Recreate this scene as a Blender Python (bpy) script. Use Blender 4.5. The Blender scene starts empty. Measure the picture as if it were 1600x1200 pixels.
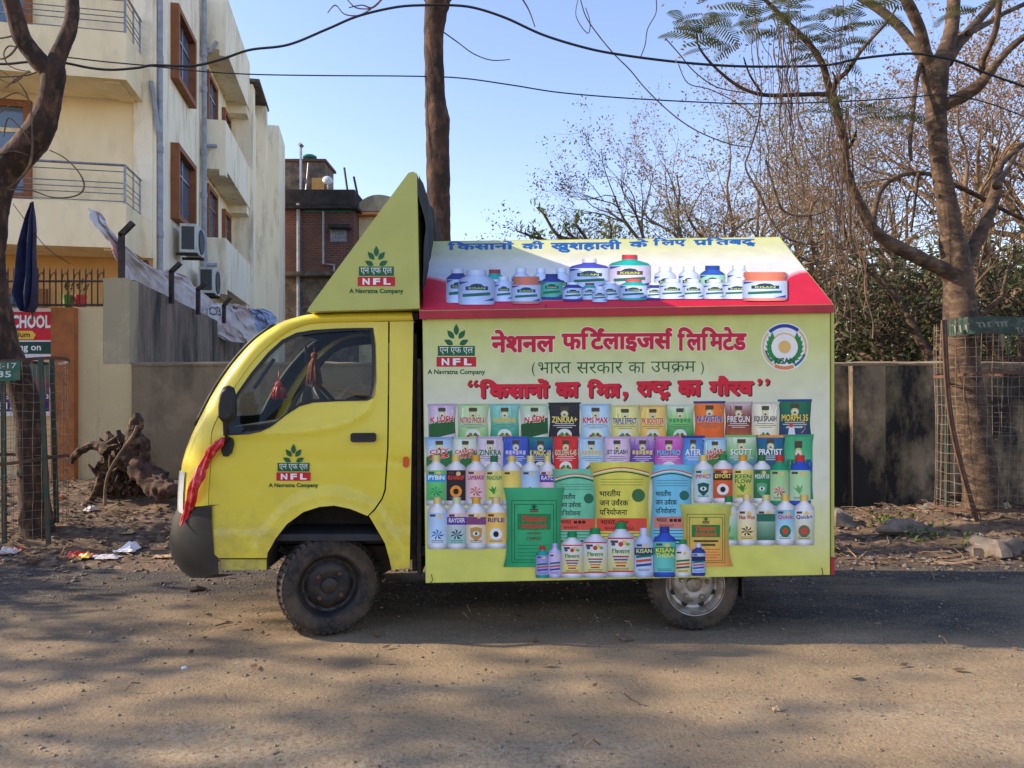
import bpy, bmesh, math, random
from mathutils import Vector, noise, Matrix
random.seed(7)
SC = bpy.context.scene
COL = SC.collection
# ------------------------------------------------------------------ camera, sky, sun, exposure
F = 1150.0; CX = 800.0; CY = 600.0; CH = 1.46
cam = bpy.data.cameras.new("camera"); cam.sensor_width = 36; cam.lens = 36*F/1600; cam.clip_end = 2000; cam.clip_start = .05
camo = bpy.data.objects.new("camera", cam); camo.location = (0, 0, CH); camo.rotation_euler = (math.radians(90), 0, 0)
COL.objects.link(camo); SC.camera = camo
SUN_EL = math.radians(27); SUN_DIR = Vector((-1, .03, math.tan(SUN_EL))).normalized()   # towards the sun
wd = bpy.data.worlds.new("World"); SC.world = wd; wd.use_nodes = True
wn = wd.node_tree.nodes; wl = wd.node_tree.links
sky = wn.new('ShaderNodeTexSky'); sky.sky_type = 'NISHITA'; sky.sun_disc = False
sky.sun_elevation = SUN_EL; sky.sun_rotation = math.radians(-88); sky.dust_density = .6; sky.ozone_density = 1.2; sky.air_density = 1.25
bg = wn["Background"]; bg.inputs[1].default_value = .15
tint = wn.new('ShaderNodeMix'); tint.data_type = 'RGBA'; tint.blend_type = 'MULTIPLY'; tint.inputs[0].default_value = 1; tint.inputs[7].default_value = (1.09, 1.03, 1.23, 1)
wl.new(sky.outputs[0], tint.inputs[6]); wl.new(tint.outputs[2], bg.inputs[0])
sl = bpy.data.lights.new("sun", 'SUN'); sl.energy = 5.0; sl.angle = math.radians(.5); sl.color = (1, .83, .62)
so = bpy.data.objects.new("sun", sl); COL.objects.link(so); so.rotation_euler = SUN_DIR.to_track_quat('Z', 'Y').to_euler()
so.location = (-6, 0, 9)
SC.view_settings.view_transform = 'Standard'; SC.view_settings.look = 'None'
SC.view_settings.exposure = .78; SC.view_settings.gamma = 1
# ------------------------------------------------------------------ helpers
def W(px, py, d):
    return Vector(((px-CX)/F*d, d, CH+(CY-py)/F*d))
def ray(px, py):
    return Vector(((px-CX)/F, 1, (CY-py)/F))
def hit(px, py, p0, n):
    d = ray(px, py); c = Vector((0, 0, CH))
    return c+d*(n.dot(p0-c)/n.dot(d))
def gpt(px, py, z=0.):
    d = (CH-z)*F/(py-CY); return W(px, py, d)
def s2l(c):
    return tuple(((v/255)/12.92 if v/255 <= .04045 else ((v/255+.055)/1.055)**2.4) for v in c)
ORG = {}
def nz(v, s=1., o=0.):
    return noise.noise(Vector((v[0]*s+o, v[1]*s+o*1.7, v[2]*s-o)))
class MB:
    def __init__(s): s.v = []; s.f = []; s.m = []; s.c = []
    def add(s, vs, fs, mi=0, col=None):
        b = len(s.v); s.v += [tuple(v) for v in vs]
        for f in fs:
            s.f.append(tuple(i+b for i in f)); s.m.append(mi); s.c.append(col)
        return s
    def quad(s, a, b, c, d, mi=0, col=None): return s.add([a, b, c, d], [(0, 1, 2, 3)], mi, col)
    def hexa(s, p, mi=0):   # p: 4 bottom + 4 top
        return s.add(p, [(3, 2, 1, 0), (4, 5, 6, 7), (0, 1, 5, 4), (1, 2, 6, 5), (2, 3, 7, 6), (3, 0, 4, 7)], mi)
    def box(s, lo, hi, mi=0):
        x0, y0, z0 = lo; x1, y1, z1 = hi
        return s.hexa([(x0, y0, z0), (x1, y0, z0), (x1, y1, z0), (x0, y1, z0), (x0, y0, z1), (x1, y0, z1), (x1, y1, z1), (x0, y1, z1)], mi)
    def obox(s, o, a, b, c, mi=0):   # corner + three edge vectors
        o = Vector(o); a = Vector(a); b = Vector(b); c = Vector(c)
        return s.hexa([o, o+a, o+a+b, o+b, o+c, o+a+c, o+a+b+c, o+b+c], mi)
    def prism(s, pts, vec, mi=0):
        n = len(pts); vec = Vector(vec); p = [Vector(q) for q in pts]
        return s.add(p+[q+vec for q in p], [tuple(range(n))[::-1], tuple(range(n, 2*n))]+[(i, (i+1) % n, n+(i+1) % n, n+i) for i in range(n)], mi)
    def tube(s, pts, r, n=6, mi=0, rough=0., cap=True, ns=7.):
        pts = [Vector(p) for p in pts]; m = len(pts)
        if m < 2: return s
        rs = r if isinstance(r, (list, tuple)) else [r]*m
        vs = []; up = None
        for i, p in enumerate(pts):
            t = (pts[min(i+1, m-1)]-pts[max(i-1, 0)])
            if t.length < 1e-9: t = Vector((0, 0, 1))
            t.normalize()
            if up is None:
                up = t.orthogonal().normalized()
            up = (up-t*up.dot(t))
            if up.length < 1e-6: up = t.orthogonal()
            up.normalize(); sd = t.cross(up)
            for k in range(n):
                a = 2*math.pi*k/n; q = p+(up*math.cos(a)+sd*math.sin(a))*rs[i]
                if rough: q = p+(q-p)*(1+rough*nz(q, ns)+rough*.6*nz(q, ns*3, 5))
                vs.append(q)
        fs = [(i*n+k, i*n+(k+1) % n, (i+1)*n+(k+1) % n, (i+1)*n+k) for i in range(m-1) for k in range(n)]
        if cap: fs += [tuple(range(n))[::-1], tuple(range((m-1)*n, m*n))]
        return s.add(vs, fs, mi)
    def lathe(s, o, ax, prof, n=32, mi=0, close=False):   # prof: (radius, along axis)
        o = Vector(o); ax = Vector(ax).normalized(); u = ax.orthogonal().normalized(); w = ax.cross(u); m = len(prof)
        vs = [o+ax*h+(u*math.cos(2*math.pi*k/n)+w*math.sin(2*math.pi*k/n))*r for r, h in prof for k in range(n)]
        fs = [(i*n+k, i*n+(k+1) % n, ((i+1) % m)*n+(k+1) % n, ((i+1) % m)*n+k) for i in range(m if close else m-1) for k in range(n)]
        return s.add(vs, fs, mi)
    def grid(s, fn, nu, nv, mi=0):
        vs = [fn(i/nu, j/nv) for j in range(nv+1) for i in range(nu+1)]
        return s.add(vs, [(j*(nu+1)+i, j*(nu+1)+i+1, (j+1)*(nu+1)+i+1, (j+1)*(nu+1)+i) for j in range(nv) for i in range(nu)], mi)
    def blob(s, c, r, mi=0, amp=.25, sc=1.5, seed=0., n=8, sq=(1, 1, 1)):
        c = Vector(c); vs = []; fs = []
        for j in range(n+1):
            th = math.pi*j/n
            for k in range(n*2):
                ph = math.pi*k/n; d = Vector((math.sin(th)*math.cos(ph), math.sin(th)*math.sin(ph), math.cos(th)))
                q = r*(1+amp*nz(d, sc, seed+3.1)); vs.append(c+Vector((d.x*q*sq[0], d.y*q*sq[1], d.z*q*sq[2])))
        m = n*2
        fs = [(j*m+k, (j+1)*m+k, (j+1)*m+(k+1) % m, j*m+(k+1) % m) for j in range(n) for k in range(m)]
        return s.add(vs, fs, mi)
    def build(s, name, mats, parent=None, smooth=False, origin=None, angle=None):
        o0 = ORG.get(parent.name if parent else None, Vector((0, 0, 0)))
        if parent is None and origin is not None: o0 = Vector(origin)
        me = bpy.data.meshes.new(name)
        me.from_pydata([(v[0]-o0.x, v[1]-o0.y, v[2]-o0.z) for v in s.v], [], s.f)
        mats = mats if isinstance(mats, (list, tuple)) else [mats]
        for m in mats: me.materials.append(m)
        if len(mats) > 1: me.polygons.foreach_set('material_index', s.m)
        if any(c is not None for c in s.c):
            ca = me.color_attributes.new('Col', 'FLOAT_COLOR', 'CORNER'); buf = []
            for f, c in zip(s.f, s.c):
                c = c or (1, 1, 1)
                if isinstance(c[0], (int, float)): buf += [c[0], c[1], c[2], 1.]*len(f)
                else:
                    for q in c: buf += [q[0], q[1], q[2], 1.]
            ca.data.foreach_set('color', buf)
        if smooth: me.polygons.foreach_set('use_smooth', [True]*len(s.f))
        me.update()
        if smooth and angle:
            me.set_sharp_from_angle(angle=math.radians(angle))
        o = bpy.data.objects.new(name, me); COL.objects.link(o)
        if parent is not None: o.parent = parent; ORG[o.name] = o0
        else:
            o.location = o0; ORG[o.name] = o0
        return o
def tag(o, label=None, cat=None, group=None, kind=None):
    if label: o['label'] = label
    if cat: o['category'] = cat
    if group: o['group'] = group
    if kind: o['kind'] = kind
    return o
def thing(name, label, cat, loc, group=None):
    o = bpy.data.objects.new(name, None); COL.objects.link(o); o.location = loc; o.empty_display_size = .1
    ORG[o.name] = Vector(loc); return tag(o, label, cat, group)
# ------------------------------------------------------------------ materials
def mat(name, c, rough=.7, c2=None, scale=6., lo=.4, hi=.6, bump=0., bscale=60., metal=0., detail=6., c3=None, s3=30., stretch=(1, 1, 1), spec=.5, coat=0.):
    m = bpy.data.materials.new(name); m.use_nodes = True; nt = m.node_tree; N = nt.nodes; L = nt.links
    p = N["Principled BSDF"]; p.inputs['Roughness'].default_value = rough; p.inputs['Metallic'].default_value = metal
    p.inputs['Specular IOR Level'].default_value = spec; p.inputs['Coat Weight'].default_value = coat; p.inputs['Coat Roughness'].default_value = .12
    c = s2l(c); p.inputs['Base Color'].default_value = (*c, 1)
    tc = N.new('ShaderNodeTexCoord'); mp = N.new('ShaderNodeMapping'); mp.inputs['Scale'].default_value = stretch
    L.new(tc.outputs['Object'], mp.inputs[0])
    def nrm(sc, d=detail, a=lo, b=hi):
        n = N.new('ShaderNodeTexNoise'); n.inputs['Scale'].default_value = sc; n.inputs['Detail'].default_value = d
        n.inputs['Roughness'].default_value = .6
        L.new(mp.outputs[0], n.inputs['Vector']); r = N.new('ShaderNodeMapRange')
        r.inputs[1].default_value = a; r.inputs[2].default_value = b; L.new(n.outputs[0], r.inputs[0]); return r.outputs[0], n.outputs[0]
    cur = None
    if c2 is not None:
        mx = N.new('ShaderNodeMix'); mx.data_type = 'RGBA'; mx.inputs[6].default_value = (*c, 1); mx.inputs[7].default_value = (*s2l(c2), 1)
        L.new(nrm(scale)[0], mx.inputs[0]); cur = mx.outputs[2]
    if c3 is not None:
        mx = N.new('ShaderNodeMix'); mx.data_type = 'RGBA'; mx.inputs[7].default_value = (*s2l(c3), 1)
        if cur: L.new(cur, mx.inputs[6])
        else: mx.inputs[6].default_value = (*c, 1)
        L.new(nrm(s3, 8, .5, .66)[0], mx.inputs[0]); cur = mx.outputs[2]
    if cur: L.new(cur, p.inputs['Base Color'])
    if bump:
        b = N.new('ShaderNodeBump'); b.inputs['Strength'].default_value = bump; b.inputs['Distance'].default_value = .01
        L.new(nrm(bscale)[1], b.inputs['Height']); L.new(b.outputs[0], p.inputs['Normal'])
    return m
def glassm(name, tint, alpha=.25, rough=.02):
    m = bpy.data.materials.new(name); m.use_nodes = True; nt = m.node_tree; N = nt.nodes; L = nt.links
    out = N["Material Output"]; N.remove(N["Principled BSDF"])
    t = N.new('ShaderNodeBsdfTransparent'); t.inputs[0].default_value = (*tint, 1)
    g = N.new('ShaderNodeBsdfGlossy'); g.inputs[1].default_value = rough; g.inputs[0].default_value = (.9, .95, 1, 1)
    fr = N.new('ShaderNodeFresnel'); fr.inputs[0].default_value = 1.5
    ad = N.new('ShaderNodeMath'); ad.operation = 'MULTIPLY_ADD'; ad.inputs[1].default_value = 1.; ad.inputs[2].default_value = alpha
    L.new(fr.outputs[0], ad.inputs[0])
    mx = N.new('ShaderNodeMixShader'); L.new(ad.outputs[0], mx.inputs[0]); L.new(t.outputs[0], mx.inputs[1]); L.new(g.outputs[0], mx.inputs[2])
    L.new(mx.outputs[0], out.inputs[0]); return m
def colattr(name, rough=.45, bump=0.):
    m = bpy.data.materials.new(name); m.use_nodes = True; nt = m.node_tree; N = nt.nodes; L = nt.links
    p = N["Principled BSDF"]; p.inputs['Roughness'].default_value = rough; p.inputs['Specular IOR Level'].default_value = .35
    a = N.new('ShaderNodeVertexColor'); a.layer_name = 'Col'
    tc = N.new('ShaderNodeTexCoord'); n = N.new('ShaderNodeTexNoise'); n.inputs['Scale'].default_value = 9; n.inputs['Detail'].default_value = 7
    L.new(tc.outputs['Object'], n.inputs['Vector'])
    r = N.new('ShaderNodeMapRange'); r.inputs[1].default_value = .3; r.inputs[2].default_value = .7; r.inputs[3].default_value = .9; r.inputs[4].default_value = 1.03
    L.new(n.outputs[0], r.inputs[0]); mx = N.new('ShaderNodeMix'); mx.data_type = 'RGBA'; mx.blend_type = 'MULTIPLY'; mx.inputs[0].default_value = 1
    L.new(a.outputs[0], mx.inputs[6]); L.new(r.outputs[0], mx.inputs[7]); L.new(mx.outputs[2], p.inputs['Base Color'])
    if bump:
        n2 = N.new('ShaderNodeTexNoise'); n2.inputs['Scale'].default_value = 3.5; n2.inputs['Detail'].default_value = 3; L.new(tc.outputs['Object'], n2.inputs['Vector'])
        b = N.new('ShaderNodeBump'); b.inputs['Strength'].default_value = bump; b.inputs['Distance'].default_value = .02
        L.new(n2.outputs[0], b.inputs['Height']); L.new(b.outputs[0], p.inputs['Normal'])
    return m
def streaked(name, base, dark, pale, rough=.9, sx=2.2, amt=(.42, .6), grow=None, vs=.35):
    """weathered wall: vertical damp streaks, mould growing from the foot and the coping, flaked patches"""
    m = mat(name, base, rough); nt = m.node_tree; N = nt.nodes; L = nt.links; p = N["Principled BSDF"]
    tc = N.new('ShaderNodeTexCoord'); mp = N.new('ShaderNodeMapping'); mp.inputs['Scale'].default_value = (sx, sx, vs); L.new(tc.outputs['Object'], mp.inputs[0])
    n1 = N.new('ShaderNodeTexNoise'); n1.inputs['Scale'].default_value = 1.6; n1.inputs['Detail'].default_value = 9; n1.inputs['Roughness'].default_value = .68; L.new(mp.outputs[0], n1.inputs['Vector'])
    n2 = N.new('ShaderNodeTexNoise'); n2.inputs['Scale'].default_value = 3.; n2.inputs['Detail'].default_value = 10; n2.inputs['Roughness'].default_value = .7; L.new(tc.outputs['Object'], n2.inputs['Vector'])
    n3 = N.new('ShaderNodeTexNoise'); n3.inputs['Scale'].default_value = 45.; n3.inputs['Detail'].default_value = 6; L.new(tc.outputs['Object'], n3.inputs['Vector'])
    add = N.new('ShaderNodeMath'); add.operation = 'ADD'; L.new(n1.outputs[0], add.inputs[0])
    if grow:
        sp = N.new('ShaderNodeSeparateXYZ'); L.new(tc.outputs['Object'], sp.inputs[0])
        rz = N.new('ShaderNodeMapRange'); rz.inputs[1].default_value = grow[0]; rz.inputs[2].default_value = grow[1]; rz.inputs[3].default_value = grow[2]; rz.inputs[4].default_value = grow[3]
        L.new(sp.outputs[2], rz.inputs[0]); L.new(rz.outputs[0], add.inputs[1])
    else: add.inputs[1].default_value = 0
    r1 = N.new('ShaderNodeMapRange'); r1.inputs[1].default_value = amt[0]; r1.inputs[2].default_value = amt[1]; L.new(add.outputs[0], r1.inputs[0])
    r2 = N.new('ShaderNodeMapRange'); r2.inputs[1].default_value = .5; r2.inputs[2].default_value = .68; L.new(n2.outputs[0], r2.inputs[0])
    a = N.new('ShaderNodeMix'); a.data_type = 'RGBA'; a.inputs[6].default_value = (*s2l(base), 1); a.inputs[7].default_value = (*s2l(pale), 1); L.new(r2.outputs[0], a.inputs[0])
    b = N.new('ShaderNodeMix'); b.data_type = 'RGBA'; L.new(a.outputs[2], b.inputs[6]); b.inputs[7].default_value = (*s2l(dark), 1); L.new(r1.outputs[0], b.inputs[0])
    L.new(b.outputs[2], p.inputs['Base Color'])
    bm_ = N.new('ShaderNodeBump'); bm_.inputs['Strength'].default_value = .5; bm_.inputs['Distance'].default_value = .012
    L.new(n3.outputs[0], bm_.inputs['Height']); L.new(bm_.outputs[0], p.inputs['Normal'])
    return m
M = {}
M['paint'] = mat('yellow_paint', (226, 206, 62), .34, (222, 202, 60), 5, coat=.25, bump=.05, bscale=90)
nt = M['paint'].node_tree; N_ = nt.nodes; p_ = N_["Principled BSDF"]; src_ = p_.inputs['Base Color'].links[0].from_socket
tc_ = N_.new('ShaderNodeTexCoord'); sp_ = N_.new('ShaderNodeSeparateXYZ'); nt.links.new(tc_.outputs['Object'], sp_.inputs[0])
rz_ = N_.new('ShaderNodeMapRange'); rz_.inputs[1].default_value = .95; rz_.inputs[2].default_value = .38; nt.links.new(sp_.outputs[2], rz_.inputs[0])
nn_ = N_.new('ShaderNodeTexNoise'); nn_.inputs['Scale'].default_value = 7; nn_.inputs['Detail'].default_value = 9; nn_.inputs['Roughness'].default_value = .7; nt.links.new(tc_.outputs['Object'], nn_.inputs['Vector'])
rn_ = N_.new('ShaderNodeMapRange'); rn_.inputs[1].default_value = .42; rn_.inputs[2].default_value = .68; rn_.inputs[3].default_value = .05; rn_.inputs[4].default_value = .8; nt.links.new(nn_.outputs[0], rn_.inputs[0])
ml_ = N_.new('ShaderNodeMath'); ml_.operation = 'MULTIPLY'; nt.links.new(rz_.outputs[0], ml_.inputs[0]); nt.links.new(rn_.outputs[0], ml_.inputs[1])
mx_ = N_.new('ShaderNodeMix'); mx_.data_type = 'RGBA'; nt.links.new(ml_.outputs[0], mx_.inputs[0]); nt.links.new(src_, mx_.inputs[6]); mx_.inputs[7].default_value = (*s2l((150, 128, 80)), 1); nt.links.new(mx_.outputs[2], p_.inputs['Base Color'])
M['paint_dirty'] = mat('yellow_paint_dusty', (196, 184, 70), .55, (170, 152, 80), 14, bump=.05)
M['black'] = mat('black_plastic', (15, 15, 16), .55, (30, 28, 26), 7, bump=.08, bscale=200)
M['rubber'] = mat('rubber_seal', (18, 18, 18), .6)
M['tyre'] = mat('tyre_rubber', (36, 34, 32), .85, (86, 72, 58), 7, .40, .60, bump=.15, bscale=120, c3=(70, 60, 50), s3=40)
M['rimdark'] = mat('dark_steel', (34, 34, 37), .5, (62, 54, 46), 14, metal=.3)
M['rimsilver'] = mat('silver_steel', (176, 172, 164), .42, (128, 112, 92), 12, metal=.55)
M['under'] = mat('underbody', (40, 36, 32), .85, (62, 52, 42), 10)
M['interior'] = mat('cab_interior', (50, 51, 52), .8, (40, 40, 42), 8)
M['tarp'] = mat('black_tarpaulin', (22, 22, 24), .75, (34, 34, 37), 6, bump=.5, bscale=7)
M['olive'] = mat('flex_banner_plain', (186, 188, 98), .5, (180, 182, 94), 4, bump=.08, bscale=4)
M['red'] = mat('red_flex', (176, 34, 48), .5, (160, 28, 44), 6)
M['print'] = colattr('printed_flex', .40, .3)
M['sign'] = colattr('printed_sign', .6)
M['glass'] = glassm('cab_glass', (.76, .80, .78), -.02)
M['wglass'] = mat('window_pane', (86, 106, 128), .05, spec=1.)  # blue of the reflected sky put into the base colour
M['orange'] = mat('orange_lens', (206, 84, 22), .25, coat=.4)
M['lens'] = mat('headlight_lens', (190, 196, 196), .12, coat=.6)
M['redcloth'] = mat('red_gauze', (190, 22, 32), .45, (228, 92, 88), 22, .5, .64, bump=.7, bscale=45)
M['tassel'] = mat('orange_thread', (164, 92, 48), .8, (116, 58, 30), 40)
M['brick'] = None
M['bark'] = mat('grey_brown_bark', (84, 64, 48), .95, (58, 43, 33), 7, bump=.8, bscale=28, c3=(122, 100, 80), s3=12, stretch=(1, 1, .4))
M['bark_pale'] = mat('pale_bark', (84, 66, 51), .95, (54, 42, 33), 6, bump=1., bscale=24, c3=(108, 88, 69), s3=10, stretch=(1, 1, 1.6))
M['bark_dark'] = mat('dark_bark', (66, 46, 36), .95, (42, 30, 24), 8, bump=1., bscale=34, c3=(96, 70, 54), s3=14, stretch=(1, 1, .45))
M['twig'] = mat('dry_twig', (138, 114, 90), .95, (96, 78, 62), 5)
M['vine'] = mat('dry_vine', (122, 98, 76), .95, (80, 62, 50), 9)
def leafm(name, c, c2, tr=.35):
    m = mat(name, c, .6, c2, 3.5, .38, .62, detail=2); nt = m.node_tree; N = nt.nodes; L = nt.links
    p = N["Principled BSDF"]; t = N.new('ShaderNodeBsdfTranslucent'); mx = N.new('ShaderNodeMixShader'); mx.inputs[0].default_value = tr
    src = p.inputs['Base Color'].links[0].from_socket; L.new(src, t.inputs[0])
    L.new(p.outputs[0], mx.inputs[1]); L.new(t.outputs[0], mx.inputs[2]); L.new(mx.outputs[0], N["Material Output"].inputs[0]); return m
M['leaf_brown'] = leafm('dry_brown_leaf', (132, 94, 76), (142, 122, 76))
M['leaf_olive'] = leafm('olive_leaf', (112, 118, 60), (146, 134, 72))
M['leaf_green'] = leafm('green_leaf', (76, 100, 48), (108, 124, 56))
M['leaf_dark'] = leafm('dark_green_leaf', (56, 66, 44), (84, 86, 54))
M['leaf_frond'] = leafm('frond_leaf', (82, 92, 58), (112, 114, 72), .25)
M['cable'] = mat('black_cable', (22, 22, 24), .6)
M['iron'] = mat('black_iron', (30, 28, 27), .7, (66, 48, 38), 14)
M['greeniron'] = mat('green_iron', (34, 66, 52), .7, (74, 64, 50), 9)
M['rust'] = mat('rusty_iron', (98, 68, 50), .85, (70, 52, 42), 12)
M['wire'] = mat('galvanised_wire', (124, 114, 98), .7, (98, 76, 58), 9)
M['cream'] = mat('cream_plaster', (248, 230, 188), .9, (240, 220, 176), 1.3, bump=.15, bscale=40, c3=(228, 209, 168), s3=2.2, stretch=(1, 1, .5))
M['creamside'] = streaked('weathered_cream_plaster', (250, 238, 208), (190, 176, 148), (252, 242, 216), .9, 1.9, (.5, .74))
M['ochre'] = mat('ochre_plaster', (206, 160, 96), .9, (196, 150, 86), 1.2)
M['brownwood'] = mat('brown_painted_frame', (150, 94, 54), .75, (134, 82, 46), 5)
M['brownpillar'] = mat('rust_brown_plaster', (172, 106, 56), .92, (156, 92, 48), 3, bump=.3, bscale=60, c3=(140, 88, 54), s3=6)
M['steel'] = mat('stainless_rail', (150, 150, 154), .35, (128, 128, 132), 10, metal=.6)
M['pvc'] = mat('grey_pipe', (158, 164, 172), .55, (138, 142, 148), 6)
M['acwhite'] = mat('ac_casing', (206, 206, 202), .5, (186, 186, 180), 4)
M['acdark'] = mat('ac_grille', (66, 68, 70), .6)
M['wall_low'] = streaked('mouldy_boundary_wall', (132, 114, 88), (36, 33, 29), (160, 140, 110), .95, 1.1, (.45, .60), (0, 1.75, .09, .0), .55)
M['wall_mid'] = streaked('damp_boundary_wall', (132, 115, 90), (70, 60, 49), (150, 132, 104), .95, 1.5, (.50, .78), (0, 1.75, .02, .03), .6)
M['wall_grey'] = streaked('streaked_grey_wall', (140, 122, 104), (50, 45, 40), (154, 136, 116), .95, 1.1, (.42, .66))
M['wall_cream'] = streaked('stained_cream_wall', (206, 184, 138), (120, 104, 84), (214, 194, 150), .92, 2.4, (.58, .82))
M['wall_pillar'] = streaked('stained_grey_pillar', (168, 154, 124), (98, 88, 74), (184, 168, 136), .92, 2.4, (.5, .75))
M['edge'] = mat('pale_tan', (186, 160, 122), .9, (150, 128, 98), 9)  # pale tan of small stones and paper scraps
M['darkbrick'] = mat('sooty_parapet', (58, 52, 50), .95, (40, 38, 38), 3)
M['concrete'] = mat('old_concrete', (120, 108, 94), .95, (84, 76, 68), 2.4, c3=(70, 64, 58), s3=5)
M['teal'] = mat('teal_paint', (40, 112, 108), .8)
M['orangeband'] = mat('orange_band', (206, 138, 84), .8)
M['buff'] = mat('buff_plaster', (232, 212, 172), .9, (200, 182, 146), 2)
M['navy'] = mat('navy_cloth', (18, 26, 58), .85, (28, 38, 76), 9, bump=.5, bscale=14)
M['tarpwhite'] = mat('white_woven_sack', (216, 208, 202), .6, (196, 186, 182), 4, bump=.6, bscale=6, c3=(188, 150, 150), s3=1.6)
M['tarpblue'] = mat('blue_checked_cloth', (128, 148, 190), .7, (188, 198, 214), 22, bump=.6, bscale=8)
M['potgreen'] = mat('green_pot', (84, 138, 46), .6, (74, 126, 40), 6)
M['potred'] = mat('red_pot', (186, 34, 44), .6, (170, 28, 38), 6)
M['stone'] = mat('rubble_stone', (124, 112, 100), .95, (96, 84, 74), 6, bump=.6, bscale=24)
M['pebble'] = mat('road_pebble', (150, 134, 112), .95, (104, 92, 80), 3)
M['leaflit'] = mat('dry_fallen_leaf', (116, 90, 64), .9, (78, 60, 44), 5)
M['paper'] = mat('white_paper', (222, 220, 222), .8, (204, 202, 206), 8)
M['wrap_red'] = mat('red_wrapper', (190, 42, 46), .45, (226, 178, 60), 9, .5, .56)
M['wood'] = mat('old_wood', (78, 59, 46), .95, (46, 35, 28), 9, bump=1., bscale=26, c3=(128, 98, 76), s3=12)
M['woodred'] = mat('reddish_log', (86, 60, 47), .95, (54, 40, 32), 12, bump=.9, bscale=20, stretch=(.4, 1, 1))
# brick
def brickm():
    m = mat('red_brick', (120, 66, 56), .95); nt = m.node_tree; N = nt.nodes; L = nt.links; p = N["Principled BSDF"]
    tc = N.new('ShaderNodeTexCoord'); mp = N.new('ShaderNodeMapping'); mp.inputs['Rotation'].default_value = (math.radians(90), 0, 0); L.new(tc.outputs['Object'], mp.inputs[0])
    b = N.new('ShaderNodeTexBrick'); b.inputs['Scale'].default_value = 1.; b.inputs['Brick Width'].default_value = .25; b.inputs['Row Height'].default_value = .09; b.inputs['Mortar Size'].default_value = .012
    b.inputs['Color1'].default_value = (*s2l((112, 70, 62)), 1); b.inputs['Color2'].default_value = (*s2l((92, 58, 53)), 1); b.inputs['Mortar'].default_value = (*s2l((112, 96, 88)), 1)
    L.new(mp.outputs[0], b.inputs['Vector'])
    n = N.new('ShaderNodeTexNoise'); n.inputs['Scale'].default_value = .9; n.inputs['Detail'].default_value = 8; L.new(tc.outputs['Object'], n.inputs['Vector'])
    r = N.new('ShaderNodeMapRange'); r.inputs[1].default_value = .45; r.inputs[2].default_value = .7; r.inputs[4].default_value = .75; L.new(n.outputs[0], r.inputs[0])
    x = N.new('ShaderNodeMix'); x.data_type = 'RGBA'; L.new(r.outputs[0], x.inputs[0]); L.new(b.outputs[0], x.inputs[6]); x.inputs[7].default_value = (*s2l((74, 60, 56)), 1)
    L.new(x.outputs[2], p.inputs['Base Color']); return m
M['brick'] = brickm()
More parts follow.
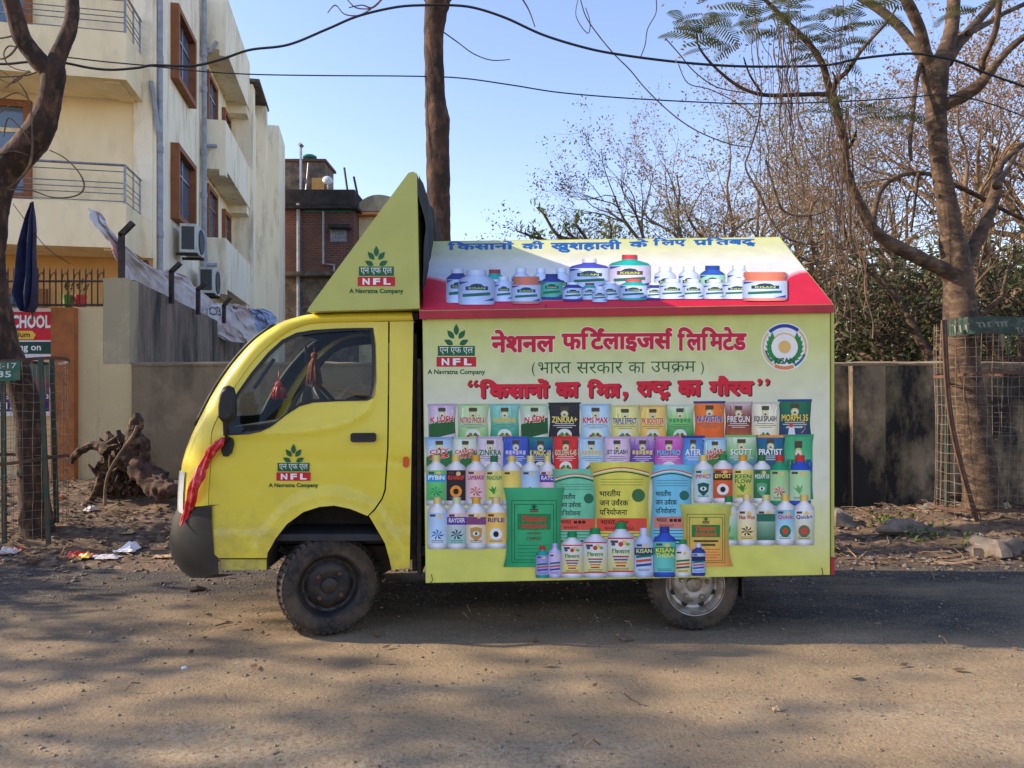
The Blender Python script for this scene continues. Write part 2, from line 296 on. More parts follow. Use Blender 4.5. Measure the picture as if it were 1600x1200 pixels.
# road: dusty worn asphalt
def roadm(name, asp, dust, earth, thr=(.34, .56)):
    m = mat(name, asp, .92); nt = m.node_tree; N = nt.nodes; L = nt.links; p = N["Principled BSDF"]; p.inputs['Specular IOR Level'].default_value = .25
    tc = N.new('ShaderNodeTexCoord')
    def no(sc, det, ro=.6, st=(1, 1, 1)):
        mp = N.new('ShaderNodeMapping'); mp.inputs['Scale'].default_value = st; L.new(tc.outputs['Object'], mp.inputs[0])
        n = N.new('ShaderNodeTexNoise'); n.inputs['Scale'].default_value = sc; n.inputs['Detail'].default_value = det; n.inputs['Roughness'].default_value = ro; L.new(mp.outputs[0], n.inputs['Vector']); return n.outputs[0]
    def mr(s, a, b, c=0., d=1.):
        r = N.new('ShaderNodeMapRange'); r.inputs[1].default_value = a; r.inputs[2].default_value = b; r.inputs[3].default_value = c; r.inputs[4].default_value = d; L.new(s, r.inputs[0]); return r.outputs[0]
    def mx(f, a, b, mode='MIX'):
        x = N.new('ShaderNodeMix'); x.data_type = 'RGBA'; x.blend_type = mode
        if isinstance(f, float): x.inputs[0].default_value = f
        else: L.new(f, x.inputs[0])
        for i, q in ((6, a), (7, b)):
            if isinstance(q, tuple): x.inputs[i].default_value = (*s2l(q), 1)
            else: L.new(q, x.inputs[i])
        return x.outputs[2]
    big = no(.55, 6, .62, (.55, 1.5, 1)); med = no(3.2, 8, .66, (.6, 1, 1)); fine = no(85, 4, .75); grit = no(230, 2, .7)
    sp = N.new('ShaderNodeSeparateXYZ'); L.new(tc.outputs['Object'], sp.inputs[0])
    yy = mr(sp.outputs[1], 3.7, 5.0, .10, -.14)    # dust thins past the truck's shadow edge: shade put into the road colour
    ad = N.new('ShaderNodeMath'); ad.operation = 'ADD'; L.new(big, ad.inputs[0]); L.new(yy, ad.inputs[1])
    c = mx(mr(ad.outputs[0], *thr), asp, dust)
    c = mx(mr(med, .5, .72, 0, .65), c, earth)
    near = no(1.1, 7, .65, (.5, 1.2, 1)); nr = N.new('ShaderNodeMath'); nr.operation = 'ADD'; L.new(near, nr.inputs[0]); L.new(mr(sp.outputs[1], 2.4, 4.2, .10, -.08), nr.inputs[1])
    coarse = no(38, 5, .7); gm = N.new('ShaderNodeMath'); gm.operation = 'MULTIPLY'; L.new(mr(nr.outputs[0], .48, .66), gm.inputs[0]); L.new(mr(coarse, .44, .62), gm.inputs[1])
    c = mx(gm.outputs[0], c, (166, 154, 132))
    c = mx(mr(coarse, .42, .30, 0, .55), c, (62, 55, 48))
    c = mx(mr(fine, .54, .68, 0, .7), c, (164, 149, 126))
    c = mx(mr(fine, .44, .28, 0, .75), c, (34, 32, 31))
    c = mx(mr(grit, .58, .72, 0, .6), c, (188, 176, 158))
    L.new(c, p.inputs['Base Color'])
    b1 = N.new('ShaderNodeBump'); b1.inputs['Strength'].default_value = .55; b1.inputs['Distance'].default_value = .006; L.new(fine, b1.inputs['Height'])
    b2 = N.new('ShaderNodeBump'); b3 = N.new('ShaderNodeBump'); b3.inputs['Strength'].default_value = .6; b3.inputs['Distance'].default_value = .012; L.new(coarse, b3.inputs['Height']); L.new(b1.outputs[0], b3.inputs['Normal']); b1 = b3
    b2.inputs['Strength'].default_value = .5; b2.inputs['Distance'].default_value = .03; L.new(med, b2.inputs['Height']); L.new(b1.outputs[0], b2.inputs['Normal'])
    L.new(b2.outputs[0], p.inputs['Normal']); return m
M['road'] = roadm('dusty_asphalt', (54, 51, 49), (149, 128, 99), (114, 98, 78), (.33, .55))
M['verge'] = mat('dry_earth', (104, 84, 64), .97, (66, 53, 42), 1.6, bump=1., bscale=26, c3=(132, 108, 85), s3=9)
M['ground'] = mat('bare_earth', (110, 92, 70), .97, (82, 76, 50), .4, bump=.5, bscale=8)
# ------------------------------------------------------------------ ground
def sst(a, b, x):
    t = max(0., min(1., (x-a)/(b-a))); return t*t*(3-2*t)
def edge_y(x):
    return 5.95+.16*nz((x*.8, 3.3, 0))+.07*nz((x*2.7, 1.3, 0))
def verge_z(x, y):
    e = edge_y(x); s = sst(e-.05, 8.2, y); k = sst(-.5, -3.2, x)
    z = s*(.02+.33*k)+.24*math.exp(-(((x-4.75)/1.15)**2+((y-7.25)/.75)**2))+.06*math.exp(-(((x+4.2)/.8)**2+((y-6.7)/.6)**2))
    z += sst(e, e+.5, y)*(.035*nz((x*1.7, y*1.7, 0))+.03*nz((x*5, y*5, 1))+.016*nz((x*13, y*13, 2)))
    return z+(y-e)*.02*(1 if y < e else 0)-.03*(1-sst(e-.25, e+.05, y))+.006
def road_z(x, y):
    return .012*nz((x*.7, y*.9, 4))+.005*nz((x*4, y*4, 9))+.0022*nz((x*15, y*15, 2))-.004
g = MB(); g.add([(-300, -60, -.06), (300, -60, -.06), (300, 600, -.06), (-300, 600, -.06)], [(0, 1, 2, 3)])
tag(g.build('ground', M['ground']), kind='structure')
g = MB(); NX, NY = 420, 170
g.grid(lambda u, v: (-9+18*u, 1.2+5.4*v, road_z(-9+18*u, 1.2+5.4*v)), NX, NY)
for x0, x1 in ((-60, -9), (9, 60)): g.quad((x0, -4, -.004), (x1, -4, -.004), (x1, 6.6, -.004), (x0, 6.6, -.004))
g.quad((-9, -4, -.004), (9, -4, -.004), (9, 1.2, -.004), (-9, 1.2, -.004))
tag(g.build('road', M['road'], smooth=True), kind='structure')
g = MB(); g.grid(lambda u, v: (-14+28*u, 5.55+3.6*v, verge_z(-14+28*u, 5.55+3.6*v)), 420, 64)
tag(g.build('verge', M['verge'], smooth=True), kind='structure')
# loose pebbles on road and rubble on verge (nobody could count them)
def scatter(name, n, xr, yr, zf, rr, m, seed, flat=.6, bias=1.):
    rnd = random.Random(seed); b = MB()
    for i in range(n):
        x = rnd.uniform(*xr); y = yr[0]+(yr[1]-yr[0])*rnd.random()**bias; r = rr[0]+(rr[1]-rr[0])*rnd.random()**4
        z = zf(x, y)+r*.25; vs = []
        for dx, dy, dz in ((1, 0, 0), (0, 1, 0), (-1, 0, 0), (0, -1, 0), (0, 0, 1), (0, 0, -1)):
            k = rnd.uniform(.6, 1.2)*r; vs.append((x+dx*k+rnd.uniform(-.3, .3)*r, y+dy*k+rnd.uniform(-.3, .3)*r, z+dz*k*flat))
        b.add(vs, [(0, 1, 4), (1, 2, 4), (2, 3, 4), (3, 0, 4), (1, 0, 5), (2, 1, 5), (3, 2, 5), (0, 3, 5)])
    return tag(b.build(name, m), kind='stuff')
scatter('loose_gravel', 9000, (-5, 5), (2.2, 6.2), road_z, (.0025, .013), M['pebble'], 3)
scatter('edge_gravel', 2600, (-7.5, 7.5), (5.35, 6.2), lambda x, y: max(road_z(x, y), verge_z(x, y) if y > 5.9 else -1), (.004, .028), M['stone'], 14, .6)
scatter('verge_rubble', 5200, (-7.5, 7.5), (5.75, 8.3), verge_z, (.004, .045), M['stone'], 4, .5, 1.5)
b = MB(); rnd = random.Random(11)
for i in range(5200):    # fallen leaves
    x = rnd.uniform(-7.5, 7.5); y = rnd.uniform(5.9, 8.3) if rnd.random() < .975 else rnd.uniform(3.4, 6)
    z = (verge_z(x, y) if y > 5.9 else road_z(x, y))+.012; a = rnd.uniform(0, 6.28); l = rnd.uniform(.015, .045); w = l*.45; t = rnd.uniform(-.6, .6)
    ca, sa = math.cos(a), math.sin(a)
    b.add([(x-ca*l, y-sa*l, z), (x+sa*w, y-ca*w, z+l*t*.5), (x+ca*l, y+sa*l, z+l*.3), (x-sa*w, y+ca*w, z-l*t*.2+.006)], [(0, 1, 2, 3)])
tag(b.build('leaf_litter', M['leaflit']), kind='stuff')
b = MB()
for i in range(900):    # twigs and dry stems
    x = rnd.uniform(-7, 7); y = rnd.uniform(5.95, 8.3) if i > 30 else rnd.uniform(2.8, 6); z = (verge_z(x, y) if y > 5.9 else road_z(x, y))+.008
    a = rnd.uniform(0, 6.28); l = rnd.uniform(.05, .32) if i > 30 else rnd.uniform(.03, .08)
    p = [Vector((x, y, z)), Vector((x+math.cos(a)*l*.5, y+math.sin(a)*l*.5, z+rnd.uniform(0, .05))), Vector((x+math.cos(a+.3)*l, y+math.sin(a+.3)*l, z+rnd.uniform(0, .06)))]
    b.tube(p, rnd.uniform(.002, .006), 3)
tag(b.build('twig_litter', M['twig']), kind='stuff')
b = MB()
for cx, cy, n, hh in ((3.75, 6.75, 46, .07), (3.65, 7.15, 40, .06), (2.62, 8.05, 40, .14), (5.2, 6.6, 20, .04), (4.1, 6.55, 24, .05)):
    for i in range(n):   # low weeds
        x = cx+rnd.gauss(0, .13); y = cy+rnd.gauss(0, .1); z = verge_z(x, y); a = rnd.uniform(0, 6.28); h = hh*rnd.uniform(.5, 1.2); w = .007
        tx, ty = x+math.cos(a)*h*.6, y+math.sin(a)*h*.6
        b.add([(x-w*math.sin(a), y+w*math.cos(a), z), (x+w*math.sin(a), y-w*math.cos(a), z), (tx+w*1.6*math.sin(a), ty-w*1.6*math.cos(a), z+h*.8), (tx+.02, ty, z+h), (tx-w*1.6*math.sin(a), ty+w*1.6*math.cos(a), z+h*.8)], [(0, 1, 2, 3, 4)])
tag(b.build('low_weeds', M['leaf_green']), kind='stuff')
# ------------------------------------------------------------------ boundary walls
t = thing('boundary_wall', 'long low boundary wall behind the truck, black with mould on its right half', 'wall', (2, 8.5, 0))
xa = -4.36
b = MB(); nx = 150
def wtop(x): return 1.69+.012*nz((x*1.3, 0, 3))+.006*nz((x*7, 0, 3))
b.grid(lambda u, v: (xa+14.4*u, 8.45+.012*nz(((xa+14.4*u)*1.2, 0, v*2)), -.1+(wtop(xa+14.4*u)+.1)*v), nx, 12)
b.grid(lambda u, v: (xa+14.4*u, 8.45+.2*v+(.012*nz(((xa+14.4*u)*1.2, 0, 2)) if v == 0 else 0), wtop(xa+14.4*u)), nx, 1)
b.quad((xa, 8.45, -.1), (xa, 8.65, -.1), (xa, 8.65, 1.69), (xa, 8.45, 1.69))
wl_ = None
def xsplit(mb, lo, hi, m):
    q = MB(); q.v = mb.v; 
    for f in mb.f:
        cx_ = sum(mb.v[i][0] for i in f)/len(f)
        if lo <= cx_ < hi: q.f.append(f); q.m.append(0); q.c.append(None)
    us = sorted({i for f in q.f for i in f}); mp = {i: k for k, i in enumerate(us)}; q.v = [mb.v[i] for i in us]; q.f = [tuple(mp[i] for i in f) for f in q.f]
    q.build('wall_face', m, t)
xsplit(b, -99, 1.2, M['wall_mid']); xsplit(b, 1.2, 99, M['wall_low'])
for px0, px1 in ((1334, 1378),):
    b = MB(); x0 = W(px0, 0, 8.3).x; x1 = W(px1, 0, 8.4).x
    b.box((x0, 8.32, -.05), (x1, 8.452, 1.665)); b.build('pilaster', M['wall_low'], t)
b = MB(); b.grid(lambda u, v: (2.6+4.2*u, 8.30-.02*nz((u*9, 0, 0)), -.08+(.09+.03*nz((u*14, 1, 0)))*v), 60, 2); b.grid(lambda u, v: (2.6+4.2*u, 8.30+.15*v-(.02*nz((u*9, 0, 0)) if v == 0 else 0), .01+.03*nz((u*14, 1, 0))), 60, 1)
b.build('footing', M['wall_mid'], t)
b = MB(); b.grid(lambda u, v: (-4.37+14.4*u, 8.438+.22*v, 1.70+.014*nz(((14.4*u)*4, v, 1))+.02*math.sin(v*math.pi)), 150, 2)
b.grid(lambda u, v: (-4.37+14.4*u, 8.438, 1.67+.03*v+.014*v*nz(((14.4*u)*4, 0, 1))+.012*(1-v)*nz((u*90, 0, 0))), 150, 1)
b.build('coping', M['wall_mid'], t)
t = thing('side_wall', 'tall grey streaked wall running back from the cream pillar with sacks over its top', 'wall', (-5.5, 13, 0))
b = MB(); A0 = Vector((-4.47, 8.72, 0)); A1 = Vector((-7.15, 20.6, 0)); dv = A1-A0; nn = Vector((dv.y, -dv.x, 0)).normalized()
b.grid(lambda u, v: A0+dv*u+nn*.012*nz((u*14, v*2, 0))+Vector((0, 0, 2.69*v+(.012*nz((u*30, 0, 0)) if v == 1 else 0))), 60, 10)
b.grid(lambda u, v: A0+dv*u-nn*.22*v+Vector((0, 0, 2.69+.012*nz((u*30, 0, 0)))), 60, 1)
b.grid(lambda u, v: A0+dv*u-nn*.22+Vector((0, 0, 2.69*v)), 4, 1)
b.build('wall_face', M['wall_grey'], t)
t = thing('gate_wall', 'cream plaster wall with grey stained pillar end left of the stump', 'wall', (-5, 8.6, 0))
b = MB(); xl = W(116, 0, 8.5).x; xm = W(161, 0, 8.5).x; xr = W(206, 0, 8.5).x
b.box((xl, 8.5, 0), (xm, 8.72, W(0, 480, 8.5).z)); b.box((xm, 8.497, 0), (xr, 8.72, W(0, 569, 8.5).z)); b.build('wall_face', M['wall_cream'], t)
b = MB(); x2 = W(202, 0, 8.5).x; z0 = W(0, 569, 8.5).z; z1 = W(0, 434, 8.5).z
b.grid(lambda u, v: (xm+(x2-xm)*u+.01*nz((u*3, v*9, 2))*(1 if u in (0, 1) else 0), 8.503, z0+(z1-z0)*v+(.02*nz((u*5, 0, 7)) if v == 1 else 0)), 8, 20)
b.box((xm+.01, 8.51, z0), (x2-.01, 8.73, z1-.02)); b.build('pillar', M['wall_pillar'], t)
b = MB(); b.box((W(82, 0, 8.45).x, 8.42, 0), (W(118, 0, 8.45).x, 8.75, W(0, 481, 8.45).z))
tag(b.build('gate_pillar', M['brownpillar'], origin=(-5.1, 8.6, 0)), 'rust brown painted pillar between the school sign and cream wall', 'pillar')
b = MB(); b.box((-9.5, 8.6, 0), (W(81, 0, 8.5).x, 8.78, W(0, 481, 8.6).z))
tag(b.build('front_wall', M['wall_cream'], origin=(-7, 8.7, 0)), 'cream wall at left edge carrying the red school sign', 'wall')
# spiked fence
t = thing('spiked_fence', 'black iron spiked fence on top of the cream wall by the flag', 'fence', (-5.8, 8.6, 2.3))
zt = W(0, 479, 8.55).z
b = MB(); b.box((W(-60, 0, 8.55).x, 8.54, zt+.005), (W(160, 0, 8.55).x, 8.56, zt+.03)); b.build('bottom_rail', M['iron'], t)
zr = W(0, 441, 8.55).z
b = MB(); b.box((W(-60, 0, 8.55).x, 8.54, zr), (W(160, 0, 8.55).x, 8.56, zr+.022)); b.build('top_rail', M['iron'], t)
for i in range(24):
    px = 162-i*9.35; x = W(px, 0, 8.55).x; b = MB(); zz = W(0, 421, 8.55).z
    b.tube([(x, 8.55, zt), (x, 8.55, zz), (x, 8.55, zz+.035)], [.009, .009, .001], 5)
    if i % 2 == 0: b.tube([(x-.069, 8.55, zr+.02), (x-.05, 8.55, zr+.09), (x-.02, 8.55, zr+.115), (x, 8.55, zr+.07)], .006, 4)
    b.build('spike_bar', M['iron'], t)
for nm, px0, px1, m, lab in (('green', 98, 115, 'potgreen', 'green plastic pot with thin plant behind spiked fence'), ('red', 117, 135, 'potred', 'red plastic pot with thin plant behind spiked fence')):
    c = W((px0+px1)/2, 478, 8.66); w = (px1-px0)/2/F*8.66; t = thing('flower_pot', lab, 'flower pot', (c.x, c.y, zt), 'plastic flower pots on the wall')
    b = MB(); b.lathe((c.x, c.y, zt), (0, 0, 1), [(0, 0), (w*.72, 0), (w*.95, .12), (w*1.05, .12), (w*1.05, .145), (w*.9, .145), (w*.85, .12), (0, .12)], 16); b.build('pot', M[m], t, True, angle=40)
    b = MB(); rnd = random.Random(px0)
    for k in range(4):
        p = Vector((c.x+rnd.uniform(-.02, .02), c.y, zt+.12)); q = p+Vector((rnd.uniform(-.08, .08), 0, rnd.uniform(.12, .26)))
        b.tube([p, (p+q)/2+Vector((.02, 0, 0)), q], [.004, .003, .002], 4)
        for j in range(5):
            r = p.lerp(q, rnd.uniform(.5, 1.)); b.quad(r, r+Vector((.02, .01, .01)), r+Vector((.03, 0, .03)), r+Vector((.005, 0, .02)))
    b.build('plant', M['leaf_dark'], t)
# iron posts with bent tops on the grey wall
for i, (bx, by, kx, ky, tx, ty, lab) in enumerate(((190, 434, 190, 366, 208, 348, 'nearest bent iron post, on top of the grey pillar'), (268, 463, 268, 424, 282, 411, 'second bent iron post from the pillar, against the white sacks'),
        (309.5, 482, 309.5, 452, 322, 442, 'third bent iron post along grey wall, before the lower air conditioner'), (350, 497, 350, 477, 360.5, 465, 'fourth bent iron post, in front of the lettered sack'), (379, 512, 379, 498, 389, 487, 'farthest bent iron post, beside the blue cloth'))):
    d = (2.69-CH)*F/(CY-by) if i else 8.6; d += .08
    p0, p1, p2 = W(bx, by, d), W(kx, ky, d), W(tx, ty, d); p0.z = 2.6; r = .028
    t = MB(); dr = (p2-p1).normalized(); pr = Vector((-dr.z, 0, dr.x))
    t.obox(p0-Vector((r, r, 0)), (2*r, 0, 0), (0, 2*r, 0), (0, 0, p1.z-p0.z))
    t.obox(p1-pr*r-Vector((0, r, 0))-dr*.02, dr*((p2-p1).length+.02), (0, 2*r*.98, 0), pr*2*r)
    tag(t.build('iron_post', M['iron'], origin=(p0.x, p0.y, 2.6)), lab, 'iron post', 'bent iron posts along the wall top')
# ------------------------------------------------------------------ left apartment building
BC = Vector((-7.16, 14.7, 0)); BF = Vector((.9786, .2055, 0)); BG = Vector((-.2055, .9786, 0))
def BP(s, t, z): return BC+BF*s+BG*t+Vector((0, 0, z))
def bbox(mb, s0, s1, t0, t1, z0, z1, mi=0):
    return mb.hexa([BP(s0, t0, z0), BP(s1, t0, z0), BP(s1, t1, z0), BP(s0, t1, z0), BP(s0, t0, z1), BP(s1, t0, z1), BP(s1, t1, z1), BP(s0, t1, z1)], mi)
bt = thing('apartment_building', 'cream three storey building with balconies and brown windows at left', 'building', BP(-3, 4, 0))
b = MB(); bbox(b, -9, -.002, 0, 14, 3.96, 11.3, 0); b.build('upper_wall', M['cream'], bt)
b = MB(); bbox(b, -9, -.004, .004, 13.9, 0, 3.955); b.build('ground_wall', M['ochre'], bt)
b = MB(); bbox(b, -.002, .06, -.02, 8.7, 0, 11.35); bbox(b, -.35, -.003, -.06, .002, 3.965, 11.3); b.build('side_wall', M['creamside'], bt)
b = MB()
for s1, t0, t1, zt_ in ((.74, 8.7, 9.2, 10.98), (.60, 9.2, 10.6, 10.6), (.92, 10.6, 11.0, 11.0), (.7, 11.0, 12.2, 10.4), (1.18, 12.2, 14.5, 10.9)): bbox(b, 0.061, s1, t0, t1, 0, zt_)
b.build('stair_tower', M['creamside'], bt)
b = MB(); bbox(b, -.4, .95, 8.6, 11.2, 11.02, 11.12); b.build('roof_slab', M['concrete'], bt)
def rail(par, z, zt_, s1, t0):
    b = MB(); r = .022
    for k, zz in enumerate((zt_, zt_-.12, zt_-.33, zt_-.43, zt_-.53, z+.05)):
        rr = .024 if k == 0 else .010
        b.tube([BP(-9, t0, zz), BP(s1, t0, zz)], rr, 5); b.tube([BP(s1, t0, zz), BP(s1, -.03, zz)], rr, 5)
    for s in (s1, -2.6, -5.2, -7.8): b.tube([BP(s, t0, z), BP(s, t0, zt_)], .024, 5)
    for tt in (-.12, -.55): b.tube([BP(s1, tt, z), BP(s1, tt, zt_)], .018, 5)
    a = s1-1.75; c = s1-3.1   # stepped flat-bar motif
    for q in ((BP(a, t0-.02, zt_), BP(a-.1, t0-.02, zt_-.55)), (BP(a-.1, t0-.02, zt_-.55), BP(c+.15, t0-.02, zt_-.55)), (BP(c+.15, t0-.02, zt_-.55), BP(c+.12, t0-.02, z)), (BP(c+.3, t0-.02, zt_), BP(c+.22, t0-.02, zt_-.3)), (BP(c+.22, t0-.02, zt_-.3), BP(c-1.3, t0-.02, zt_-.3))): b.tube(list(q), .022, 4)
    b.build('railing', M['steel'], par)
for z0, z1, z2 in ((3.96, 4.78, 5.50), (7.06, 7.92, 8.66)):
    b = MB(); bbox(b, -9, -.18, -1.14, -1.0, z0, z1); bbox(b, -.32, -.18, -1.0, -.062, z0+.002, z1-.002); bbox(b, -9, -.32, -1.0, -.062, z0+.003, z0+.16); bbox(b, -.60, -.325, -1.0, -.062, z0-.03, z0+.001)
    bal = b.build('balcony', M['cream'], bt); rail(bal, z1, z2, -.22, -1.07)
for i, (z0, z1) in enumerate(((3.94, 5.24), (7.01, 8.28), (10.1, 11.6))):
    b = MB(); bbox(b, .062, .65, 4.3, 8.69, z0, z0+.12); bbox(b, .062, .65, 4.3, 4.42, z0+.121, z1); bbox(b, .56, .65, 4.421, 8.69, z0+.121, z1)
    bbox(b, .061, .62, 8.2, 8.68, z0-.25, z0-.002); bbox(b, .5, .653, 4.29, 4.52, z0-.16, z0-.003)
    b.build('side_balcony', M['creamside'], bt)
def side_window(par, t0, t1, z0, z1, s0=.06, pr=.17):
    b = MB(); w = .12
    bbox(b, s0, s0+pr, t0, t0+w, z0, z1); bbox(b, s0, s0+pr, t1-w, t1, z0, z1); bbox(b, s0, s0+pr-.002, t0+w, t1-w, z1-w, z1-.002); bbox(b, s0, s0+pr-.002, t0+w, t1-w, z0+.002, z0+w)
    f = b.build('window', M['brownwood'], par)
    b = MB(); bbox(b, s0+.004, s0+.02, t0+w, t1-w, z0+w, z1-w); b.build('pane', M['wglass'], f)
    b = MB(); tm = (t0+t1)/2; bbox(b, s0+.02, s0+.05, tm-.03, tm+.03, z0+w, z1-w); bbox(b, s0+.02, s0+.048, t0+w, tm-.03, z1-.55, z1-.5); bbox(b, s0+.02, s0+.048, tm+.03, t1-w, z1-.55, z1-.5); b.build('sash', M['steel'], f)
for z0, z1 in ((8.03, 9.65), (5.02, 6.65)): side_window(bt, 1.1, 2.9, z0, z1)
for z0, z1 in ((8.3, 9.75), (5.3, 6.75), (2.3, 3.7)):
    side_window(bt, 4.75, 6.1, z0, z1, pr=.1); side_window(bt, 7.2, 8.3, z0-.1, z1-.1, pr=.1)
def front_window(z0, z1, s0, s1):
    b = MB(); w = .13; t0 = -.09
    bbox(b, s0, s0+w, t0, -.001, z0, z1); bbox(b, s1-w, s1, t0, -.001, z0, z1); bbox(b, s0+w, s1-w, t0+.002, -.001, z1-w, z1-.001); bbox(b, s0+w, s1-w, t0+.002, -.001, z0, z0+w)
    f = b.build('window', M['brownwood'], bt)
    b = MB(); bbox(b, s0+w, s1-w, -.03, -.006, z0+w, z1-w); b.build('pane', M['wglass'], f)
    b = MB(); bbox(b, s0+w, s1-w, -.05, -.032, z1-.62, z1-.54); bbox(b, (s0+s1)/2-.04, (s0+s1)/2+.04, -.052, -.033, z0+w, z1-.62); b.build('sash', M['buff'], f)
front_window(5.0, 6.92, -4.1, -2.17); front_window(8.1, 9.9, -4.1, -2.17); front_window(1.3, 3.3, -3.4, -1.9)
b = MB(); b.tube([BP(.12, .02, 0), BP(.12, .02, 11.4)], .055, 8)
for z in (2.6, 4.4, 6.1, 7.9, 9.6): b.tube([BP(.12, .02, z), BP(.12, .02, z+.12)], .068, 8)
b.tube([BP(-.02, -.12, 7.45), BP(.02, -.12, 7.2), BP(.08, -.05, 6.6), BP(.12, .02, 6.3)], .05, 7); b.build('drain_pipe', M['pvc'], bt, True, angle=50)
b = MB(); b.tube([BP(.16, 4.12, 0), BP(.16, 4.12, 11.4)], .07, 8)
for z in (4.6, 6.2, 7.3, 8.9, 9.8): b.tube([BP(.16, 4.12, z), BP(.16, 4.12, z+.14)], .085, 8)
for z, dz in ((9.95, .3), (7.55, .02), (4.5, .02)): b.tube([BP(.16, 4.12, z), BP(.3, 4.15, z), BP(.45, 4.2, z+dz)], .05, 7)
b.build('drain_pipe', M['pvc'], bt, True, angle=50)
b = MB(); b.tube([BP(-.1, -.2, 3.9), BP(-.02, -.15, 3.6), BP(.1, 0, 2.7)], .05, 6); b.build('drain_pipe', M['rust'], bt)
def aircon(lab, s0, t0, z0):
    o = BP(s0, t0, z0); t = thing('air_conditioner', lab, 'air conditioner', o, 'outdoor air conditioner units on the building')
    b = MB(); bbox(b, s0, s0+.34, t0, t0+.85, z0, z0+.62); b.build('casing', M['acwhite'], t)
    b = MB(); c = BP(s0+.345, t0+.5, z0+.31); b.lathe(c, BF, [(0, .01), (.06, .014), (.12, .006), (.25, .006), (.27, .02), (.28, 0)], 24); b.build('fan_grille', M['acdark'], t, True)
    b = MB(); bbox(b, s0+.04, s0+.3, t0-.006, t0-.001, z0+.06, z0+.56); b.build('side_grille', M['acdark'], t)
    b = MB(); bbox(b, s0-.1, s0+.36, t0+.1, t0+.14, z0-.06, z0-.002); b.build('bracket', M['iron'], t); b = MB(); bbox(b, s0-.1, s0+.36, t0+.7, t0+.74, z0-.06, z0-.002); b.build('bracket', M['iron'], t)
aircon('outdoor air conditioner unit under the middle storey brown window', .22, 1.2, 4.32)
aircon('outdoor air conditioner unit beside the lower drain pipe', .25, 3.0, 3.66)
# ------------------------------------------------------------------ far brick building and others
D = 30.
def pbox(mb, px0, px1, py0, py1, d, dep, mi=0, zb=None):
    a = W(px0, py1, d); c = W(px1, py0, d); mb.box((a.x, d, a.z if zb is None else zb), (c.x, d+dep, c.z), mi)
t = thing('brick_building', 'unplastered red brick building with sooty parapet behind the truck', 'building', (W(495, 0, D).x, D+4, 0))
b = MB(); pbox(b, 428, 553, 322, 600, D, 2.5, zb=0); b.build('brick_wall', M['brick'], t)
b = MB(); pbox(b, 428, 554, 296, 320, D-.05, 2.4); pbox(b, 425, 558, 320.5, 325, D-.4, 2.6); b.build('parapet', M['darkbrick'], t)
b = MB(); pbox(b, 474, 549, 326, 331, D-.03, .2); b.build('painted_band', M['teal'], t)
b = MB(); pbox(b, 430, 552, 436, 600, D-.04, .3, zb=0); pbox(b, 436, 560, 424, 430, D-.5, .6); b.build('lower_wall', M['concrete'], t)
b = MB(); pbox(b, 516, 541, 357, 378, D-.03, .06); w_ = b.build('window', M['tarpblue'], t)
b = MB()
for k in range(7): x = W(517+k*3.8, 0, D-.06).x; b.tube([(x, D-.06, W(0, 378, D).z), (x, D-.06, W(0, 357, D).z)], .018, 4)
for k in range(4): z = W(0, 360+k*5.6, D).z; b.tube([(W(516, 0, D).x, D-.07, z), (W(541, 0, D).x, D-.07, z)], .015, 4)
b.build('window_grille', M['steel'], w_)
b = MB(); pbox(b, 512, 546, 350, 355, D-.5, .5); b.build('window_hood', M['darkbrick'], t)
b = MB(); b.tube([W(505, 330, D-.1), W(505, 412, D-.1), W(522, 414, D-.1), W(522, 432, D-.1)], .05, 6); b.tube([W(466, 318, D-.15), W(466, 500, D-.15)], .08, 6); b.build('pipe', M['pvc'], t)
b = MB(); pbox(b, 434, 507, 252, 300, D+1.5, 1.6); b.build('stair_room', M['concrete'], t)
b = MB(); pbox(b, 432, 509, 248, 252, D+1.4, 1.9); b.build('stair_room_roof', M['rust'], t)
b = MB(); pbox(b, 487, 506, 278, 296, D+1.44, .1); b.build('door', M['ochre'], t)
b = MB(); b.tube([W(470, 300, D+1), W(470, 226, D+1)], .06, 6); b.tube([W(468, 229, D+1), W(472, 225, D+1)], .12, 6); b.tube([W(478, 300, D+.8), W(482, 255, D+1.4)], .04, 5); b.build('mast', M['steel'], t)
for q in (((543, 298), (538, 262)), ((560, 310), (553, 276))):
    b = MB(); b.tube([W(*q[0], D+.6), W(*q[1], D+.6)], .05, 5); b.build('rebar', M['iron'], t)
c = W(512, 282, D+1.2); td = MB(); td.lathe(c, (.3, -1, .4), [(0, .06), (.12, .04), (.22, 0), (.22, .012), (.1, .07), (0, .09)], 16); td.tube([c+Vector((0, .05, 0)), W(512, 297, D+1.2)], .03, 5)
tag(td.build('satellite_dish', M['acwhite'], smooth=True, origin=c), 'small white satellite dish on the brick building roof', 'satellite dish')
b = MB(); b.lathe(W(484, 247.5, D+2.4), (0, 0, 1), [(0, 0), (.3, 0), (.31, .08), (.2, .14), (0, .16)], 18)
tag(b.build('water_tank', M['teal'], smooth=True, origin=W(484, 247.5, D+2.4)), 'dark teal water tank on the stair room roof', 'water tank')
t = thing('buff_building', 'pale buff building with rounded parapet right of brick building', 'building', (W(600, 0, 31).x, 33, 0))
b = MB(); pbox(b, 553, 655, 335, 600, 31, 4, zb=0); b.build('wall', M['buff'], t)
b = MB(); pts = [W(553, 330, 30.8)]+[W(553+(656-553)*k/14, 330-26*math.sin(math.pi*(k/14)**.7), 30.8) for k in range(15)]+[W(656, 330, 30.8)]
b.prism(pts[1:], (0, 3, 0)); b.build('parapet', M['wall_pillar'], t)
b = MB(); pbox(b, 551, 657, 331, 335, 30.6, .5); b.build('cornice', M['orangeband'], t)
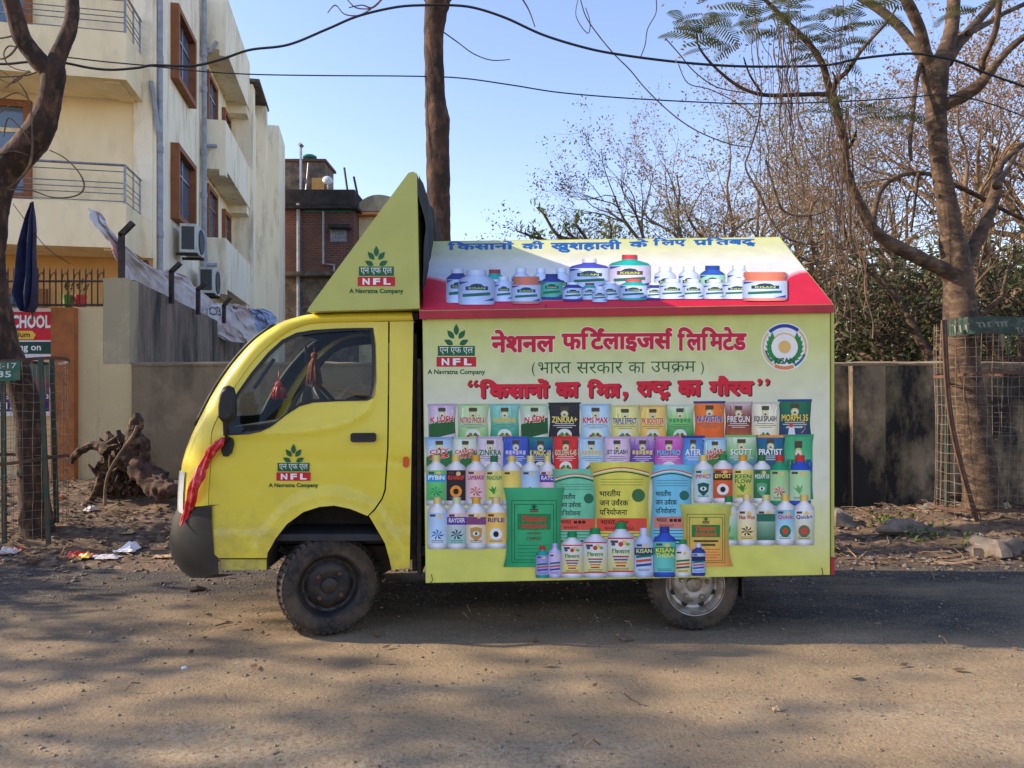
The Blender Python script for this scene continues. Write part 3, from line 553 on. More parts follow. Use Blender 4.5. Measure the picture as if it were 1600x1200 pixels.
# ------------------------------------------------------------------ sacks and cloths on grey wall top, flag
def cloth(name, lab, m, outline, dfun, seed, amp=.05, cat='sack', nu=44, nv=30, text=None):
    """outline: list of (px_left,px_right,py) from top to bottom"""
    rows = outline
    def fn(u, v):
        q = v*(len(rows)-1); i = min(int(q), len(rows)-2); f = q-i
        l = rows[i][0]*(1-f)+rows[i+1][0]*f; r = rows[i][1]*(1-f)+rows[i+1][1]*f; y = rows[i][2]*(1-f)+rows[i+1][2]*f
        px = l+(r-l)*u; d = dfun(px)
        p = W(px+1.5*nz((u*4, v*4, seed), 1), y, d); p.y += amp*(nz((u*3, v*3, seed))+.6*nz((u*8, v*7, seed+2))+.35*nz((u*17, v*15, seed+4))+1.2*math.sin(u*9+seed)*.3)+.10*math.sin(math.pi*u)*-1
        return p
    b = MB(); b.grid(fn, nu, nv)
    vs = list(b.v); n = len(vs)   # thin body of the cloth
    b.add([(x, y+.03, z) for x, y, z in vs], [tuple(reversed(f)) for f in b.f])
    c = fn(.5, .5)
    return tag(b.build(name, m, smooth=True, origin=(c.x, c.y, c.z)), lab, cat), fn
dw = lambda px: 8.75+max(0, px-190)*.041
cloth('woven_sack', 'stained pinkish white sack sheet draped behind the nearest iron post', M['tarpwhite'], [(151, 154, 331), (158, 168, 350), (168, 186, 375), (180, 212, 402), (188, 250, 425), (194, 290, 455), (200, 310, 490)], dw, 1, .20, 'sheet')
cloth('woven_sack', 'white lettered sack sheet beside the second iron post', M['tarpwhite'], [(246, 270, 424), (240, 292, 432), (240, 308, 447), (250, 330, 468), (270, 345, 490)], lambda p: dw(p)+.5, 2, .26, 'sheet')
sk, skf = cloth('woven_sack', 'white sack with blue stencilled letters around fourth iron post', M['tarpwhite'], [(330, 372, 475), (317, 388, 482), (318, 398, 500), (330, 402, 520), (360, 404, 535)], lambda p: 14.2+(p-330)*.02, 3, .2, 'sheet')
cloth('cloth', 'blue checked cloth hanging over grey wall end', M['tarpblue'], [(390, 414, 483), (392, 428, 492), (396, 431, 504), (398, 430, 522), (402, 426, 534)], lambda p: 16.9+(p-390)*.02, 4, .3, 'cloth')
t = thing('flag', 'furled dark navy flag hanging on a thin pole before spiked fence', 'flag', W(50, 487, 8.3))
b = MB(); rows = [(47, 51, 316), (43, 51.5, 328), (38, 52, 342), (33, 52.5, 360), (28, 53, 382), (25, 53.5, 405), (22, 54, 430), (18, 54, 457), (25, 52.5, 468), (32, 51, 479), (37, 47, 487)]
def ff(u, v):
    q = v*(len(rows)-1); i = min(int(q), len(rows)-2); f = q-i
    l = rows[i][0]*(1-f)+rows[i+1][0]*f; r = rows[i][1]*(1-f)+rows[i+1][1]*f; y = rows[i][2]*(1-f)+rows[i+1][2]*f
    p = W(l+(r-l)*(.5-.5*math.cos(u*math.pi)), y, 8.28); p.y += (.06*math.sin(u*2*math.pi*2.5+v*1.5)+.03*nz((u*5, v*4, 3)))*(.3+v)*min(1, v*6+.1)
    return p
b.grid(ff, 40, 30); b.add([(x, y+.02, z) for x, y, z in list(b.v)], [tuple(reversed(f)) for f in list(b.f)])
b.build('flag_cloth', M['navy'], t, True)
b = MB(); b.tube([W(51, 315, 8.30), W(50.5, 500, 8.34)], .012, 6); b.build('flag_pole', M['iron'], t)
# ------------------------------------------------------------------ the truck
TU = Vector((1, .026, 0)).normalized(); TN = Vector((.026, -1, 0)).normalized(); TP0 = Vector((0, 4.24, 0)); TWID = 1.46
def side(px, py, off=0.): return hit(px, py, TP0+TN*off, TN)
def far(p, w=TWID): return Vector(p)-TN*w
tr = thing('light_truck', 'small yellow light truck with printed display box and triangular hoarding over the cab', 'truck', (0, 4.95, 0))
SIL = [(290, 868), (284, 790), (287, 734), (290, 716), (297, 695), (308, 671), (323, 641), (340, 609), (361, 577), (385, 548), (409, 525), (441, 505), (468, 496), (494, 491), (560, 488), (646, 487)]
COR = [(331, 867), (325, 789), (328, 734), (329, 712), (329, 692), (331, 672), (341, 649), (357, 619), (377, 588), (399, 559), (421, 538), (449, 518), (473, 508), (497, 504), (560, 502), (646, 501)]
def crom(pts, sub):
    out = []; n = len(pts)
    for i in range(n-1):
        p = [Vector(pts[max(0, min(n-1, i+k))]) for k in (-1, 0, 1, 2)]
        for k in range(sub):
            t = k/sub
            out.append(.5*((2*p[1])+(p[2]-p[0])*t+(2*p[0]-5*p[1]+4*p[2]-p[3])*t*t+(3*p[1]-p[0]-3*p[2]+p[3])*t*t*t))
    out.append(Vector(pts[-1])); return out
SILs = crom([(a, b) for a, b in SIL], 3); CORs = crom([(a, b) for a, b in COR], 3); NR = len(SILs)
VS = [0, .006, .02, .045, .08, .12, .16, .2, .3, .42, .57, TWID/2]; VS = VS+[TWID-v for v in VS[-2::-1]]
def tum(py): return -.075*(max(0, 700-py)/210)**1.6
def loft_pt(r, v, lift=0.):
    hh = tum(CORs[r][1]); K = side(*CORs[r], hh); S = side(*SILs[r], -.2)+TN*.2
    K = K-TN*0; vv = min(v, TWID-v); q = min(1, vv/.2); f = math.sqrt(max(0, 1-(1-q)**2))
    P = K+(S-K)*f
    row = r/(NR-1); bul = .16*(1-sst(.45, .95, row))*sst(.2, TWID/2, vv); P = P-TU*bul
    P = P+Vector((0, 0, .025*sst(.55, .9, row)*sst(.2, TWID/2, vv)))
    if lift:
        d = (S-K); d = d.normalized() if d.length > 1e-6 else -TU
        P = P+d*lift*f+TN*(lift*(1-f))
    P = P-TN*vv
    return P if v <= TWID/2 else P-TN*(2*(P-TP0).dot(TN)+TWID)
cab = None
b = MB(); nv = len(VS)
vs = [loft_pt(r, v) for r in range(NR) for v in VS]
fl = []   # inward flange so that the door gap is closed
for sgn in (0, 1):
    for r in range(NR):
        K = side(*CORs[r], tum(CORs[r][1]))-TN*.03+Vector((.012, 0, -.008)); fl.append(K if sgn == 0 else K-TN*(2*(K-TP0).dot(TN)+TWID))
WS0, WS1 = 5*3+1, 11*3-1
fs = [(r*nv+j, r*nv+j+1, (r+1)*nv+j+1, (r+1)*nv+j) for r in range(NR-1) for j in range(nv-1) if not (WS0 <= r < WS1 and 5 <= j < nv-6)]
b.add(vs, fs); base = len(vs)
b.v += [tuple(q) for q in fl]
for r in range(NR-1):
    b.f += [(base+r, r*nv, (r+1)*nv, base+r+1), (r*nv+nv-1, base+NR+r, base+NR+r+1, (r+1)*nv+nv-1)]; b.m += [0, 0]; b.c += [None, None]
cab = b.build('cab_shell', M['paint'], tr, True, angle=50)
b = MB()   # windscreen with rubber seal
b.grid(lambda u, v: loft_pt(WS0+int(round(v*(WS1-WS0))), VS[5]+(TWID-2*VS[5])*u, -.004), 14, WS1-WS0); b.build('windscreen', M['glass'], cab, True)
b = MB()
ring = [loft_pt(WS0, VS[5]+(TWID-2*VS[5])*k/10, .004) for k in range(11)]+[loft_pt(r, TWID-VS[5], .004) for r in range(WS0, WS1+1)]+[loft_pt(WS1, TWID-VS[5]-(TWID-2*VS[5])*k/10, .004) for k in range(11)]+[loft_pt(r, VS[5], .004) for r in range(WS1, WS0-1, -1)]
b.tube(ring+[ring[0]], .014, 5); b.build('windscreen_seal', M['rubber'], cab, True)
# ---- flanks with relief
WIN = [(350, 680), (349, 655), (357, 636), (369, 617), (393, 583), (420, 551), (441, 532), (463, 521), (489, 516.5), (527, 514), (556, 513.2), (582, 513), (585, 540), (585.5, 567), (585, 600), (583.5, 615), (580, 622), (573, 625.5), (527, 626.5), (489, 628), (468, 634), (447, 648), (428, 663), (409, 673.5), (390, 678)]
ARCH = [(574, 806), (587, 827), (601, 850), (608, 874), (611, 890)]
ARCHF = [(417, 872), (418, 864), (431, 841), (448, 819), (474, 800), (499, 792), (522, 790), (547, 795), (574, 806)]
SWOOSH = [(351, 681), (380, 678), (409, 674.5), (440, 674), (473, 671.5), (500, 668), (527, 662.5), (545, 656), (559, 648), (570, 640), (578, 631), (583, 620), (586, 605)]
def pdist(p, poly, closed=False):
    best = 1e9
    n = len(poly)
    for i in range(n if closed else n-1):
        a = poly[i]; c = poly[(i+1) % n]; dx, dy = c[0]-a[0], c[1]-a[1]; L = dx*dx+dy*dy
        t = max(0, min(1, ((p[0]-a[0])*dx+(p[1]-a[1])*dy)/L)); d = math.hypot(p[0]-a[0]-dx*t, p[1]-a[1]-dy*t)
        if d < best: best = d
    return best
ARC_ALL = ARCHF+ARCH[1:]
def relief(px, py):
    h = tum(py)
    h += .012*math.exp(-(pdist((px, py), SWOOSH)/6.)**2)
    # skin above swoosh is recessed
    if px > 351:
        ys = None
        for i in range(len(SWOOSH)-1):
            a, c = SWOOSH[i], SWOOSH[i+1]
            if a[0] <= px <= c[0]: ys = a[1]+(c[1]-a[1])*(px-a[0])/max(1e-6, c[0]-a[0]); break
        if ys is not None: h -= .010*sst(ys+3, ys-7, py) if False else .010*(1-sst(ys-7, ys+3, py))
    da = pdist((px, py), ARC_ALL); h += .014*(1-sst(20, 27, da))+.004*math.exp(-(da/4)**2)
    h -= .006*math.exp(-((py-(716+.02*(px-400)))/2.6)**2)*sst(400, 440, px)
    if px < 430: h += .008*(sst(829.5, 832.5, py))*sst(331, 337, px)*(1-sst(405, 425, px))
    if px > 612: h += .006*sst(826, 829, py)
    h += .004*nz((px*.012, py*.012, 0))+.002*nz((px*.035, py*.035, 4))
    return h
def relief_mesh(outline, holes, mirror=False, step=7.):
    bm = bmesh.new()
    def loop(p):
        v = [bm.verts.new((x, y, 0)) for x, y in p]
        return [bm.edges.new((v[i], v[(i+1) % len(v)])) for i in range(len(v))]
    e = loop(outline)
    for h in holes: e += loop(h)
    bmesh.ops.triangle_fill(bm, use_beauty=True, use_dissolve=False, edges=e)
    xs = [p[0] for p in outline]; ys = [p[1] for p in outline]
    x = math.ceil(min(xs)/step)*step
    while x < max(xs):
        bmesh.ops.bisect_plane(bm, geom=bm.verts[:]+bm.edges[:]+bm.faces[:], plane_co=(x, 0, 0), plane_no=(1, 0, 0), dist=1e-4); x += step
    y = math.ceil(min(ys)/step)*step
    while y < max(ys):
        bmesh.ops.bisect_plane(bm, geom=bm.verts[:]+bm.edges[:]+bm.faces[:], plane_co=(0, y, 0), plane_no=(0, 1, 0), dist=1e-4); y += step
    bm.verts.index_update(); b = MB(); pts = []
    for v in bm.verts:
        h = relief(v.co.x, v.co.y); p = side(v.co.x, v.co.y, h)
        pts.append(far(p-TN*h, TWID)-TN*h if mirror else p)
    b.add(pts, [tuple(v.index for v in f.verts) for f in bm.faces]); bm.free()
    if not mirror: pass
    return b
def offs(poly, d):   # crude inset towards centroid
    cx = sum(p[0] for p in poly)/len(poly); cy = sum(p[1] for p in poly)/len(poly)
    return [(x+(cx-x)/math.hypot(cx-x, cy-y)*d, y+(cy-y)/math.hypot(cx-x, cy-y)*d) for x, y in poly]
cor = [(p[0]+1.2, p[1]+1.2) for p in CORs if p[1] < 866]
DOOR = [(333, 871)]+cor[1:-4]
DOOR = [p for p in DOOR if p[0] < 606]+[(606.5, 502.6), (606, 600), (604.8, 700), (603, 727), (600.5, 765), (596, 779), (584, 796)]+[(574, 806)]+[p for p in ARCHF[::-1][1:]]+[(343, 872)]
QUARTER = [(609, 502.6), (646, 502), (643, 700), (640, 888), (612, 890), (608.5, 874), (601.5, 849), (588, 825.5), (576.5, 806), (586, 797.5), (598, 780), (603, 766), (605.5, 727), (607.2, 700), (608.5, 600)]
STEP = [(343, 874), (416.5, 874), (416, 890), (343, 890.5)]
def frame_ring(poly, w0, w1, off, mirror):
    a = offs(poly, w0); c = offs(poly, w1); b = MB(); n = len(poly); P = []
    for q, o in ((a, off), (c, off), (c, off-.03), (a, off-.03)):
        for (x, y) in q:
            h = relief(x, y)+o; p = side(x, y, h); P.append(far(p-TN*h, TWID)-TN*h if mirror else p)
    b.add(P, [(k*n+i, k*n+(i+1) % n, ((k+1) % 4)*n+(i+1) % n, ((k+1) % 4)*n+i) for k in range(4) for i in range(n)]); return b
doors = []
for mir in (False, True):
    d = relief_mesh(DOOR, [WIN], mir).build('door', M['paint'], tr, True); doors.append(d)
    relief_mesh(QUARTER, [], mir).build('quarter_panel', M['paint'], tr, True)
    bs = MB(); q = [side(x, y, -.004) for x, y in STEP]; q = [far(p) for p in q] if mir else q
    bs.prism(q, TN*(-.12 if not mir else .12)); bs.build('step_panel', M['paint_dirty'], tr)
    frame_ring(WIN, -1.2, 5.0, .004, mir).build('window_seal', M['rubber'], d, True, angle=40)
    bg_ = MB(); gi = offs(WIN, 4.6); P = []
    for (x, y) in gi:
        h = relief(x, y)-.012; p = side(x, y, h); P.append(far(p-TN*h, TWID)-TN*h if mir else p)
    c0 = sum(P, Vector())/len(P); bg_.add([c0]+P, [(0, i+1, (i+1) % len(P)+1) for i in range(len(P))]); bg_.build('window_glass', M['glass'], d)
    bh = MB(); n_ = TN if not mir else -TN
    q = [(549, 679), (551, 676.5), (585, 676), (588, 678.5), (588, 688), (585, 690), (552, 690.5), (549, 688)]
    pts = [side(x, y, relief(568, 683)-.002) for x, y in q]; pts = [far(p) for p in pts] if mir else pts
    bh.prism(pts, n_*.028); bh.build('handle', M['black'], d)
    bh = MB(); c_ = [side(567+24*math.cos(a), 684+11*math.sin(a), relief(567, 684)) for a in [k*math.pi/12 for k in range(24)]]; c_ = [far(p) for p in c_] if mir else c_
    bi = MB(); q = [(630, 716), (632, 713.5), (637, 713), (639.5, 716), (639.5, 727), (637, 730), (632, 730), (630, 727.5)]
    pts = [side(x, y, relief(635, 721)-.002) for x, y in q]; pts = [far(p) for p in pts] if mir else pts
    bi.prism(pts, n_*.014); bi.build('side_indicator', M['orange'], tr)
    bo = MB(); q = [(349, 684), (358, 681.5), (365, 685), (366.5, 694), (363, 707), (357, 713), (351, 712.5), (348, 706), (347.5, 695)]
    pts = [side(x, y, relief(357, 697)-.002) for x, y in q]; pts = [far(p) for p in pts] if mir else pts
    bo.prism(pts, n_*.022); bo.build('mirror_bracket', M['black'], tr)
    # mirror
    bm_ = MB(); q = [(351, 618), (354, 609), (361, 606), (367, 609), (369.5, 620), (371, 640), (369, 652), (363, 656.5), (354, 656), (349, 650), (348.5, 634)]
    K = [side(x, y, .10) for x, y in q]; cc = sum(K, Vector())/len(K); K = [cc+(p-cc)*1.16 for p in K]
    rings = []
    for dpt, sc in ((0.0, .72), (.008, .92), (.03, 1.), (.05, .99), (.068, .90), (.076, .72)):
        rings.append([cc+(p-cc)*sc+TN*dpt for p in K])
    if mir: rings = [[p-TN*(2*(p-TP0).dot(TN)+TWID) for p in rg] for rg in rings]
    n = len(K); bm_.add([p for rg in rings for p in rg], [(k*n+i, k*n+(i+1) % n, (k+1)*n+(i+1) % n, (k+1)*n+i) for k in range(5) for i in range(n)]+[tuple(range(n)), tuple(range(5*n, 6*n))[::-1]])
    mr = bm_.build('wing_mirror', M['black'], tr, True, angle=48)
    ba = MB(); a0 = side(357, 650, .13); a1 = side(354, 690, .02); a0, a1 = (a0, a1) if not mir else (far(a0, TWID+.26), far(a1, TWID+.04)); ba.tube([a0, (a0+a1)/2+TN*(.02 if not mir else -.02), a1], .010, 6); ba.build('mirror_arm', M['black'], mr)
# ---- dark trim inside the doors and under the roof
for mir in (False, True):
    d = relief_mesh(DOOR[1:-10] if False else DOOR, [WIN], mir, 24.); d.v = [tuple(Vector(p)-(TN if not mir else -TN)*.022) for p in d.v]; d.build('door_trim', M['interior'], doors[1 if mir else 0])
b = MB(); rr_ = list(range(WS0-3, NR)); b.add([loft_pt(r, max(.02, min(TWID-.02, v)), -.018) for r in rr_ for v in VS], [(i*nv+j, i*nv+j+1, (i+1)*nv+j+1, (i+1)*nv+j) for i in range(len(rr_)-1) for j in range(nv-1) if not (WS0 <= rr_[i] < WS1 and 5 <= j < nv-6)]); b.build('headliner', M['interior'], cab, True)
# ---- cab inside
def sbox(mb, px0, px1, py0, py1, w0, w1, mi=0):   # box between width depths w0..w1
    q = [side(px0, py1), side(px1, py1), side(px1, py0), side(px0, py0)]
    return mb.prism([p-TN*w0 for p in q], -TN*(w1-w0), mi)
b = MB(); sbox(b, 632, 641, 500, 860, .11, 1.35); sbox(b, 345, 632, 836, 846, .02, 1.44) ; b.build('cab_bulkhead', M['interior'], tr)
b = MB(); dsh = [(345, 836), (338, 700), (352, 668), (400, 664), (425, 676), (430, 700), (400, 720), (392, 836)]; q = [side(x, y)-TN*.05 for x, y in dsh]; b.prism(q, -TN*1.36); b.build('dashboard', M['interior'], tr)
for w0, w1 in ((.12, .62), (.84, 1.34)):
    b = MB(); sbox(b, 500, 610, 735, 770, w0, w1); q = [side(x, y)-TN*(w0+.02) for x, y in ((596, 735), (612, 735), (628, 650), (618, 648))]; b.prism(q, -TN*(w1-w0-.04)); b.build('seat', M['black'], tr)
b = MB(); c = side(452, 642)-TN*1.08; ax = (TU*-.75+Vector((0, 0, -.55))).normalized()
u = ax.orthogonal().normalized(); w = ax.cross(u); rg = [c+(u*math.cos(k*math.pi/14)+w*math.sin(k*math.pi/14))*.185 for k in range(29)]
b.tube(rg, .016, 6); b.tube([c, c+ax*.3], .03, 6)
for k in (0, 9, 19): b.tube([c, rg[k]], .014, 5)
b.build('steering_wheel', M['black'], tr, True)
b = MB(); q = side(423, 560)-TN*.75; b.obox(q, TU*.02, -TN*-.0+TN*-.2, (0, 0, .065)); b.tube([q+TN*-.1, q+TN*-.1+Vector((-.02, 0, .12))], .01, 5); b.build('inner_mirror', M['black'], tr)
b = MB()
for k, (a, c) in enumerate((((400, 600), (424, 592)),)): b.tube([side(388, 607)-TN*.1, side(420, 560)-TN*.1], .012, 5)
b.build('grab_handle', M['black'], tr)
# ---- bumper, headlight
b = MB(); bp = [(283, 788, 331, 789), (274, 806, 331, 806), (268, 838, 332, 838), (271, 866, 334, 866), (287, 890, 341, 872), (301, 897, 342, 897)]
R = []
for (sx, sy, kx, ky) in bp:
    K = side(kx, ky, .012); S = side(sx, sy, -.22)+TN*.22; row = []
    for v in VS:
        vv = min(v, TWID-v); q = min(1, vv/.22); f = math.sqrt(max(0, 1-(1-q)**2)); P = K+(S-K)*f-TU*.13*sst(.22, TWID/2, vv)
        row.append(P-TN*(v*(TWID+.024)/TWID))
    R.append(row)
nR = len(R); b.add([p for rw in R for p in rw], [(r*nv+j, r*nv+j+1, (r+1)*nv+j+1, (r+1)*nv+j) for r in range(nR-1) for j in range(nv-1)])
b.add([p for p in R[0]]+[p+TU*.05 for p in R[0]], [(j, j+1, nv+j+1, nv+j) for j in range(nv-1)]); b.add([p for p in R[-1]]+[p+TU*.1 for p in R[-1]], [(j, j+1, nv+j+1, nv+j) for j in range(nv-1)])
b.build('bumper', M['black'], tr, True, angle=40)
for lo_, hi_ in ((.05, .30), (TWID-.30, TWID-.05)):
    b = MB(); b.grid(lambda u, v: loft_pt(int(round(3+3*v+0)), lo_+(hi_-lo_)*u, .012), 8, 3); b.grid(lambda u, v: loft_pt(int(round(3-3*v)), lo_+(hi_-lo_)*u, .012), 8, 2); b.build('headlight', M['lens'], tr, True)
# ---- display box
bx = MB(); E0 = side(668, 890)-TN*.03; q = [side(667, 489), side(1296, 482), side(1296, 897), side(668, 909)]
def wid(p, w): return p-TN*w
def ridge(px, py, w): return side(px, py, -w)
eL, eR = side(655, 486, .03), side(1303, 476, .03); rL, rR = side(663, 377, -.74), side(1218, 370, -.74)
RN = (eR-eL).cross(rL-eL).normalized(); RN = RN if RN.y < 0 else -RN
rR = hit(1218, 370, eL, RN)
def roofp(px, py, off=0.): return hit(px, py, eL+RN*off, RN)
WB = 1.48
def pent(pt, pb, rz):
    return [pt-TN*.03, pt-TN*WB, pb-TN*WB, pb-TN*.03]
fr = pent(q[0], q[3], 0); bk = pent(q[1], q[2], 0)
bx.add(fr+bk, [(0, 1, 2, 3), (7, 6, 5, 4), (0, 4, 5, 1), (1, 5, 6, 2), (2, 6, 7, 3), (3, 7, 4, 0)])
box_ = bx.build('cargo_box', M['olive'], tr)
b = MB(); Lq = [eL-TN*.04-Vector((0, 0, .0)), rL-Vector((0, 0, .02)), eL-TN*(WB+.02)]; Rq = [eR-TN*.04-TU*.02, rR-Vector((0, 0, .02))-TU*.02, eR-TN*(WB+.02)-TU*.02]
b.prism([p+TU*.02 for p in Lq], (0, 0, 0)) if False else None
b.add([p+TU*.03 for p in Lq], [(0, 1, 2)]); b.build('gable', M['olive'], box_); b = MB(); b.add(Rq, [(2, 1, 0)]); b.build('gable', M['olive'], box_)
def rfar(p):   # mirror across the ridge line of the roof
    k = (p-eL).dot(-TN); return p-TN*(2*(.77-k))
b = MB(); th = Vector((0, 0, -.012))
b.add([eL, eR, rR, rL]+[p+th for p in (eL, eR, rR, rL)], [(0, 1, 2, 3), (7, 6, 5, 4), (1, 5, 6, 2), (3, 7, 4, 0)]); b.add([rL, rR, rfar(eR), rfar(eL)]+[p+th for p in (rL, rR, rfar(eR), rfar(eL))], [(0, 1, 2, 3), (7, 6, 5, 4), (1, 5, 6, 2), (3, 7, 4, 0), (2, 6, 7, 3)])
roof = b.build('roof', M['olive'], box_)
b = MB(); b.obox(eL+Vector((0, 0, -.045)), eR-eL, -TN*.025, (0, 0, .044)); b.build('eave_trim', M['red'], roof); b = MB(); b.obox(far(eL, WB+.07)+Vector((0, 0, -.045)), eR-eL, -TN*.025, (0, 0, .044)); b.build('eave_trim', M['red'], roof)
P4 = [side(660, 487), side(1297, 480), side(1297, 898), side(665, 911)]
b = MB(); b.prism(P4, -TN*.026); panel = b.build('side_panel', M['olive'], box_)
b = MB(); b.prism([p-TN*(WB+.002) for p in P4], -TN*.026); b.build('side_panel', M['olive'], box_)
b = MB(); q4 = [side(1298.5, 481, -.01), side(1303.5, 479, -.01), side(1303.5, 870, -.01), side(1298.5, 870, -.01)]; b.prism(q4, -TN*1.46); b.build('rear_frame', M['olive'], box_)
b = MB(); q4 = [side(1298.5, 870.6, -.008), side(1304, 870.6, -.008), side(1304, 898, -.008), side(1298.5, 898, -.008)]; b.prism(q4, -TN*1.462); b.build('rear_board', M['red'], box_)
b = MB()   # wrinkled seam lines and tie wires of the banner
for px, py in ((852, 481), (666, 492), (1284, 479), (674, 903), (1284, 893)): b.tube([side(px, py-6, .012), side(px+2, py+4, .012), side(px-3, py+9, .008)], .0025, 4)
b.build('tie_wire', M['iron'], panel)
# ---- hoarding over the cab
tri = [(480, 486.5), (483, 480), (638, 270), (645, 268), (651.5, 271), (655.5, 482)]
b = MB(); q = [side(x, y, .015) for x, y in tri]; b.prism(q, -TN*1.47); hb = b.build('hoarding', M['olive'], tr)
b = MB(); A = side(652, 272, .012); Bq = side(656.5, 484, .012)
def tf(u, v):
    p = A.lerp(Bq, v)-TN*(1.465*u); return p+TU*(.012+.022*(abs(math.sin(u*7+v*2.2)))*math.sin(math.pi*min(1, v*1.1+.05))+.03*nz((u*6, v*4, 2)))
b.grid(tf, 50, 30); b.build('tarpaulin', M['tarp'], hb, True)
b = MB(); sbox(b, 500, 650, 486.5, 497, .1, 1.4); b.build('hoarding_mount', M['black'], hb)
# ---- chassis
b = MB(); sbox(b, 425, 1290, 870, 893, .28, .36); sbox(b, 425, 1290, 870, 893, 1.10, 1.18); sbox(b, 640, 1290, 860, 875, .1, 1.36); sbox(b, 405, 640, 842, 862, .22, 1.28)
b.tube([side(516, 925)-TN*.15, side(516, 925)-TN*1.32], .035, 8); b.tube([side(1087, 918)-TN*.15, side(1087, 918)-TN*1.32], .05, 8); c = side(1087, 918)-TN*.73; b.blob(c, .13, amp=0)
sbox(b, 1010, 1180, 895, 902, .18, .24); sbox(b, 641, 648, 520, 900, .10, .16); sbox(b, 650, 656, 560, 905, .06, 1.3); b.tube([side(420, 868)-TN*.2, side(470, 905)-TN*.25], .02, 6); b.build('chassis', M['under'], tr)
for mir in (False, True):   # wheel housings
    b = MB()
    ap = [(x, y) for x, y in [(420, 888)]+ARCHF+ARCH[1:]]
    P = [side(x, y, -.006) for x, y in ap]; Q = [p-TN*.34 for p in P]
    if mir: P = [far(p+TN*.006)+TN*.006 for p in P]; Q = [p+TN*.34 for p in P]
    n = len(P); b.add(P+Q, [(i, i+1, n+i+1, n+i) for i in range(n-1)]); b.add(Q, [tuple(range(n))]); b.build('wheel_housing', M['under'], tr)
# ---- wheels
def wheel(c, ax, R, wd_, mt, outer):   # ax points outward
    ax = Vector(ax).normalized(); o = MB(); h = wd_/2
    prof = [(R*.60, -h*.9), (R*.70, -h*1.02), (R*.86, -h*1.0), (R*.925, -h*.88), (R*.95, -h*.62), (R*.95, h*.62), (R*.925, h*.88), (R*.86, h*1.0), (R*.70, h*1.02), (R*.655, h*.98), (R*.645, h*.90), (R*.62, h*.86)]
    o.lathe(c, ax, prof, 64)
    u = ax.orthogonal().normalized(); w = ax.cross(u); NB = 46
    for k in range(NB):    # tread blocks on shoulders and crown
        a = 2*math.pi*k/NB
        for (a_, x0, x1, r0, r1) in ((a, -h*.98, -h*.45, R*.90, R*1.0), (a, h*.45, h*.98, R*.90, R*1.0), (a+math.pi/NB, -h*.36, h*.0, R*.95, R*1.0), (a+.5*math.pi/NB, h*.05, h*.38, R*.95, R*1.0)):
            dr = u*math.cos(a_)+w*math.sin(a_); tg = w*math.cos(a_)-u*math.sin(a_); ww = R*math.pi/NB*.62
            cc = c+dr*r0
            o.hexa([cc+ax*x0-tg*ww, cc+ax*x1-tg*ww, cc+ax*x1+tg*ww, cc+ax*x0+tg*ww]+[c+dr*(r1 if abs(x) < h*.9 else r1-.022)+ax*x+tg*sgn*ww*.85 for x, sgn in ((x0, -1), (x1, -1), (x1, 1), (x0, 1))])
    wo = thing_part = None
    ty = o.build('wheel', M['tyre'], tr, True, angle=35)
    r = MB(); rp = [(R*.63, h*.92), (R*.655, h*.94), (R*.645, h*.86), (R*.60, h*.72), (R*.56, h*.45), (R*.53, h*.20), (R*.48, h*.14), (R*.43, h*.30), (R*.36, h*.46), (R*.27, h*.50), (R*.21, h*.42), (R*.17, h*.42), (R*.155, h*.62), (R*.12, h*.70), (0, h*.70)]
    r.lathe(c, ax, rp, 48); rm = r.build('rim', mt, ty, True, angle=35)
    nb = MB(); nbn = 4 if mt == M['rimdark'] else 5
    for k in range(nbn):
        a = 2*math.pi*k/nbn+.1; p = c+(u*math.cos(a)+w*math.sin(a))*R*.30+ax*h*.45; nb.lathe(p, ax, [(.015, 0), (.015, .02), (.009, .028), (0, .028)], 6)
    nb.build('wheel_nut', M['rust'] if nbn == 4 else M['rimsilver'], ty)
    hl = MB()
    for k in range(8):
        a = 2*math.pi*(k+.5)/8; p = c+(u*math.cos(a)+w*math.sin(a))*R*.47+ax*(h*.14+.003); hl.lathe(p, ax, [(.018, .002), (.018, .004), (0, .004)], 10)
    hl.build('rim_slot', M['rubber'], ty)
R1 = .292; c = side(516, 924, -.04); c.z = R1*.985
sa = math.radians(19); axn = (TN*math.cos(sa)+TU*math.sin(sa)); wheel(c-axn*.075, axn, R1, .15, M['rimdark'], True)
c2 = far(c, TWID-.10); wheel(c2, -axn, R1, .15, M['rimdark'], True)
R2 = .272; c = side(1087, 919, -.07); c.z = R2*.985; wheel(c-TN*.075, TN, R2, .15, M['rimsilver'], True); wheel(far(c, TWID-.16)+TN*.0, -TN, R2, .15, M['rimsilver'], True)
b = MB(); sbox(b, 1165, 1169, 880, 940, .06, .24); b.build('mud_flap', M['black'], tr)
# ---- things hanging in the cab and on the front
def strands(name, lab, cat, top, n, ln, rad, m, seed, tip=1.):
    t = MB(); rnd = random.Random(seed); top = Vector(top)
    t.tube([top+Vector((0, 0, .09)), top], .004, 4)
    for k in range(n):
        a = rnd.uniform(0, 6.28); rr = rad*math.sqrt(rnd.random()); l = ln*rnd.uniform(.8, 1.05); e = Vector((math.cos(a)*rr, math.sin(a)*rr, 0))
        t.tube([top, top+e*.55+Vector((0, 0, -l*.3)), top+e*tip+Vector((0, 0, -l))], [.006, .006, .004], 4)
    t.blob(top, rad*.4, amp=.2)
    return tag(t.build(name, m, smooth=True, origin=top), lab, cat)
strands('hanging_tassel', 'orange thread tassel hanging behind the windscreen of the cab', 'tassel', side(450, 549)-TN*.62, 60, .20, .055, M['tassel'], 1)
strands('hanging_garland', 'red cloth flower garland hanging low behind the windscreen', 'garland', side(400, 601)-TN*.45, 40, .09, .06, M['redcloth'], 2, .9)
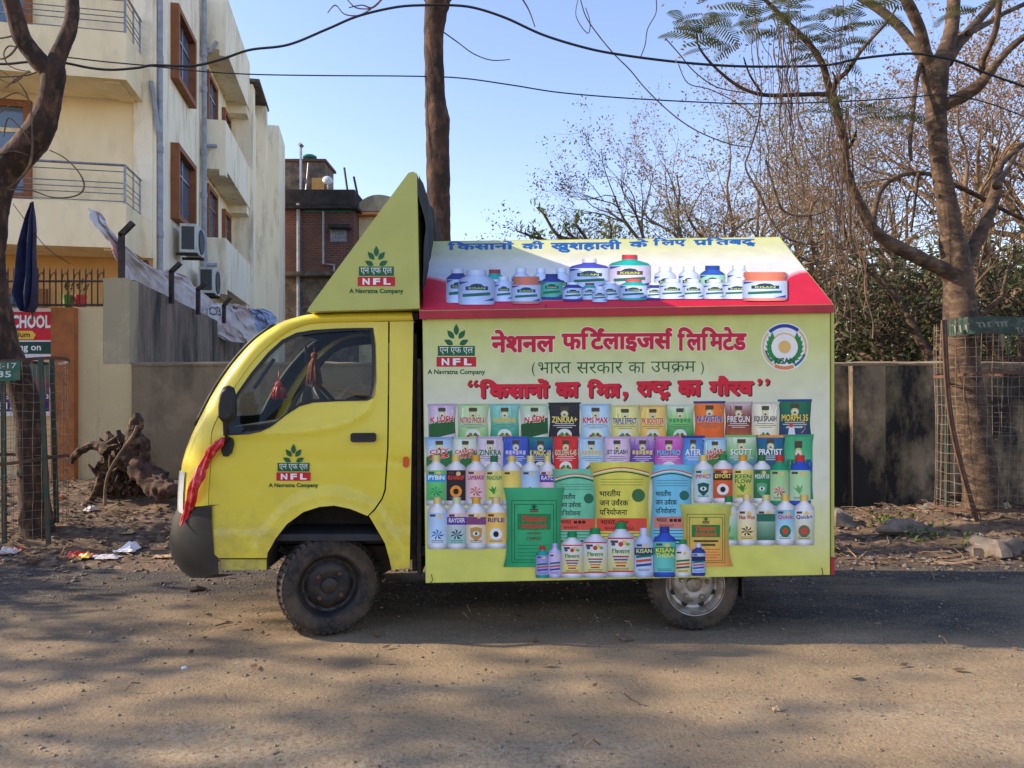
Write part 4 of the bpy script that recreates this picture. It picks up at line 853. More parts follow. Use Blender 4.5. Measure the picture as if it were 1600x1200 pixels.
b = MB(); RB = [(349, 684, 6), (343, 692, 13), (332, 704, 17), (324, 717, 15), (316, 731, 17), (309, 747, 19), (302, 763, 18), (295, 783, 17), (287, 802, 14), (281, 814, 9), (276, 824, 3)]
ctr = [side(x, y, .035+.02*math.sin(i*1.3)) for i, (x, y, w_) in enumerate(RB)]
ctr = [p-TN*(.05*sst(310, 280, RB[i][0]) if RB[i][0] < 310 else 0) for i, p in enumerate(ctr)]
cs = crom([tuple(p) for p in ctr], 6); ws = crom([(r_[2]*.74, 0, 0) for r_ in RB], 6)
def rb(u, v):
    q = v*(len(cs)-1); i = min(int(q), len(cs)-1); p = cs[i]; t = (cs[min(i+1, len(cs)-1)]-cs[max(0, i-1)]).normalized(); s_ = t.cross(TN).normalized(); w_ = ws[i][0]/F*4.24*.5
    a = u*2*math.pi+v*6; k = 1+.35*math.sin(u*2*math.pi*5+v*9)+.3*nz((u*3, v*14, 1))
    return p+(s_*math.cos(a)*w_+TN*math.sin(a)*w_*.55)*k
b.grid(rb, 40, len(cs)-1); tag(b.build('ribbon', M['redcloth'], smooth=True, origin=tuple(ctr[4])), 'twisted red gauze ribbon tied from door mirror down over the front bumper', 'ribbon')
# ------------------------------------------------------------------ lettering and printing
_gl = {}
def glyph(body, bold=0., res=3):
    """triangulated outline of a piece of text at size 1: (verts2d, faces, advance)"""
    key = (body, bold, res)
    if key in _gl: return _gl[key]
    def mk(bd):
        cu = bpy.data.curves.new('text', 'FONT'); cu.body = bd; cu.size = 1; cu.offset = bold; cu.resolution_u = res; cu.fill_mode = 'FRONT'
        o = bpy.data.objects.new('text', cu); COL.objects.link(o)
        dg = bpy.context.evaluated_depsgraph_get(); me = bpy.data.meshes.new_from_object(o.evaluated_get(dg))
        v = [(p.co.x, p.co.y) for p in me.vertices]; f = [tuple(p.vertices) for p in me.polygons]
        bpy.data.objects.remove(o); bpy.data.curves.remove(cu); bpy.data.meshes.remove(me); return v, f
    v, f = mk(body); adv = 0
    if len(body) == 1:
        a, _ = mk(body+'।'); c, _ = mk('।'); adv = max(p[0] for p in a)-max(p[0] for p in c) if a else .3
    _gl[key] = (v, f, adv); return _gl[key]
def stroke(pts, w):
    v = []; f = []; n = len(pts)
    for i in range(n):
        a = pts[max(0, i-1)]; c = pts[min(n-1, i+1)]; dx, dy = c[0]-a[0], c[1]-a[1]; L = math.hypot(dx, dy) or 1
        nx, ny = -dy/L*w/2, dx/L*w/2; v += [(pts[i][0]+nx, pts[i][1]+ny), (pts[i][0]-nx, pts[i][1]-ny)]
        if i: f.append((2*i-2, 2*i-1, 2*i+1, 2*i))
    return v, f
def deva(s, bold=.02):
    """Devanagari in visual order; marks: ^ reph, _ rakar, T tra, S half ssa, D ddha, v below-ra, y half ya-like joins"""
    V = []; Fc = []; x = 0.; th = .075+2*bold; HL = .62
    def put(v, f, dx=0., dy=0., k=1.):
        b = len(V); V.extend((p[0]*k+dx, p[1]*k+dy) for p in v); Fc.extend(tuple(i+b for i in q) for q in f)
    for ch in s:
        if ch == ' ': x += .26
        elif ch == '^': put(*stroke([(x-.06, HL), (x-.15, HL+.07), (x-.16, HL+.15), (x-.11, HL+.20), (x-.03, HL+.19), (x+.0, HL+.15)], th*.9))
        elif ch == '_': put(*stroke([(x-.11, .30), (x-.22, .22), (x-.40, .02)], th))
        elif ch == 'k': put(*stroke([(x-.36, .24), (x-.46, .14), (x-.62, -.04)], th*1.05))
        elif ch == 'v': put(*stroke([(x-.36, -.16), (x-.25, -.03), (x-.14, -.16)], th*.8))
        elif ch == 'T':
            put(*stroke([(x-.01, HL-th*.3), (x+.5, HL-th*.3)], th)); put(*stroke([(x+.38, HL), (x+.38, 0)], th)); put(*stroke([(x+.38, .38), (x+.10, .38)], th)); put(*stroke([(x+.36, .36), (x+.2, .20), (x+.06, .04)], th)); x += .49
        elif ch == 'S':
            put(*stroke([(x-.01, HL-th*.3), (x+.36, HL-th*.3)], th)); put(*stroke([(x+.07, HL), (x+.07, .38), (x+.11, .28), (x+.2, .24), (x+.36, .26)], th)); put(*stroke([(x+.09, .52), (x+.3, .28)], th*.9)); x += .35
        elif ch == 'D':
            v, f, a = glyph('द', bold); put(v, f, x); v2, f2, a2 = glyph('ध', bold); put(v2, f2, x+.20, -.22, .62); x += a+.08
        else:
            v, f, a = glyph(ch, bold); put(v, f, x); x += a
    return V, Fc
class Canvas:
    def __init__(s, fn): s.mb = MB(); s.fn = fn; s.z = 0
    def P(s, x, y, z): return s.fn(x, y, .0006+z*.00016)
    def poly(s, pts, c, z, c2=None):
        """convex polygon in photo pixels; optional vertical gradient"""
        if c2 is None: col = s2l(c)
        else:
            y0 = min(p[1] for p in pts); y1 = max(p[1] for p in pts); a, b = s2l(c), s2l(c2)
            col = [tuple(a[i]+(b[i]-a[i])*(p[1]-y0)/max(1e-6, y1-y0) for i in range(3)) for p in pts]
        s.mb.add([s.P(x, y, z) for x, y in pts], [tuple(range(len(pts)))], 0, col)
    def rect(s, x0, y0, x1, y1, c, z, c2=None): s.poly([(x0, y0), (x1, y0), (x1, y1), (x0, y1)], c, z, c2)
    def ell(s, cx, cy, rx, ry, c, z, n=16, c2=None): s.poly([(cx+rx*math.cos(2*math.pi*k/n), cy+ry*math.sin(2*math.pi*k/n)) for k in range(n)], c, z, c2)
    def rows(s, rows, z):
        """rows: (y, [(x, colour), ...]) equal lengths; quads between rows"""
        n = len(rows[0][1]); vs = []; cs = []
        for y, xs in rows:
            for x, c in xs: vs.append(s.P(x, y, z)); cs.append(s2l(c))
        fs = [(j*n+i, j*n+i+1, (j+1)*n+i+1, (j+1)*n+i) for j in range(len(rows)-1) for i in range(n-1)]
        for f in fs: s.mb.f.append(tuple(i+len(s.mb.v) for i in f)); s.mb.m.append(0); s.mb.c.append([cs[i] for i in f])
        s.mb.v += [tuple(v) for v in vs]
    def mesh2(s, V, Fc, box, c, z, skew=0.):
        xs = [p[0] for p in V]; ys = [p[1] for p in V]; a, b = min(xs), max(xs); e, f = min(ys), max(ys); x0, y0, x1, y1 = box
        pts = [s.P(x0+(x-a)/(b-a)*(x1-x0), y1-(y-e)/(f-e)*(y1-y0)+skew*(x-a)/(b-a), z) for x, y in V]
        s.mb.add(pts, Fc, 0, s2l(c))
    def heavy(s, v, f, box, c, z, bold, skew):
        if not v: return
        n = 1 if bold < .028 else (4 if bold < .05 else 8)
        h = box[3]-box[1]; hw = box[2]-box[0]; xs = max(p[0] for p in v)-min(p[0] for p in v); ys = max(p[1] for p in v)-min(p[1] for p in v)
        rx = bold*hw/xs*.8; ry = bold*h/ys*.8; b4 = (box[0]+rx, box[1]+ry, box[2]-rx, box[3]-ry)
        if n == 1: s.mesh2(v, f, box, c, z, skew); return
        for k in range(n):
            a = 2*math.pi*(k+.5)/n; ox, oy = rx*math.cos(a), ry*math.sin(a)
            s.mesh2(v, f, (b4[0]+ox, b4[1]+oy, b4[2]+ox, b4[3]+oy), c, z+.06*k, skew)
    def text(s, body, box, c, z, bold=.02, skew=0., res=2):
        v, f, _ = glyph(body, 0., res); s.heavy(v, f, box, c, z, bold, skew)
    def deva(s, body, box, c, z, bold=.02, skew=0.):
        v, f = deva(body, 0.); s.heavy(v, f, box, c, z, bold, skew)
    def line(s, pts, w, c, z):
        v, f = stroke(pts, w); s.mb.add([s.P(x, y, z) for x, y in v], f, 0, s2l(c))
    def logo(s, cx, y, k, z, plate=True):
        """leaf sprout over green and red name plates; k scales a 60 px wide plate"""
        G = (24, 96, 60)
        for ang, L, ox, oy in ((0, 18, 0, 15), (38, 17, 3, 20), (-38, 17, -3, 20), (62, 16, 4, 29), (-62, 16, -4, 29)):
            a = math.radians(ang); ux, uy = math.sin(a), -math.cos(a); bx_, by_ = cx+(ox+ux*1)*k, y+(oy+uy*1+3)*k
            pts = []
            for t in range(9):
                q = t/8; w = math.sin(math.pi*q**.85)*4.3*k; pts.append((bx_+ux*L*q*k-uy*w, by_+uy*L*q*k+ux*w))
            for t in range(7, 0, -1):
                q = t/8; w = -math.sin(math.pi*q**.85)*4.3*k; pts.append((bx_+ux*L*q*k-uy*w, by_+uy*L*q*k+ux*w))
            s.poly(pts, G, z)
        s.rect(cx-29*k, y+33.5*k, cx+29*k, y+49*k, G, z); s.deva('एन एफ एल', (cx-26*k, y+35.5*k, cx+26*k, y+47*k), (235, 238, 232), z+1, .025)
        s.rect(cx-31*k, y+50.5*k, cx+31*k, y+66*k, (196, 30, 48), z)
        for i, ch in enumerate('NFL'): s.text(ch, (cx+(-23+17.5*i)*k, y+52.8*k, cx+(-11+17.5*i)*k, y+63.8*k), (240, 240, 238), z+1, .05)
        s.text('A Navratna Company', (cx-45*k, y+70*k, cx+45*k, y+80*k), (22, 84, 48), z, .045)
    def build(s, name, parent, m=None): return s.mb.build(name, m or M['print'], parent)
# ---- display side print
cv = Canvas(lambda x, y, o: side(x, y, o))
def bgc(x, y):
    v = (y-485)/420; tl = (204, 210, 118); md = (221, 224, 198); bt_ = (216, 218, 106)
    k = sst(0, .38, v)*(1-sst(.66, .86, v)); side_ = sst(1180, 1297, x)*(1-sst(.80, 1.0, v))*.7
    base = tl if v < .5 else bt_
    k = min(1, max(k, side_*sst(.12, .4, v))); return tuple(base[i]+(md[i]-base[i])*k for i in range(3))
xs = [661+i*(1296-661)/30 for i in range(31)]
rows_ = []
for j in range(31):
    v = j/30; y_ = lambda x: (488+(481-488)*(x-660)/637)*(1-v)+(910+(897.5-910)*(x-660)/637)*v
    rows_.append((0, [(x+(5*v*(1-(x-660)/637)), bgc(x, y_(x)), y_(x)) for x in xs]))
vs = []; cs = []
for _, r_ in rows_:
    for x, c_, y in r_: vs.append(cv.P(x, y, 0)); cs.append(s2l(c_))
for j in range(30):
    for i in range(30):
        f = (j*31+i, j*31+i+1, (j+1)*31+i+1, (j+1)*31+i); cv.mb.f.append(f); cv.mb.m.append(0); cv.mb.c.append([cs[k] for k in f])
cv.mb.v += [tuple(v) for v in vs]
cv.logo(713, 507, 1., 2)
RED = (200, 24, 58)
def outl(fn, body, box, c, edge, z, bold, dx=1.4, dy=1.4, skew=0.):
    x0, y0, x1, y1 = box; fn(body, (x0+dx, y0+dy, x1+dx, y1+dy), edge, z, bold, skew); fn(body, box, c, z+1, bold, skew)
cv.deva('नेशनल', (766, 514, 869, 553), (246, 236, 226), 2, .075, -1); cv.deva('नेशनल', (767, 515, 868, 552), RED, 3, .055, -1)
cv.deva('फिट^लाइजस^', (876, 510, 1052, 552), (246, 236, 226), 2, .075, -1); cv.deva('फिट^लाइजस^', (877, 511, 1051, 551), RED, 3, .055, -1)
cv.deva('िलिमटेड', (1057, 510, 1168, 550), (246, 236, 226), 2, .075, -1); cv.deva('िलिमटेड', (1058, 511, 1167, 549), RED, 3, .055, -1)
GR = (22, 92, 50)
cv.text('(', (831, 566, 836, 588), GR, 2, .02); cv.deva('भारत', (841, 566, 892, 584), GR, 2, .025, -.4); cv.deva('सरकार', (901, 566, 973, 584), GR, 2, .025, -.5); cv.deva('का', (982, 566, 1008, 583), GR, 2, .025); cv.deva('उपकkम', (1017, 565, 1087, 583), GR, 2, .025, -.4); cv.text(')', (1095, 565, 1100, 586), GR, 2, .02)
DK = (52, 30, 38); RQ = (214, 30, 56)
for body, bx_ in (('िकसानों', (748, 592, 859, 623)), ('का', (867, 597, 906, 622)), ('िमT', (917, 592, 970, 622)), ('राSटv', (994, 595, 1048, 626)), ('का', (1058, 594, 1097, 620)), ('गौरव', (1107, 587, 1178, 619))):
    outl(cv.deva, body, bx_, RQ, DK, 2, .07, 1.8, 1.8, -.6)
for x, y, flip in ((731, 594, 1), (740, 594, 1), (1184, 591, -1), (1196, 591, -1)):
    for o, c_, z in ((1.6, DK, 2), (0, RQ, 3)):
        yy = y+o; xx = x+o; cv.ell(xx+3, yy+(7 if flip > 0 else 4), 3.6, 3.6, c_, z); cv.poly([(xx, yy+7), (xx+1, yy+2), (xx+5, yy-1), (xx+6, yy+.5), (xx+3.6, yy+4)] if flip > 0 else [(xx+6.6, yy+4), (xx+5.5, yy+9), (xx+1, yy+12), (xx, yy+10.5), (xx+2.6, yy+7)], c_, z)
for o, c_, z in ((1.5, DK, 2), (0, RQ, 3)): cv.poly([(973+o, 612+o), (980.5+o, 612+o), (981+o, 618+o), (977+o, 625+o), (973+o, 627+o), (976+o, 619+o), (973+o, 618+o)], c_, z)
# round emblem: ring, arcs, leaf wreath and lettering (the figure in its middle is left out)
ex, ey = 1226, 542
cv.ell(ex, ey, 37, 37.5, (232, 236, 236), 2, 40)
def arc(r, a0, a1, w, c, z): cv.line([(ex+r*math.cos(math.radians(a0+(a1-a0)*k/14)), ey+r*math.sin(math.radians(a0+(a1-a0)*k/14))) for k in range(15)], w, c, z)
arc(33, 225, 310, 5.5, (34, 60, 150), 3); arc(33.5, 312, 395, 3, (226, 178, 90), 3); arc(33, 65, 118, 5.5, (232, 134, 60), 3); arc(33, 20, 62, 4, (40, 110, 130), 3); arc(33.5, 120, 220, 3, (226, 190, 110), 3); arc(30, 130, 170, 3, (40, 110, 130), 3)
arc(21, 190, 350, 1.8, (232, 178, 80), 3); cv.ell(ex, ey, 19.5, 19.5, (240, 240, 234), 3, 30)
for sgn in (-1, 1):
    for k in range(8):
        a = math.radians(90-sgn*(22+k*15)); bx0, by0 = ex+24*math.cos(a), ey+24*math.sin(a); a2 = a-sgn*.9
        ux, uy = math.cos(a2), math.sin(a2); cv.poly([(bx0-ux*6, by0-uy*6), (bx0-uy*3.6, by0+ux*3.6), (bx0+ux*9, by0+uy*9), (bx0+uy*3.6, by0-ux*3.6)], (38, 138, 66), 4)
cv.ell(ex, ey, 10, 10, (232, 190, 110), 4, 20)
cv.text('KISAN', (ex-16, ey+17, ex+16, ey+27), (20, 92, 62), 6, .05)
# ---- packs
def shade(c, k): return tuple(max(0, min(255, v*k)) for v in c)
def mixc(a, b, t): return tuple(a[i]+(b[i]-a[i])*t for i in range(3))
def pack(x0, y0, x1, y1, top, mid, bot, z, name=None, tc=(200, 30, 40), ty=.36, th=.17, band=None, circ=True, dark=False, tail=True, edge=None, seed=0):
    x0 -= .9; x1 += .9; w = x1-x0; h = y1-y0; n = 7; R_ = []
    for j in range(10):
        v = j/9; ins = w*.035*math.sin(math.pi*v)+(.0 if v > .06 else -w*.02); wob = .5*math.sin(v*9+seed)
        c = mixc(top, mid, min(1, v/.45)) if v < .45 else mixc(mid, bot, (v-.45)/.55)
        R_.append((y0+h*v, [(x0+ins+wob+(w-2*ins)*i/n, shade(c, (.82, .97, 1.05, 1.0, 1.04, 1.02, .95, .80)[i])) for i in range(n+1)]))
    cv.rows(R_, z)
    rk = random.Random(seed*7+int(x0))
    for _ in range(5):
        xa = rk.uniform(x0+2, x1-2); sx_ = rk.uniform(-5, 5); ya = y0+rk.uniform(0, h*.35); yb = ya+rk.uniform(h*.15, h*.5); cc = shade(mixc(top, mid, .6), rk.choice((.82, .88, 1.12, 1.18)))
        cv.poly([(xa, ya), (xa+rk.uniform(.8, 2.), ya), (xa+sx_+.4, min(y1-1, yb)), (xa+sx_, min(y1-1, yb))], cc, z+.5)
    cv.poly([(x0-1, y0-1), (x1+1, y0-1.5), (x1-.5, y0+2.5), (x0+.5, y0+2.5)], edge or shade(top, .88), z+1)
    cx = (x0+x1)/2
    cv.rect(cx-w*.13, y0+h*.09, cx+w*.13, y0+h*.20, (96, 60, 52), z+1); cv.rect(cx-w*.12, y0+h*.145, cx+w*.12, y0+h*.195, (46, 84, 52), z+2)
    cv.ell(cx, y0+h*.29, w*.12, h*.095, (228, 206, 140), z+1, 12); cv.ell(cx, y0+h*.29, w*.075, h*.06, (224, 232, 220), z+2, 10); cv.ell(cx, y0+h*.31, w*.045, h*.03, (60, 110, 60), z+3, 8)
    if band: cv.poly([(x0+w*.04, y0+h*.56), (x0+w*.35, y0+h*.47), (x1-w*.05, y0+h*.36), (x1-w*.03, y0+h*.80), (x0+w*.55, y0+h*.88), (x0+w*.06, y0+h*.99)], band, z+1)
    if name:
        yy = y0+h*(ty-.005)
        parts = name.split('|'); hh = h*th/len(parts)*(1.5 if len(parts) > 1 else 1)
        for i, nm in enumerate(parts):
            bx_ = (x0+w*(.10 if len(nm) > 5 else .16), yy+hh*1.08*i, x1-w*(.10 if len(nm) > 5 else .16), yy+hh*1.08*i+hh)
            cv.text(nm, (bx_[0]+.5, bx_[1]+.5, bx_[2]+.5, bx_[3]+.5), (236, 232, 220) if not dark else (26, 30, 40), z+3, .05, -h*.05 if band else 0); cv.text(nm, bx_, tc, z+4, .04, -h*.05 if band else 0)
    elif ty:
        hh = h*.12; 
        for i in range(6):
            xa_ = x0+w*(.12+.128*i); cv.rect(xa_, y0+h*(ty+.02), xa_+w*.10, y0+h*(ty+.02)+hh*(1 if i % 2 else .85), tc, z+3)
    if tail:
        for i in range(3):
            k = (.3, .36, .24)[i]; cv.rect(cx-w*k, y0+h*(.545+.05*i), cx+w*k, y0+h*(.56+.05*i), (232, 232, 226) if dark else (88, 92, 90), z+2)
    if circ:
        cv.ell(cx, y0+h*.85, w*.23, h*.165, (226, 232, 224), z+2, 16)
        for i, c_ in enumerate(((210, 62, 40), (60, 150, 70), (232, 170, 60), (50, 120, 60), (216, 90, 50))): cv.ell(cx+w*(-.15+.075*i), y0+h*(.89-.05*(i % 2)), w*.06, h*.055, c_, z+3, 8)
def bottle(x0, y0, x1, y1, cap, body, l1, l2, z, name=None, tc=(30, 50, 120), band=None, neck=.30, capw=.42, pic=None, ny=.40, dark=False, jug=False, l3=None):
    w = x1-x0; h = y1-y0; cx = (x0+x1)/2; n = 6; R_ = []
    SH = (.72, .9, 1.04, 1.08, 1.0, .88, .70)
    for v, k in ((.10, capw*.9), (.14, capw*.95), (.165, .52), (.20, .78), (.235, .95), (.28, 1.), (.6, 1.), (.94, 1.), (.975, .97), (1., .86)):
        R_.append((y0+h*v, [(cx-w*k/2+w*k*i/n, shade(body, SH[i]*(1 if v < .95 else .85))) for i in range(n+1)]))
    cv.rows(R_, z)
    cv.rows([(y0+h*v, [(cx-w*capw*k/2+w*capw*k*i/n, shade(cap, SH[i])) for i in range(n+1)]) for v, k in ((0, .92), (.02, 1.), (.10, 1.), (.115, 1.08), (.125, 1.08))], z+1)
    if jug: cv.line([(x1-w*.25, y0+h*.18), (x1-w*.04, y0+h*.1), (x1+w*.02, y0+h*.2), (x1-w*.02, y0+h*.34)], w*.12, shade(body, .9), z+1)
    cv.rows([(y0+h*v, [(cx-w*.485+w*.97*i/n, shade(mixc(l1, l2, (v-neck)/(.9-neck)), .5+.5*SH[i])) for i in range(n+1)]) for v in (neck, (neck+.9)/2, .9)], z+1)
    cv.rect(cx-w*.38, y0+h*(neck+.03), cx-w*.1, y0+h*(neck+.075), (92, 62, 54), z+2); cv.ell(cx+w*.12, y0+h*(neck+.07), w*.12, h*.045, (226, 200, 130), z+2, 10)
    if band: cv.rect(cx-w*.485, y0+h*(ny-.02), cx+w*.485, y0+h*(ny+.13), band, z+2)
    if name:
        yy = y0+h*ny
        for i, nm in enumerate(name.split('|')): cv.text(nm, (x0+w*.10, yy+h*.10*i, x1-w*.08, yy+h*.10*i+h*.09), tc, z+3, .045)
    if pic:
        c_, kind = pic; py = y0+h*.72
        if kind == 'disc': cv.ell(cx, py, w*.30, h*.12, c_, z+2, 16); cv.ell(cx, py, w*.14, h*.06, (34, 28, 26) if sum(c_) > 300 else (230, 60, 50), z+3, 10)
        elif kind == 'shield': cv.poly([(cx-w*.3, py-h*.12), (cx, py-h*.15), (cx+w*.3, py-h*.12), (cx+w*.26, py+h*.04), (cx, py+h*.14), (cx-w*.26, py+h*.04)], c_, z+2); cv.ell(cx, py-h*.02, w*.17, h*.045, (226, 232, 232), z+3); cv.ell(cx, py-h*.02, w*.06, h*.03, (20, 50, 50), z+4)
        elif kind == 'leaf':
            for a in (-50, -20, 15, 50): a = math.radians(a); ux, uy = math.sin(a), -math.cos(a); cv.poly([(cx, py+h*.06), (cx+ux*w*.2-uy*w*.07, py+uy*w*.2), (cx+ux*w*.42, py+uy*w*.42+h*.03), (cx+ux*w*.2+uy*w*.07, py+uy*w*.2+h*.03)], c_, z+2)
        elif kind == 'splash':
            for k in range(7): a = k*.9; cv.poly([(cx, py), (cx+w*.36*math.cos(a), py+h*.11*math.sin(a)), (cx+w*.22*math.cos(a+.5), py+h*.08*math.sin(a+.5))], shade(c_, .8+.06*k), z+2+k % 2)
    for i in range(2): cv.rect(cx-w*.3, y0+h*(.83+.03*i), cx+w*.3, y0+h*(.842+.03*i), (224, 224, 220) if dark else (92, 96, 100), z+2)
    if l3: cv.rect(cx-w*.485, y0+h*.88, cx+w*.485, y0+h*.9, l3, z+2)
Z = 4
R1_ = [(669, 632, 712, 688, (206, 186, 216), (222, 210, 224), (216, 206, 216), 'K LUSH', (214, 40, 44), dict(band=(38, 100, 52), circ=False, tail=False)),
 (715, 632, 763, 688, (190, 222, 168), (206, 230, 184), (130, 200, 110), 'NITRO PHOS 61', (196, 44, 40), {}), (766, 632, 811, 688, (150, 216, 206), (120, 204, 180), (40, 150, 110), None, (220, 190, 90), {}),
 (813, 632, 857, 688, (190, 220, 180), (222, 230, 216), (214, 220, 206), 'N EEM', (214, 40, 44), dict(band=(30, 90, 46), circ=False, tail=False)), (858, 630, 906, 688, (44, 46, 58), (40, 42, 54), (36, 38, 48), 'ZINKRA+', (232, 214, 110), dict(dark=True)),
 (907, 632, 954, 688, (176, 216, 238), (196, 226, 240), (170, 214, 236), 'KMS MAX', (206, 40, 70), {}), (954, 634, 999, 688, (226, 226, 150), (234, 230, 150), (222, 214, 120), 'TRIPLE EFFECT', (40, 50, 120), {}),
 (999, 634, 1041, 688, (240, 206, 120), (246, 216, 120), (240, 190, 90), 'PK BOOSTER', (214, 70, 40), {}), (1041, 633, 1084, 688, (222, 234, 214), (140, 206, 120), (30, 140, 70), None, (70, 160, 90), {}),
 (1085, 628, 1132, 688, (236, 132, 60), (240, 120, 50), (226, 100, 50), 'NUVISTIN', (40, 80, 170), dict(circ=False, edge=(40, 60, 130))), (1133, 629, 1175, 688, (220, 200, 204), (122, 50, 42), (190, 110, 70), 'FIRE GUN', (240, 236, 226), dict(circ=False, dark=True)),
 (1175, 629, 1217, 688, (230, 228, 206), (240, 236, 206), (238, 224, 176), 'EQUI SPLASH', (36, 40, 50), {}), (1217, 625, 1267, 688, (20, 120, 76), (24, 100, 90), (44, 44, 120), 'MORPH 35', (238, 206, 80), dict(dark=True, circ=False, edge=(34, 70, 130)))]
for i, (a, b_, c_, d_, t_, m_, bo_, nm, tc_, kw) in enumerate(R1_): pack(a, b_, c_, d_, t_, m_, bo_, Z, nm, tc_, seed=i, **kw)
# archer on the last pack
cv.line([(1250, 654), (1257, 662), (1258, 670), (1252, 677)], .9, (226, 150, 120), Z+5); cv.line([(1228, 668), (1254, 668)], 1.2, (232, 232, 236), Z+5); cv.ell(1236, 664, 3, 4, (214, 70, 60), Z+5); cv.poly([(1233, 668), (1241, 668), (1243, 682), (1231, 682)], (222, 226, 232), Z+5)
Z = 11
R2_ = [(665, 684, 708, 738, (150, 190, 236), (222, 230, 232), (190, 214, 176), 'CITY|18', (214, 44, 44), dict(band=(40, 120, 62), circ=False, tail=False)), (708, 684, 746, 738, (206, 226, 206), (226, 234, 222), (200, 220, 196), 'CARBON|NANO', (214, 44, 44), dict(band=(40, 116, 60), circ=False, tail=False)),
 (745, 683, 787, 738, (214, 200, 222), (224, 214, 228), (206, 190, 222), 'ZINKRA', (30, 110, 70), {}), (786, 683, 826, 738, (70, 104, 206), (60, 90, 196), (110, 150, 220), None, (200, 190, 230), dict(dark=True)), (825, 684, 864, 738, (30, 140, 140), (34, 60, 130), (40, 50, 120), 'K MAGIC-60', (240, 226, 140), dict(dark=True)),
 (864, 683, 904, 738, (226, 60, 60), (226, 50, 54), (216, 46, 50), 'GOLDEN K-45', (244, 226, 180), dict(dark=True)), (904, 684, 944, 738, (176, 212, 238), (190, 222, 242), (166, 208, 236), None, (214, 196, 120), {}), (944, 683, 984, 738, (222, 196, 226), (228, 206, 230), (220, 196, 226), 'JET SPLASH', (44, 34, 84), {}),
 (984, 683, 1024, 738, (214, 186, 226), (110, 64, 160), (140, 100, 190), None, (226, 206, 120), dict(dark=True)), (1023, 683, 1067, 738, (222, 130, 206), (196, 76, 176), (226, 150, 214), 'MAG PRO', (110, 200, 240), dict(dark=True)), (1066, 682, 1100, 738, (70, 130, 206), (80, 150, 220), (120, 180, 230), 'ATER', (240, 244, 246), dict(dark=True, circ=False, edge=(40, 60, 140))),
 (1134, 681, 1183, 738, (226, 232, 226), (130, 200, 120), (30, 96, 190), 'SCUTT', (240, 242, 240), dict(dark=True, circ=False, edge=(120, 190, 110))), (1182, 681, 1226, 738, (30, 100, 170), (24, 110, 110), (40, 60, 140), 'PRATIST', (242, 244, 244), dict(dark=True, circ=False, edge=(226, 160, 70))), (1225, 680, 1270, 780, (60, 170, 120), (80, 186, 136), (40, 150, 110), None, (46, 90, 76), dict(circ=False)),
 (1099, 685, 1135, 738, (150, 206, 236), (206, 226, 220), (150, 206, 110), 'SAGAR|IKA', (214, 50, 44), dict(band=(60, 130, 60), circ=False, tail=False))]
for i, (a, b_, c_, d_, t_, m_, bo_, nm, tc_, kw) in enumerate(R2_): pack(a, b_, c_, d_, t_, m_, bo_, Z, nm, tc_, seed=i+3, **kw)
Z = 18; WH = (224, 228, 236)
R3_ = [(666, 711, 697, 790, (222, 206, 130), WH, (120, 206, 120), (90, 196, 110), 'PYBIN', (240, 244, 246), (40, 150, 206), ((40, 160, 90), 'splash')), (697, 711, 728, 790, (226, 196, 110), WH, (40, 38, 44), (34, 32, 38), 'KHARIF', (226, 60, 50), None, ((240, 150, 60), 'disc')), (728, 711, 759, 790, (226, 170, 60), WH, (236, 190, 190), (240, 206, 214), 'LAMBARIX', (170, 50, 110), None, ((196, 110, 90), 'splash')),
 (758, 712, 786, 790, (30, 110, 66), WH, (232, 226, 130), (206, 216, 110), 'PANCHUM', (40, 130, 70), None, ((60, 150, 60), 'leaf')), (785, 712, 814, 790, (222, 196, 110), WH, (232, 206, 90), (240, 220, 130), None, (200, 90, 70), None, None), (814, 712, 844, 790, (226, 210, 150), WH, (150, 196, 236), (230, 238, 244), None, (60, 120, 80), None, ((70, 130, 80), 'splash')), (843, 712, 868, 790, (222, 210, 130), WH, (236, 200, 220), (230, 190, 216), 'RAYD', (226, 216, 240), (80, 56, 150), None),
 (1084, 711, 1114, 786, (222, 200, 110), WH, (170, 216, 220), (206, 232, 232), 'IMPACT', (206, 44, 44), None, ((20, 90, 80), 'shield')), (1114, 710, 1145, 786, (30, 140, 70), WH, (230, 110, 50), (222, 90, 46), 'EFFORT', (244, 220, 110), (44, 34, 32), ((232, 232, 228), 'disc')), (1145, 711, 1177, 786, (222, 160, 50), WH, (226, 220, 110), (206, 206, 90), 'KEEN|FLOW', (30, 120, 66), None, ((60, 140, 60), 'leaf')), (1177, 711, 1204, 786, (30, 110, 60), WH, (40, 140, 80), (30, 116, 66), 'MIZAM 33', (226, 236, 226), None, ((90, 170, 120), 'shield'))]
for a, b_, c_, d_, cp, bd, l1, l2, nm, tc_, bn, pic in R3_: bottle(a, b_, c_, d_, cp, bd, l1, l2, Z, nm, tc_, bn, pic=pic)
bottle(1203, 711, 1233, 790, (206, 40, 44), (20, 150, 110), (150, 210, 140), (196, 220, 170), Z, None, (60, 60, 50), None, jug=True, pic=((206, 90, 120), 'splash')); bottle(1233, 711, 1267, 790, (206, 40, 44), (30, 80, 190), (170, 220, 160), (190, 226, 180), Z, None, (60, 80, 60), None, jug=True, pic=((110, 180, 110), 'leaf'))
Z = 24
